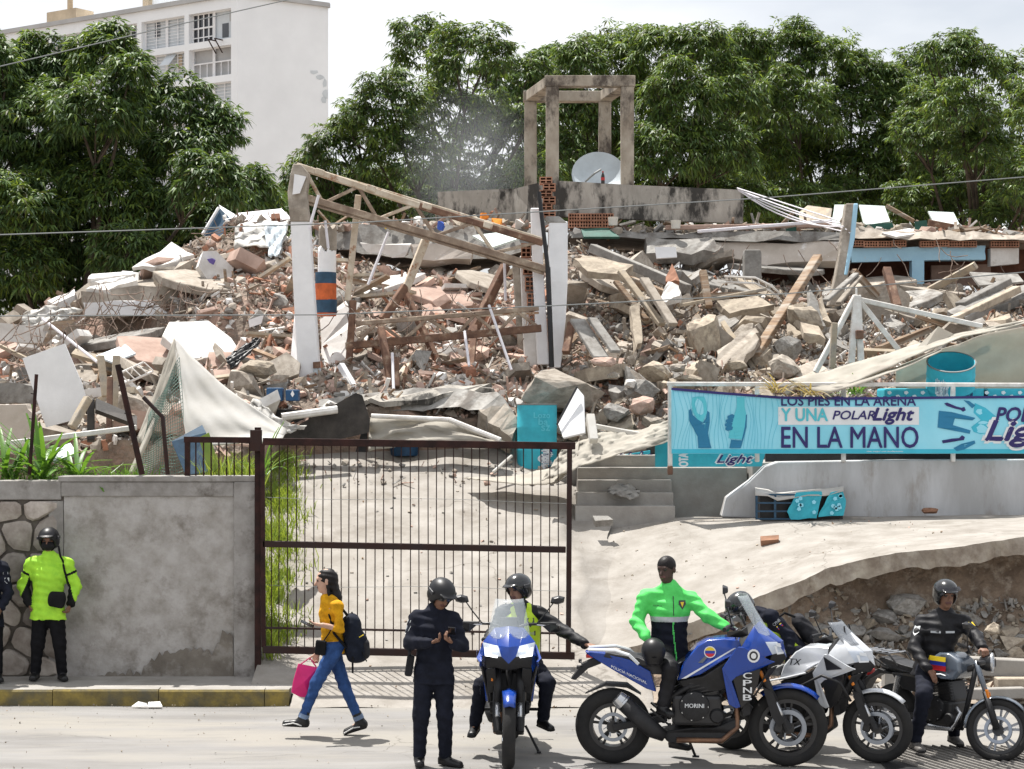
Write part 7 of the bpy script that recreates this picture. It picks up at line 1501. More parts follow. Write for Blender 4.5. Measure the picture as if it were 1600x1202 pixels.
pc = thing('hip_pouch', 'small black pouch at the hip of the walking woman', 'pouch', P(501, 1026, 19.55)); g = MB(); g.box((0, 0, .09), (.11, .06, .15), rot=(0, .1, 0)); g.obj('pouch', CL['strap'], pc, bevel=.015); g = MB(); b0 = Vector(pc.location); g.tube([P(504, 1004, 19.55) - b0, P(514, 990, 19.56) - b0, P(524, 970, 19.56) - b0], .007, 5); g.obj('strap', CL['strap'], pc)
# ---- officer looking at his phone
root, K, bd_, jk, hf = person('officer in dark uniform and helmet standing looking at a phone', 18.05, dict(head=(690, 924, -.05), neck=(680, 946), pel=(678, 1040), sL=(651, 959, .03), sR=(709, 962, -.08), eL=(640, 1000, -.06), wL=(672, 999, -.26), eR=(722, 1004, -.14), wR=(708, 1000, -.30), hL=(664, 1044), hR=(692, 1044), kL=(658, 1112, -.04), aL=(655, 1178, 0), tL=(656, 1188, -.14), kR=(695, 1112, -.04), aR=(696, 1178, .02), tR=(718, 1189, -.06)),
    'brown', CL['navyuni'], CL['navyuni'], CL['boot'], (.42, -.8, -.42), helmet=('tactical', CL['helmet']), nrmL=(0, 0, 1), thL=(0, -1, .4), curlL=.8, hdL=(1, -.25, .3), nrmR=(0, 0, 1), thR=(0, -1, .4), curlR=.8, hdR=(-.7, -.3, .5), tw=1.04, ground=True)
hc, f, hu, hsd = hf; g = MB(); rows = [[hc + hu * (.016 - v * .034) + (f * math.cos(a) + hsd * math.sin(a)) * .096 for a in frange(-.75, .75, 9)] for v in (0, 1)]; g.sheet(rows); g.obj('sunglasses', CL['helmetgloss'], root, solid=.006)
bv = bvh_of(jk); fl = Vector((-.85, -.5, 0)).normalized(); sdl = fl.cross(Vector((0, 0, 1))).normalized() * -1
patch(bv, K['sL'].lerp(K['eL'], .45), fl, sdl, Vector((0, 0, 1)), [(-.035, .035), (.035, .035), (.035, -.01), (0, -.045), (-.035, -.01)], CL['badgelight'], 'sleeve_patch', root); patch(bv, K['sL'].lerp(K['eL'], .14), fl, sdl, Vector((0, 0, 1)), [(-.03, .012), (.03, .012), (.03, -.012), (-.03, -.012)], CL['badgelight'], 'sleeve_tab', root)
hl = thing('holster', 'black belt holster on the hip of the officer with the phone', 'holster', P(640, 1050, 18.0)); g = MB(); g.box((0, 0, .06), (.07, .09, .20), rot=(0, .15, 0)); g.obj('holster', CL['leather'], hl, bevel=.02); g = MB(); g.box((0, 0, .17), (.03, .05, .06)); g.obj('grip', CL['packgrey'], hl, bevel=.01)
phone('phone in the hands of the standing officer', P(706, 986, 17.68), (.1, .55, .85), (0, -1, .6))
# ---- rider on the front-facing blue motorcycle
root, K, bd_, jk, hf = person('helmeted officer in yellow vest astride the head-on blue motorcycle', 18.95, dict(head=(809, 921), neck=(813, 944), pel=(815, 1030), sL=(786, 955), sR=(843, 957), eL=(770, 990, -.1), wL=(760, 1002, -.36), eR=(880, 986, -.15), wR=(915, 1007, -.55), hL=(800, 1036), hR=(830, 1036), kL=(752, 1072, -.42), aL=(742, 1133, -.3), tL=(737, 1148, -.46), kR=(855, 1068, -.42), aR=(848, 1126, -.3), tR=(860, 1138, -.46)),
    'tan', CL['leather'], CL['navyuni'], CL['boot'], (-.62, -.75, -.1), zg=0, helmet=('tactical', CL['helmetgloss']), nrmR=(0, .1, -1), thR=(-.3, -1, 0), curlR=.35, hdR=(1, -.15, -.18), nrmL=(0, .3, -1), thL=(1, 0, 0), curlL=1.2)
vt = [cap(K['pel'] + Vector((0, 0, -.02)), K['_ch'], (.178, .140), (.196, .146), 0, .03, K['_sd']), cap(K['_ch'], K['pel'].lerp(K['neck'], .88), (.190, .146), (.135, .105), 0, .03, K['_sd'])]
def vf(c, mi, who): u = (c - np.array(K['_ch'])) @ np.array(K['_sd']); y = (c - np.array(K['_ch'])) @ np.array((0, -1., 0)); return np.where((np.abs(u) < .035 + .25 * np.maximum(0, c[:, 2] - K['_ch'].z - .06)) & (y > 0), 1, 0)
vo = link('vest', sdf_mesh('vest', vt, .009, [CL['vesty'], CL['leather']], vf), root); bv = bvh_of(vo); c = K['_ch'] + Vector((.095, 0, .02)); S = Vector((1, 0, 0)); U = Vector((0, 0, 1)); Fd = Vector((0, -1, 0))
patch(bv, c, Fd, S, U, [(-.035, .04), (.035, .04), (.038, 0), (0, -.05), (-.038, 0)], CL['badge'], 'vest_badge', root); patch(bv, c - U * .11, Fd, S, U, [(-.05, .024), (.05, .024), (.05, -.024), (-.05, -.024)], CL['badge'], 'vest_label', root); ptext(bv, 'CPNB', c - U * .11, Fd, S, U, .08, .028, CL['badgelight'], root)
# ---- officer in neon green jacket on the blue motorcycle
def f_neon(c, who, K):
    z = c[:, 2] - K['_ch'].z; arm = np.isin(who, [5, 6, 8, 9]); x = (c - np.array(K['_ch'])) @ np.array(K['_sd']); m_ = np.where(z > -.065, 0, np.where(z > -.115, 1, 2)); m_ = np.where((np.abs(x - .03 - .12 * np.maximum(0, -z - .2)) < .006) & (m_ == 2), 0, m_); return np.where(arm, 0, m_)
root, K, bd_, jk, hf = person('bareheaded officer in neon green jacket sitting on the blue motorcycle', 18.35, dict(head=(1041, 889, -.02), neck=(1046, 915), pel=(1045, 1022), sL=(1009, 932), sR=(1080, 936), eL=(995, 972, -.04), wL=(1010, 996, -.22), eR=(1105, 962, -.12), wR=(1134, 980, -.2), hL=(1034, 1026, -.08), hR=(1058, 1026, .08), kL=(1048, 1044, -.38), aL=(1036, 1104, -.34), tL=(1048, 1116, -.44), kR=(1066, 1096, .22), aR=(1056, 1158, .22), tR=(1074, 1168, .16)),
    'dark', CL['neong'], CL['leather'], CL['boot'], (-.55, -.8, -.12), hair='short', top_fun=f_neon, top_mats=[CL['neong'], CL['silver'], CL['navyuni']], tw=1.06, top_len=.0, nrmL=(.3, .4, -1), thL=(1, -.5, 0), curlL=.8, hdL=(.3, -.3, -1), nrmR=(0, -.2, -1), thR=(0, 1, 0), curlR=1.0, hdR=(1, -.1, -.1))
bv = bvh_of(jk); Fd = Vector((0, -1, 0)); c = K['_ch'] + Vector((.115, 0, .055)); patch(bv, c, Fd, S, U, [(-.032, .036), (.032, .036), (.036, .0), (0, -.05), (-.036, 0)], CL['badge'], 'chest_badge', root); patch(bv, c - U * .0, Fd, S, U, [(-.018, .02), (.018, .02), (0, -.03)], CL['fy'], 'badge_star', root, .007); ptext(bv, 'PNB-2', K['_ch'] + Vector((-.12, 0, .04)), Fd, S, U, .08, .012, CL['badge'], root)
g = MB(); zt = K['_ch'].lerp(K['neck'], .95); g.tube([bv.ray_cast(K['_ch'] + Vector((.03, -.6, dz)), Vector((0, 1, 0)))[0] + Vector((0, -.003, 0)) if bv.ray_cast(K['_ch'] + Vector((.03, -.6, dz)), Vector((0, 1, 0)))[0] else K['_ch'] for dz in frange(-.05, .13, 6)], .004, 4); g.obj('zip', CL['badge'], root)
hh_ = thing('helmet_in_hand', 'black helmet resting on the thigh of the neon jacket officer', 'helmet', P(1021, 1035, 17.95)); link('shell', sdf_mesh('shell', [ell((0, 0, .11), .115, .13, .12), cap((0, 0, .06), (.0, 0, .0), (.09, .1), (.075, .085), 0, .03), dict(op='sub', **ell((0, -.02, -.06), .08, .09, .06))], .009, [CL['helmet']]), hh_); g = MB(); g.tube([(-.08, -.08, .08), (0, -.125, .06), (.08, -.08, .08)], .008, 5); g.obj('strap', CL['strap'], hh_)
# ---- bending officer behind the motorcycles
root, K, bd_, jk, hf = person('helmeted officer bending forward behind the blue and white motorcycles', 19.15, dict(head=(1156, 950, -.05), neck=(1184, 958), pel=(1246, 1024, .05), sL=(1203, 962, -.17), sR=(1196, 962, .17), eL=(1232, 994, -.22), wL=(1235, 1020, -.3), eR=(1186, 996, .15), wR=(1176, 1020, .05), hL=(1248, 1030, -.1), hR=(1248, 1030, .1), kL=(1238, 1090, -.1), aL=(1246, 1150, -.1), tL=(1230, 1160, -.1), kR=(1244, 1090, .1), aR=(1254, 1150, .1), tR=(1236, 1160, .1)),
    'brown', CL['navyuni'], CL['navyuni'], CL['boot'], (-.75, -.2, -.65), helmet=('tactical', CL['helmetgloss']), nrmL=(-1, 0, 0), thL=(-.3, -1, 0), curlL=.5, hdL=(.1, -.1, -1), nrmR=(1, 0, 0), thR=(0, -1, 0))
vt = [cap(K['pel'] + K['_up'] * .04, K['_ch'], (.178, .138), (.190, .142), 0, .03, K['_sd']), cap(K['_ch'], K['pel'].lerp(K['neck'], .86), (.185, .142), (.12, .10), 0, .03, K['_sd'])]
def vf2(c, mi, who): y = (c - np.array(K['_ch'])) @ np.array(K['_up'].cross(K['_sd'])); return np.where(np.abs(y) < .15, np.where((c - np.array(K['_ch'])) @ np.array((.68, 0, .73)) > .05, 1, 0), 0)
link('vest', sdf_mesh('vest', vt, .009, [CL['vesty'], CL['navyuni']], vf2), root); bv = bvh_of(jk)
q = K['sL'].lerp(K['eL'], .3); Fd = Vector((0, -1, 0)); Sx = (K['eL'] - K['sL']).cross(Fd).normalized(); Sx = Sx if Sx.x > 0 else -Sx; Ux = Fd.cross(Sx); Ux = Ux if Ux.z > 0 else -Ux
ptext(bv, 'CPNB', q, Fd, Sx, Ux, .085, .03, CL['badgelight'], root); patch(bv, q - Ux * .05, Fd, Sx, Ux, [(-.03, .02), (.03, .02), (.03, .007), (-.03, .007)], CL['fy'], 'flag_patch', root); patch(bv, q - Ux * .063, Fd, Sx, Ux, [(-.03, .02), (.03, .02), (.03, .007), (-.03, .007)], CL['fb'], 'flag_patch', root); patch(bv, q - Ux * .076, Fd, Sx, Ux, [(-.03, .02), (.03, .02), (.03, .007), (-.03, .007)], CL['fr'], 'flag_patch', root)
bp = thing('backpack', 'black rucksack on the back of the bending officer', 'backpack', P(1266, 1008, 19.15)); b0 = Vector(bp.location); link('bag', sdf_mesh('bag', [cap(P(1248, 970, 19.2) - b0, P(1266, 994, 19.2) - b0, (.075, .13), (.085, .14), 0, .03, (1, 0, 0))], .010, [CL['packgrey']], None, .005), bp); g = MB(); g.tube([P(1242, 964, 19.02) - b0, P(1226, 958, 18.96) - b0, P(1212, 968, 18.95) - b0], .013, 5); g.obj('strap', CL['strap'], bp)
# ---- rider on the grey motorcycle
root, K, bd_, jk, hf = person('rider in black jacket and glossy helmet on the grey motorcycle', 18.95, dict(head=(1478, 930, -.04), neck=(1475, 956), pel=(1458, 1042), sL=(1441, 971, .04), sR=(1505, 970, -.06), eL=(1428, 1012, -.1), wL=(1450, 1045, -.34), eR=(1526, 996, -.2), wR=(1536, 1012, -.42), hL=(1446, 1046), hR=(1472, 1046), kL=(1444, 1086, -.5), aL=(1430, 1160, -.42), tL=(1440, 1172, -.54), kR=(1500, 1082, -.1), aR=(1490, 1150, .05), tR=(1500, 1162, -.08)),
    'brown', CL['leather'], CL['navyuni'], CL['greyboot'], (.12, -.96, -.06), helmet=('bike', CL['helmetgloss']), tw=1.05, nrmL=(0, .4, -1), thL=(1, 0, 0), curlL=.3, hdL=(.55, -.3, -.8), nrmR=(0, 0, -1), thR=(-1, 0, 0), curlR=1.1)
bv = bvh_of(jk); Fd = Vector((0, -1, 0)); c = K['_ch']
for u in (-.075, .065): patch(bv, c + Vector((u, 0, .0)), Fd, S, U, [(-.045, .010), (.045, .010), (.045, -.010), (-.045, -.010)], CL['silver'], 'reflective_strip', root)
patch(bv, K['sR'].lerp(K['eR'], .2), Vector((.5, -.85, .1)).normalized(), Vector((.85, .5, 0)), U, [(-.03, .02), (.03, .02), (.03, -.02), (-.03, -.02)], CL['fy'], 'shoulder_flag', root); patch(bv, K['sL'].lerp(K['eL'], .35), Vector((-.6, -.8, 0)), Vector((.8, -.6, 0)), U, [(-.03, .05), (.03, .05), (.03, -.01), (0, -.04), (-.03, -.01)], CL['badgelight'], 'sleeve_patch', root)
# ---- officer in hi-vis jacket leaning on the stone wall
def f_wall(c, who, K):
    m_ = np.zeros(len(c), int)
    for X, ids in (('L', (5, 6)), ('R', (8, 9))):
        sh = np.array(K['s' + X]); el = np.array(K['e' + X]); ax_ = (el - sh) / np.linalg.norm(el - sh); t = (c - sh) @ ax_ / np.linalg.norm(el - sh); arm = np.isin(who, ids)
        m_ = np.where(arm & (np.abs(t - .42) < .05), 1, m_); inner = (c[:, 0] - (sh[0] + ax_[0] * t * np.linalg.norm(el - sh))) * (1 if X == 'L' else -1); m_ = np.where(arm & (inner > .035) & (t > .12), 1, m_)
    return m_
root, K, bd_, jk, hf = person('officer in neon yellow jacket and black mask leaning on the left wall', 22.55, dict(head=(76, 838), neck=(77, 860), pel=(75, 952), sL=(50, 873), sR=(104, 873), eL=(36, 908, .05), wL=(46, 938, -.02), eR=(118, 910, .05), wR=(110, 938, -.02), hL=(64, 955), hR=(87, 955), kL=(59, 1000, -.02), aL=(55, 1046), tL=(51, 1053, -.15), kR=(93, 1000, -.02), aR=(97, 1047), tR=(101, 1054, -.15)),
    'brown', CL['neony'], CL['blackuni'], CL['boot'], (.02, -1, -.02), zg=.165, helmet=('tactical', CL['helmet']), top_fun=f_wall, top_mats=[CL['neony'], CL['strap']], tw=1.1, top_len=.0, curlL=.9, curlR=.9, nrmL=(1, 0, 0), thL=(0, -1, 0), nrmR=(-1, 0, 0), thR=(0, -1, 0), group='people by the left wall', ground=True)
hc, f, hu, hsd = hf; link('face_mask', sdf_mesh('face_mask', [ell(hc - hu * .056 + f * .036, .076, .092, .064, hsd, hu)], .007, [CL['mask']]), root)
cb = thing('cross_bag', 'black cross-body bag on the officer leaning on the wall', 'bag', P(88, 952, 22.38)); b0 = Vector(cb.location); link('bag', sdf_mesh('bag', [cap(P(80, 936, 22.36) - b0, P(97, 938, 22.36) - b0, (.09, .04), (.10, .045), 0, .02, (0, 0, 1))], .009, [CL['strap']]), cb)
g = MB(); bv = bvh_of(jk); pts = []
for t in frange(0, 1, 9):
    w0 = P(lerp(62, 74, t), lerp(862, 930, t), 21.5) - Vector(root.location); h = bv.ray_cast(w0, Vector((0, 1, 0)), 3)[0]; pts.append((h if h is not None else w0 + Vector((0, .9, 0))) + Vector(root.location) - b0 + Vector((0, -.006, 0)))
g.tube(pts, .013, 5); g.obj('strap', CL['strap'], cb)
# ---- officer mostly cut off at the left edge
root, K, bd_, jk, hf = person('dark uniformed officer cut off by the left picture edge', 22.4, dict(head=(-22, 842), neck=(-20, 864), pel=(-20, 956), sL=(-46, 880), sR=(5, 880), eL=(-60, 916), wL=(-40, 945, -.1), eR=(13, 920), wR=(2, 944, -.12), hL=(-32, 960), hR=(-9, 960), kL=(-32, 1006), aL=(-32, 1050), tL=(-34, 1057, -.15), kR=(-6, 1006), aR=(-4, 1048), tR=(0, 1056, -.15)),
    'brown', CL['navyuni'], CL['blackuni'], CL['boot'], (0, -1, 0), zg=.165, helmet=('tactical', CL['helmet']), nrmR=(-1, 0, 0), thR=(0, -1, 0), curlR=.8, group='people by the left wall', ground=True)
bv = bvh_of(jk); patch(bv, K['sR'].lerp(K['eR'], .5), Vector((.45, -.9, 0)).normalized(), Vector((.9, .45, 0)), Vector((0, 0, 1)), [(-.028, .03), (.028, .03), (.028, -.01), (0, -.04), (-.028, -.01)], CL['badgelight'], 'sleeve_patch', root); patch(bv, K['sR'].lerp(K['eR'], .22), Vector((.45, -.9, 0)).normalized(), Vector((.9, .45, 0)), Vector((0, 0, 1)), [(-.03, .012), (.03, .012), (.03, -.012), (-.03, -.012)], CL['badgelight'], 'sleeve_tab', root)
# ================================================================== MOTORCYCLES
BK = {}
BK['blue'] = paint('moto_blue', (.005, .044, .28), .25, spec=.4, coat=.35); BK['white'] = paint('moto_white', (.58, .60, .63), .25, spec=.6, coat=.7); BK['silverblue'] = paint('moto_greyblue', (.085, .105, .135), .25, spec=.6, coat=.7); BK['black'] = paint('moto_black', (.012, .012, .014), .35, spec=.5); BK['matt'] = mat('moto_matt', (.016, .016, .018), .6, .3, 14, None, .15, 60)
BK['tyre'] = mat('tyre_rubber', (.012, .012, .013), .9, .3, 9, (.022, .021, .02), .3, 60); BK['rim'] = paint('rim_black', (.02, .02, .022), .4); BK['rimsilver'] = paint('rim_silver', (.34, .36, .4), .35, metal=.6); BK['disc'] = paint('brake_disc', (.30, .33, .38), .35, metal=.7); BK['chrome'] = paint('steel', (.55, .56, .58), .25, metal=.8)
BK['seat'] = mat('seat_vinyl', (.03, .03, .033), .55, .3, 12, None, .2, 50); BK['seatgrey'] = mat('seat_grey', (.20, .20, .205), .55, .3, 12, None, .2, 50); BK['amber'] = paint('amber_lens', (.75, .22, .01), .3); BK['lens'] = paint('lamp_lens', (.55, .60, .68), .1, spec=.7); BK['led'] = paint('lamp_lit', (1, 1, 1), .3, emit=2.5); BK['screen'] = glass('windscreen', (.6, .66, .7), .24, .06); BK['smoke'] = glass('windscreen_smoke', (.25, .27, .3), .55, .06)
BK['decal'] = paint('decal_white', (.72, .74, .76), .4); BK['copper'] = mat('header_pipe', (.22, .12, .07), .45, .4, 8, (.12, .07, .05), .1, metal=.6); BK['engine'] = paint('engine_dark', (.028, .028, .03), .38, metal=.3); BK['red'] = paint('tail_red', (.4, .01, .01), .3)
def torus(g, c, Rr, rx_, ry, n=36, k=12, m=0, M=None):
    o = len(g.v)
    for i in range(n):
        a = 6.2832 * i / n
        for j in range(k):
            b = 6.2832 * j / k; rr = Rr + rx_ * math.cos(b); p = Vector((rr * math.cos(a), ry * math.sin(b), rr * math.sin(a))) + Vector(c); g.v.append(tuple(M @ p if M else p))
    for i in range(n):
        for j in range(k): g.f.append((o + i * k + j, o + i * k + (j + 1) % k, o + (i + 1) % n * k + (j + 1) % k, o + (i + 1) % n * k + j)); g.m.append(m)
def disc(g, c, r0, r1, y, th, n=32, m=0, M=None):
    pr = [(r0, y - th / 2), (r1, y - th / 2), (r1, y + th / 2), (r0, y + th / 2)]; T = Matrix.Translation(c) @ Euler((R(90), 0, 0)).to_matrix().to_4x4(); g.lathe([(a, -b) for a, b in pr], n, (M @ T) if M else T, m, close=True)
def wheel(root, name, c, Rr, wid, M=None, spokes=5, rim='rim', dr=.15, dside=(1, -1), dm='disc', split=True):
    w_ = link(name, None, root); tw_ = wid / 2
    g = MB(); torus(g, c, Rr - tw_ * .95, tw_ * .95, tw_, 44, 14, 0, M); g.obj('tyre', BK['tyre'], w_, smooth=True)
    g = MB(); ri = Rr - tw_ * 1.75; disc(g, c, ri - .022, ri + .01, 0, wid * .72, 40, 0, M); disc(g, c, .0, .055, 0, wid * .85, 20, 0, M)
    for k in range(spokes):
        for s_ in ((-.16, .16) if split else (0,)):
            a = 6.2832 * k / spokes + .3; b = a + s_; p = Vector(c) + Vector((math.cos(a) * .05, 0, math.sin(a) * .05)); q = Vector(c) + Vector((math.cos(b) * (ri - .005), 0, math.sin(b) * (ri - .005)))
            if M: p, q = M @ p, M @ q
            g.bar(p, q, .015, .022, m=1)
    g.obj('rim', [BK['rim'], BK[rim]], w_, angle=40)
    for s_ in dside:
        g = MB(); disc(g, c, dr * .76, dr, s_ * (wid * .42), .006, 36, 0, M)
        for k in range(6):
            a = 1.047 * k; p = Vector(c) + Vector((math.cos(a) * .05, s_ * wid * .42, math.sin(a) * .05)); q = Vector(c) + Vector((math.cos(a + .25) * dr * .68, s_ * wid * .42, math.sin(a + .25) * dr * .68))
            if M: p, q = M @ p, M @ q
            g.bar(p, q, .014, .006)
        g.obj('brake_disc', BK[dm], w_, angle=40)
    return w_
def mirror_pts(L_): return L_ + [(x, -y, z) for x, y, z in L_]
def panel(root, name, faces, m, solid=.012, sym=True, bevel=.004):
    mid = any(abs(p[1]) < 1e-5 for f in faces for p in f); sets = [[(1, -1)], ] if mid else [[(1,)], [(-1,)]]
    for sg in sets:
        g = MB()
        for f in faces:
            for s_ in sg[0]: g.add([(x, y * s_, z) for x, y, z in (f if s_ > 0 else reversed(f))], [tuple(range(len(f)))])
        me = g.mesh(name, m); bm = bmesh.new(); bm.from_mesh(me); bmesh.ops.remove_doubles(bm, verts=bm.verts, dist=.0015); bmesh.ops.recalc_face_normals(bm, faces=bm.faces); bm.to_mesh(me); bm.free(); me.polygons.foreach_set('use_smooth', [True] * len(me.polygons)); sharp(me, 32)
        o = link(name, me, root)
        if solid: q = o.modifiers.new('t', 'SOLIDIFY'); q.thickness = solid; q.offset = -1
        if bevel: b = o.modifiers.new('b', 'BEVEL'); b.width = bevel; b.segments = 2; b.limit_method = 'ANGLE'
    return o
def shell(root, name, prof, m, bevel=.012, label=None, yoff=0, m2=None):
    g = MB(); g.shell(prof); o = g.obj(name, m, root, bevel=bevel, seg=3, smooth=True)
    if bevel: o.modifiers['b'].harden_normals = True
    if label: o['label'] = label
    return o
def side_text(root, s_, x0, x1, z0, z1, y, m, bold=.03, shear=0, vertical=False, stack=False, slope=0):
    """lettering on both flanks (reads from the right flank, y < 0)"""
    for sg in (-1, 1):
        letters = list(s_) if stack else [s_]
        for i, ch in enumerate(letters):
            V, Fc = text_mesh(ch, bold, shear); n = len(letters); za, zb3 = (z1 - (i + 1) * (z1 - z0) / n + .006, z1 - i * (z1 - z0) / n - .006) if stack else (z0, z1)
            g = MB(); bw = bold * .8 * (zb3 - za)
            for k, dx in enumerate((-bw, 0, bw)): g.add([((lerp(x0, x1, a) if sg < 0 else lerp(x1, x0, a)) + dx, sg * (y + .0007 * k), lerp(za, zb3, b) + slope * (lerp(x0, x1, a) - x0 if sg < 0 else lerp(x1, x0, a) - x0)) for a, b in V], Fc)
            g.obj('lettering', m, root, fixn=False)
def handlebar(root, M, x, z, half, grip=.12, mir=True, mz=.22, mx_=-.02, guards=False, mw=.37):
    g = MB(); pts = [(x + .02, -.06, z), (x + .0, -.16, z + .035), (x - .06, -half, z + .03)]; L_ = [M @ Vector(p) for p in pts]; R_ = [M @ Vector((a, -b, c)) for a, b, c in pts]
    g.tube(list(reversed(L_)) + R_, .013, 8); hb_ = g.obj('handlebar', BK['black'], root, smooth=True)
    for s_ in (-1, 1):
        g = MB(); p = M @ Vector((x - .03, s_ * (half - grip), z + .033)); q = M @ Vector((x - .065, s_ * (half + .02), z + .03)); g.tube([p, q], .019, 8); g.obj('grip', BK['matt'], hb_)
        g = MB(); g.tube([M @ Vector((x + .02, s_ * (half - grip - .03), z + .03)), M @ Vector((x + .045, s_ * (half - .06), z + .028)), M @ Vector((x + .03, s_ * half, z + .026))], .006, 5); g.obj('lever', BK['chrome'], hb_)
        if mir:
            mi = link('mirror', None, root); a = M @ Vector((x, s_ * (half - .16), z + .03)); b = M @ Vector((x + mx_, s_ * mw, z + mz)); g = MB(); g.tube([a, a.lerp(b, .5) + Vector((0, s_ * .02, .02)), b], .006, 6); g.obj('stalk', BK['black'], mi)
            c = b + Vector((0, s_ * .035, .02)); pr = [(-.07, -.03), (-.055, .028), (.01, .045), (.072, .03), (.06, -.025), (.0, -.042)]; g = MB(); fr = [(c.x - .012, c.y + s_ * u, c.z + v) for u, v in pr]; bk_ = [(c.x + .035, c.y + s_ * u * .6, c.z + v * .6) for u, v in pr]; n = 6
            g.add(fr + bk_, [tuple(range(n)), tuple(reversed(range(n, 2 * n)))] + [(i, (i + 1) % n, n + (i + 1) % n, n + i) for i in range(n)]); g.obj('mirror_head', BK['black'], mi, bevel=.008)
    return hb_
def engine(root, x=0., z=.5, s_=1., text=None):
    e = link('engine', None, root); g = MB(); g.box((x, 0, z - .04), (.40 * s_, .30, .26)); g.box((x + .08, 0, z + .16), (.20 * s_, .24, .22), rot=(0, -.25, 0)); g.obj('crankcase', BK['engine'], e, bevel=.03)
    for sg in (-1, 1):
        g = MB(); T = Matrix.Translation((x - .02, sg * .15, z)) @ Euler((R(90) * -sg, 0, 0)).to_matrix().to_4x4(); g.lathe([(0, .045), (.09, .045), (.125, .03), (.13, 0)], 24, T); g.lathe([(0, .03), (.05, .03), (.065, 0)], 18, Matrix.Translation((x + .17, sg * .15, z - .08)) @ Euler((R(90) * -sg, 0, 0)).to_matrix().to_4x4()); g.obj('clutch_cover', BK['matt'], e, angle=40)
        for k in range(7): a = .9 * k; g = MB(); T = Matrix.Translation((x - .02 + .112 * math.cos(a), sg * .165, z + .112 * math.sin(a))) @ Euler((R(90) * -sg, 0, 0)).to_matrix().to_4x4(); g.lathe([(0, .02), (.008, .02), (.009, 0)], 7, T); g.obj('bolt', BK['chrome'], e)
    for k in range(6): g = MB(); g.box((x + .07 - k * .005, 0, z + .10 + k * .028), (.23, .27, .010), rot=(0, -.25, 0)); g.obj('cooling_fin', BK['engine'], e)
    if text: side_text(e, text, x - .10, x + .06, z - .005, z + .03, .199, BK['decal'], .02)
    return e
def adventure_bike(label, loc, yaw, sc, main, acc, screen, steer=0., lean=0., kind='blue', text=None, lit=False):
    root = thing('motorcycle', label, 'motorcycle', loc, (lean, 0, yaw), 'motorcycles in front of the gate'); root.scale = (sc, sc, sc)
    hp = Vector((.43, 0, .95)); axv = Vector((-.42, 0, .9)).normalized(); Ms = Matrix.Translation(hp) @ Matrix.Rotation(steer, 4, axv) @ Matrix.Translation(-hp)
    wheel(root, 'rear_wheel', (-.74, 0, .325), .325, .15, None, 5, 'rim', .125, (-1,)); wheel(root, 'front_wheel', (.74, 0, .335), .335, .115, Ms, 5, 'rim', .155)
    for s_ in (-1, 1):
        f = link('fork', None, root); A = Ms @ Vector((.47, s_ * .10, .90)); B_ = Ms @ Vector((.735, s_ * .10, .33)); C_ = A.lerp(B_, .58); g = MB(); g.tube([A, C_], .034, 10); g.obj('outer_tube', BK['matt'], f, smooth=True); g = MB(); g.tube([C_, A.lerp(B_, .86)], .024, 10); g.obj('stanchion', BK['chrome'] if s_ < 0 or kind != 'blue' else BK['chrome'], f, smooth=True); g = MB(); g.tube([A.lerp(B_, .80), B_], [.034, .038], 10); g.obj('axle_clamp', BK['matt'], f)
        g = MB(); gd = [Ms @ Vector((x, s_ * .142, z)) for x, z in ((.52, .70), (.60, .66), (.70, .40), (.66, .36), (.60, .44))]; g.add(gd + [p + Ms.to_3x3() @ Vector((0, s_ * -.02, 0)) for p in gd], [(0, 1, 2, 3, 4), (9, 8, 7, 6, 5)] + [(i, (i + 1) % 5, 5 + (i + 1) % 5, 5 + i) for i in range(5)]); g.obj('fork_guard', BK['matt'], f)
        g = MB(); g.box(Ms @ Vector((.52, s_ * .15, .79)), (.03, .02, .10), rot=(0, -.4, 0)); g.obj('indicator', BK['amber'], f, bevel=.008)
        g = MB(); g.box(Ms @ Vector((.66, s_ * .095, .36)), (.07, .05, .11), rot=(0, .3, 0)); g.obj('brake_caliper', BK['engine'], f, bevel=.012)
    # front fender
    g = MB(); rows = []
    for t in frange(0, 1, 10):
        a = lerp(2.25, .78, t); rr = .372; w_ = lerp(.065, .045, abs(t - .4) * 1.3); rows.append([Ms @ Vector((.74 + math.cos(a) * (rr - .03 * abs(u)), u * w_, .335 + math.sin(a) * (rr - .025 * abs(u)))) for u in (-1, -.6, 0, .6, 1)])
    g.sheet(rows); g.obj('front_fender', main, root, smooth=True, solid=.008, fixn=False)
    # frame, swingarm, belly
    g = MB(); g.tube([(.42, 0, .93), (.1, .10, .80), (-.25, .12, .60), (-.32, .10, .38)], .025, 8); g.tube([(.42, 0, .93), (.1, -.10, .80), (-.25, -.12, .60), (-.32, -.10, .38)], .025, 8); g.tube([(.43, 0, .85), (.33, .0, .5), (.22, 0, .27), (-.3, 0, .26)], .03, 8); g.obj('frame', BK['matt'], root, smooth=True)
    for s_ in (-1, 1): g = MB(); g.bar((-.28, s_ * .11, .42), (-.74, s_ * .10, .325), .03, .06); g.obj('swingarm', BK['matt'], root, bevel=.01)
    shell(root, 'skid_plate', [(.30, .42, .10), (.33, .30, .10), (.2, .205, .13), (-.28, .215, .13), (-.34, .3, .12), (-.1, .34, .14), (.1, .34, .14)], BK['matt'], .02)
    engine(root, -.03, .53, 1.05, text)
    g = MB(); g.tube([(.20, -.03, .62), (.31, -.06, .52), (.31, -.09, .34), (.18, -.13, .235), (-.2, -.15, .24)], .024, 8); g.obj('exhaust_header', BK['copper'], root, smooth=True)
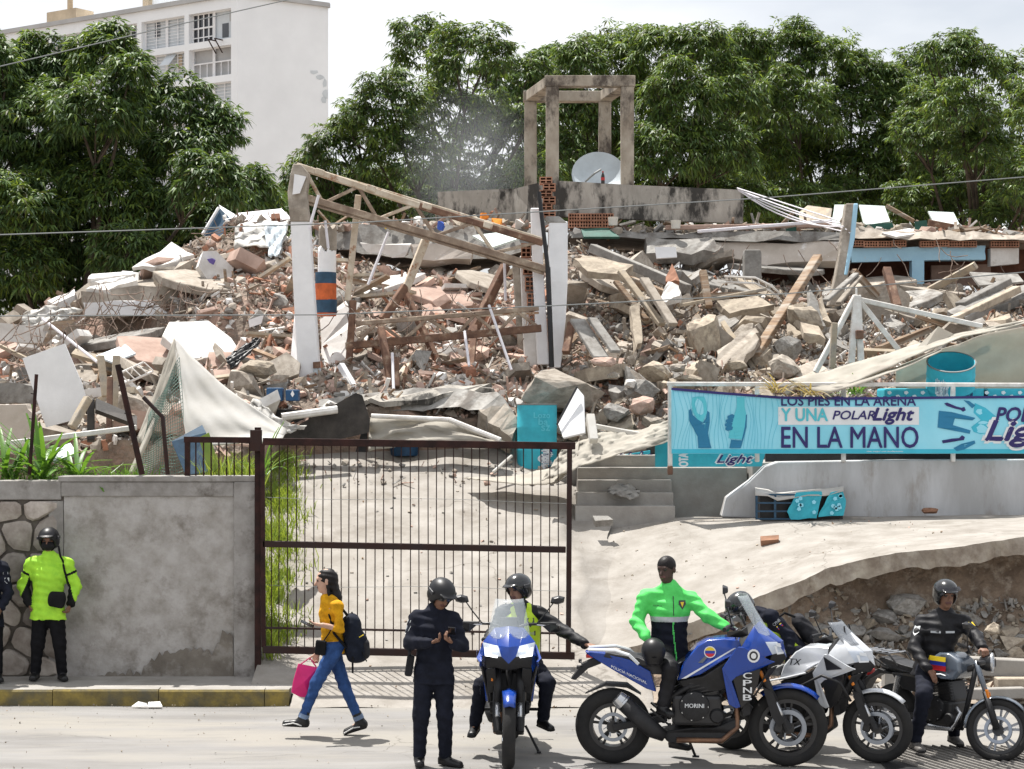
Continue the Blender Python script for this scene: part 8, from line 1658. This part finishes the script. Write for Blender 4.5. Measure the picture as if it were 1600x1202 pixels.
    ex = link('exhaust', None, root); g = MB(); g.tube([(-.30, -.17, .27), (-.40, -.175, .33), (-.66, -.185, .57)], [.045, .075, .07], 14); g.obj('muffler', BK['matt'], ex, smooth=True); g = MB(); g.tube([(-.645, -.185, .555), (-.70, -.187, .605)], [.073, .06], 14); g.obj('end_cap', BK['chrome'], ex, angle=40)
    shell(root, 'radiator', [(.33, .82, .15), (.40, .80, .15), (.42, .46, .13), (.36, .44, .13)], BK['matt'], .005)
    # tank, seat, tail
    blue_tank = [(-.20, .74, .13), (-.14, .90, .13), (-.03, 1.03, .12), (.06, 1.085, .10), (.20, 1.10, .11), (.34, 1.09, .13), (.36, 1.0, .16), (.22, .94, .18), (.0, .80, .17)]
    shell(root, 'tank', blue_tank, main, .025); shell(root, 'tank_side', [(-.19, .735, .125), (.02, .785, .178), (.24, .93, .19), (.36, .98, .17), (.40, .82, .15), (.18, .66, .14), (-.1, .62, .12)], BK['matt'], .012)
    shell(root, 'seat', [(-.16, .88, .10), (-.10, .93, .09), (-.22, .865, .13), (-.40, .875, .15), (-.50, .93, .14), (-.80, .965, .10), (-.82, .93, .10), (-.55, .86, .13), (-.40, .79, .12), (-.2, .78, .11)], BK['seat'] if kind == 'blue' else BK['seatgrey'], .02)
    shell(root, 'tail_panel', [(-.98, .965, .05), (-.80, .955, .10), (-.60, .915, .15), (-.42, .82, .155), (-.37, .64, .13), (-.46, .67, .13), (-.70, .80, .12), (-.95, .935, .05)], main, .01)
    if kind == 'blue':
        for s_ in (-1, 1): g = MB(); g.tube([(-.95, s_ * .06, .985), (-.72, s_ * .115, .99), (-.60, s_ * .14, .955), (-.52, s_ * .15, .88)], .014, 6); g.obj('grab_rail', BK['decal'], root)
        side_text(root, 'POLICIA NACIONAL', -.75, -.45, .850, .874, .162, BK['decal'], .01, slope=-.46)
    pl_ = link('plate_holder', None, root); shell(pl_, 'bracket', [(-.86, .93, .03), (-1.0, .86, .05), (-1.10, .73, .06), (-1.06, .72, .06), (-.95, .82, .05), (-.84, .86, .03)], BK['matt'], .006); g = MB(); g.box((-.93, 0, .925), (.08, .10, .03)); g.obj('tail_lamp', BK['red'], pl_, bevel=.006)
    for s_ in (-1, 1): g = MB(); g.tube([(-1.0, s_ * .04, .84), (-1.03, s_ * .14, .85)], .008, 5); g.box((-1.03, s_ * .16, .85), (.025, .06, .025)); g.obj('indicator', BK['matt'], pl_)
    shell(root, 'rear_hugger', [(-.50, .60, .06), (-.62, .69, .06), (-.80, .70, .06), (-.98, .60, .05), (-.80, .675, .06), (-.62, .66, .06)], BK['matt'] if kind == 'blue' else main, .004)
    # fairing
    fr = link('fairing', None, root)
    T0 = (.50, 0, 1.235); T1 = (.45, .13, 1.215); N0 = (.70, 0, 1.07); N1 = (.73, 0, .925); E1 = (.54, .235, 1.095); I1 = (.645, .095, 1.075); I2 = (.70, .065, .985); G1 = (.60, .215, .985); S1 = (.34, .235, 1.05); S2 = (.47, .275, .955)
    panel(fr, 'beak', [[T0, T1, I1, N0], [N0, I1, I2, N1]], main); panel(fr, 'cowl', [[T1, S1, E1], [T1, E1, I1], [S1, S2, G1, E1]], main)
    panel(fr, 'headlight', [[I1, E1, G1, I2]], BK['lens'] if not lit else BK['lens'], .02)
    for s_ in (-1, 1):
        g = MB(); q = [Vector((.658, s_ * .098, 1.062)), Vector((.615, s_ * .165, 1.078)), Vector((.622, s_ * .168, 1.048)), Vector((.668, s_ * .10, 1.03))]; g.add([p + Vector((.012, 0, 0)) for p in q], [(0, 1, 2, 3)]); g.obj('lamp_upper', BK['led'] if lit else BK['decal'], fr); g = MB(); q = [Vector((.622, s_ * .19, 1.05)), Vector((.600, s_ * .214, 1.06)), Vector((.625, s_ * .21, .985)), Vector((.685, s_ * .10, .975)), Vector((.685, s_ * .10, .99)), Vector((.632, s_ * .19, 1.0))]; g.add([p + Vector((.014, 0, 0)) for p in q], [tuple(range(6))]); g.obj('running_light', BK['led'] if lit else BK['decal'], fr)
        # outer shroud, thick plate with a blade edge
        def slabf(nm, pts, m, y0, y1, off=.0):
            g = MB(); n = len(pts); g.add([(x, s_ * (w_ + y1), z) for x, z, w_ in pts] + [(x, s_ * (w_ + y0), z) for x, z, w_ in pts], [tuple(range(n)), tuple(reversed(range(n, 2 * n)))] + [(i, (i + 1) % n, n + (i + 1) % n, n + i) for i in range(n)]); return g.obj(nm, m, fr, bevel=.006)
        slabf('shroud', [(.18, .86, .20), (.305, 1.05, .215), (.36, 1.05, .225), (.56, .955, .27), (.62, .93, .24), (.50, .88, .25), (.30, .80, .225), (.26, .76, .22), (.335, .54, .19), (.30, .525, .19), (.235, .56, .19)], main, 0, .022)
        slabf('side_panel', [(.265, .79, .222), (.50, .875, .25), (.48, .74, .22), (.42, .60, .19), (.34, .52, .185), (.325, .56, .19)], BK['black'], -.012, .008)
        if kind != 'blue':
            slabf('triangle_panel', [(.30, 1.03, .245), (.50, .93, .29), (.33, .90, .25)], BK['black'], 0, .006)
            g = MB(); g.tube([(.05, s_ * .2, .42), (.10, s_ * .30, .75), (.30, s_ * .31, .86), (.48, s_ * .30, .80), (.56, s_ * .24, .62)], .014, 8); g.obj('crash_bar', BK['matt'], fr, smooth=True)
    panel(fr, 'lower_nose', [[N1, I2, (.64, .12, .88), (.68, 0, .86)], [I2, G1, (.56, .20, .86), (.64, .12, .88)]], BK['matt']); panel(fr, 'under_cowl', [[(.64, .12, .88), (.56, .20, .86), (.44, .19, .62), (.48, .10, .66)]], BK['matt'])
    panel(fr, 'instrument_shroud', [[T0, T1, (.36, .12, 1.16), (.36, 0, 1.17)], [T1, S1, (.32, .16, 1.10), (.36, .12, 1.16)]], BK['matt'])
    wz = 1.0 if kind == 'blue' else .62; g = MB(); rows = []
    for v in frange(0, 1, 8):
        x = lerp(.60, .40, v ** .9); z = lerp(1.13, 1.13 + .33 * wz, v); w_ = lerp(.185, .125, v ** 1.5); rows.append([(x - .09 * (abs(u) ** 2.2), u * w_, z) for u in frange(-1, 1, 9)])
    g.sheet(rows); g.obj('windscreen', screen, fr, smooth=True, fixn=False, solid=.004)
    for s_ in (-1, 1): g = MB(); g.tube([(.47, s_ * .09, 1.19), (.45, s_ * .07, 1.30)], .008, 5); g.obj('screen_bracket', BK['matt'], fr)
    g = MB(); g.box((.36, 0, 1.25), (.02, .17, .10), rot=(0, -.4, 0)); g.obj('instrument', BK['black'], fr, bevel=.01)
    handlebar(root, Ms, .26, 1.19, .40, mz=.23, mx_=-.05, mw=.40)
    for s_ in (-1, 1): g = MB(); p = [Ms @ Vector(q) for q in ((.34, s_ * .30, 1.22), (.38, s_ * .36, 1.24), (.33, s_ * .44, 1.22), (.22, s_ * .46, 1.21), (.22, s_ * .46, 1.17), (.34, s_ * .44, 1.16), (.39, s_ * .36, 1.17))]; g.add(p, [tuple(range(7))]); g.obj('hand_guard', BK['black'], root, solid=.012)
    g = MB(); g.tube([(-.12, .14, .24), (-.04, .26, .02)], .012, 6); g.box((-.035, .265, .012), (.06, .04, .012)); g.obj('side_stand', BK['matt'], root)
    for s_ in (-1, 1): g = MB(); g.bar((-.26, s_ * .14, .37), (-.26, s_ * .26, .37), .03, .025); g.obj('foot_peg', BK['matt'], root); g = MB(); g.bar((-.26, s_ * .13, .36), (-.42, s_ * .14, .50), .03, .015); g.obj('peg_bracket', BK['matt'], root)
    if kind == 'blue':
        side_text(root, 'CPNB', .355, .425, .60, .845, .262, BK['decal'], .05, stack=True)
        for s_ in (-1, 1):
            for (cx, cz, r_, y, m_) in ((.44, .985, .052, .290, 'decal'), (.44, .985, .036, .2915, 'black'), (.44, .985, .022, .293, 'decal')): g = MB(); g.add([(cx + r_ * math.cos(a), s_ * y, cz + r_ * 1.1 * math.sin(a)) for a in frange(0, 5.8, 14)], [tuple(range(14))]); g.obj('police_crest', BK[m_], root)
            for (r_, y, m_, z0, z1) in ((.05, .182, 'decal', -1, 1), (.042, .1835, None, .3, 1), (.042, .1835, 'b', -.3, .3), (.042, .1835, 'r', -1, -.3)):
                pts = [(.08 + r_ * math.cos(a), s_ * y, .995 + r_ * max(z0, min(z1, math.sin(a)))) for a in frange(0, 6.0, 22)]; g = MB(); g.add(pts, [tuple(range(22))]); g.obj('flag_roundel', BK['decal'] if m_ == 'decal' else CL['fy'] if m_ is None else CL['fb'] if m_ == 'b' else CL['fr'], root)
            g = MB(); g.add([(-.16, s_ * .178, .765), (.28, s_ * .20, 1.035), (.30, s_ * .20, 1.035), (-.12, s_ * .180, .77)], [(0, 1, 2, 3)]); g.obj('white_stripe', BK['decal'], root); g = MB(); g.add([(-.02, s_ * .168, .90), (.10, s_ * .172, 1.02), (.12, s_ * .172, 1.02), (.02, s_ * .170, .90)], [(0, 1, 2, 3)]); g.obj('pale_stripe', BK['silverblue'], root)
    else:
        side_text(root, 'TX', -.06, .06, .92, .98, .19, BK['black'], .03, .3)
        for s_ in (-1, 1): g = MB(); g.tube([(-.46, s_ * .165, .78), (-.30, s_ * .168, .74), (-.1, s_ * .172, .79), (.1, s_ * .185, .85)], .010, 5); g.obj('trim_stripe', BK['decal'], root)
    return root
def yaw_of(x, y): return math.atan2(y, x)
adventure_bike('blue police motorcycle seen side-on with white CPNB letters', ((1094 - 800) / F * 18.16, 18.16, 0), R(-5), 1.11, BK['blue'], BK['black'], BK['screen'], text='MORINI', lean=R(2))
adventure_bike('blue police motorcycle seen head-on with lit lamps', ((797 - 800) / F * 18.7, 18.72, 0), R(-91), 1.06, BK['blue'], BK['black'], BK['screen'], steer=R(2), lit=True, text='MORINI')
adventure_bike('silver white motorcycle with crash bars behind the blue one', (2.83, 18.62, 0), R(-28), 1.0, BK['white'], BK['black'], BK['smoke'], kind='white', steer=R(8), lean=R(3))
def road_bike(label, loc, yaw, steer):
    root = thing('motorcycle', label, 'motorcycle', loc, (0, 0, yaw), 'motorcycles in front of the gate'); hp = Vector((.40, 0, .90)); axv = Vector((-.40, 0, .9)).normalized(); Ms = Matrix.Translation(hp) @ Matrix.Rotation(steer, 4, axv) @ Matrix.Translation(-hp)
    wheel(root, 'rear_wheel', (-.63, 0, .30), .30, .11, None, 5, 'rimsilver', .11, (-1,)); wheel(root, 'front_wheel', (.64, 0, .30), .30, .09, Ms, 6, 'rimsilver', .13)
    for s_ in (-1, 1):
        f = link('fork', None, root); A = Ms @ Vector((.38, s_ * .09, .92)); B_ = Ms @ Vector((.63, s_ * .085, .30)); g = MB(); g.tube([A, A.lerp(B_, .5)], .022, 10); g.obj('stanchion', BK['silverblue'], f, smooth=True); g = MB(); g.tube([A.lerp(B_, .45), B_], [.028, .032], 10); g.obj('slider', BK['matt'], f, smooth=True)
        g = MB(); g.box(Ms @ Vector((.52, s_ * .115, .62)), (.03, .02, .08), rot=(0, -.3, 0)); g.obj('reflector', BK['amber'], f, bevel=.006)
    g = MB(); rows = []
    for t in frange(0, 1, 14): a = lerp(3.2, .75, t); rows.append([Ms @ Vector((.64 + math.cos(a) * (.325 - .025 * abs(u)), u * .052, .30 + math.sin(a) * (.325 - .025 * abs(u)))) for u in (-1, -.6, 0, .6, 1)])
    g.sheet(rows); g.obj('front_fender', BK['silverblue'], root, smooth=True, solid=.006, fixn=False)
    hl_ = link('headlamp', None, root); T = Ms @ Matrix.Translation((.50, 0, .93)) @ Euler((0, R(85), 0)).to_matrix().to_4x4(); g = MB(); g.lathe([(0, -.10), (.05, -.09), (.085, -.03), (.09, .02), (.085, .03)], 22, T); g.obj('bucket', BK['black'], hl_, angle=40); g = MB(); g.lathe([(.092, .015), (.098, .025), (.09, .04), (.082, .035)], 24, T); g.obj('bezel', BK['chrome'], hl_, smooth=True); g = MB(); g.lathe([(0, .05), (.05, .045), (.084, .03)], 22, T); g.obj('lens', BK['lens'], hl_, smooth=True); g = MB(); g.lathe([(.03, .056), (.04, .052), (.045, .058)], 18, T); g.obj('light_ring', BK['black'], hl_)
    for s_ in (-1, 1): g = MB(); g.box(Ms @ Vector((.44, s_ * .19, .90)), (.05, .09, .045)); g.obj('indicator', BK['black'], hl_, bevel=.015)
    handlebar(root, Ms, .30, 1.00, .36, mz=.20, mx_=.02, mw=.36)
    shell(root, 'tank', [(-.16, .78, .10), (-.14, .90, .13), (.0, .985, .12), (.16, .99, .11), (.27, .93, .12), (.29, .82, .14), (.22, .74, .15), (.0, .73, .14)], BK['silverblue'], .035)
    for s_ in (-1, 1):
        for z0, z1, m in ((.905, .95, 'fy'), (.865, .905, 'fb'), (.815, .865, 'fr')): g = MB(); g.add([(-.10, s_ * .143, z0), (.12, s_ * .150, z0), (.12, s_ * .146, z1), (-.08, s_ * .140, z1)], [(0, 1, 2, 3)]); g.obj('flag_decal', CL[m], root, solid=.006)
        g = MB(); g.tube([(.0, s_ * .155, .775), (.07, s_ * .158, .785), (.13, s_ * .158, .775)], .008, 5); g.obj('emblem', BK['decal'], root)
    shell(root, 'seat', [(-.14, .84, .10), (-.25, .80, .13), (-.45, .82, .13), (-.72, .87, .11), (-.78, .84, .10), (-.7, .80, .11), (-.45, .75, .12), (-.2, .73, .11)], BK['seat'], .02); shell(root, 'side_cover', [(-.12, .72, .12), (-.40, .74, .13), (-.62, .72, .10), (-.45, .58, .12), (-.18, .55, .12)], BK['black'], .015)
    engine(root, .0, .44, .95); g = MB(); g.tube([(.38, 0, .90), (.27, 0, .5), (.2, 0, .26), (-.25, 0, .25), (-.3, 0, .6)], .026, 8); g.tube([(.38, 0, .88), (.0, 0, .74), (-.3, 0, .68), (-.8, 0, .76)], .03, 8); g.obj('frame', BK['matt'], root, smooth=True)
    g = MB(); g.tube([(.10, -.04, .52), (.24, -.08, .42), (.18, -.13, .26), (-.25, -.15, .25), (-.72, -.16, .30)], [.02, .02, .02, .04, .045], 10); g.obj('exhaust', BK['chrome'], root, smooth=True)
    for s_ in (-1, 1): g = MB(); g.bar((-.22, s_ * .10, .34), (-.63, s_ * .09, .30), .025, .05); g.obj('swingarm', BK['matt'], root); g = MB(); g.tube([(-.60, s_ * .10, .34), (-.50, s_ * .11, .70)], .03, 8); g.obj('shock_absorber', BK['chrome'], root); g = MB(); g.bar((-.12, s_ * .13, .29), (-.12, s_ * .25, .29), .028, .025); g.obj('foot_peg', BK['matt'], root)
    rk = link('luggage_rack', None, root)
    for s_ in (-1, 1): g = MB(); g.tube([(-.50, s_ * .12, .80), (-.60, s_ * .13, .90), (-.98, s_ * .13, .92), (-1.0, s_ * .10, .92)], .010, 6); g.tube([(-.96, s_ * .13, .915), (-.62, s_ * .12, .76)], .009, 6); g.obj('rack_rail', BK['matt'], rk)
    for k in range(5): g = MB(); g.tube([(-.62 - k * .088, -.13, .915), (-.62 - k * .088, .13, .915)], .008, 6); g.obj('rack_bar', BK['chrome'], rk)
    shell(root, 'rear_fender', [(-.60, .70, .07), (-.80, .74, .07), (-1.0, .60, .06), (-1.03, .50, .06), (-1.0, .50, .06), (-.92, .62, .06), (-.78, .69, .065)], BK['matt'], .005); g = MB(); g.box((-.98, 0, .68), (.06, .12, .06)); g.obj('tail_lamp', BK['red'], root, bevel=.01); g = MB(); g.box((-1.03, 0, .58), (.01, .19, .12), rot=(0, .2, 0)); g.obj('number_plate', BK['matt'], root)
    g = MB(); g.tube([(-.1, .13, .25), (-.04, .24, .015)], .011, 6); g.obj('side_stand', BK['matt'], root)
    return root
road_bike('grey motorcycle with tricolour tank and round headlamp at the right', (4.25, 18.82, 0), R(-52), R(36))
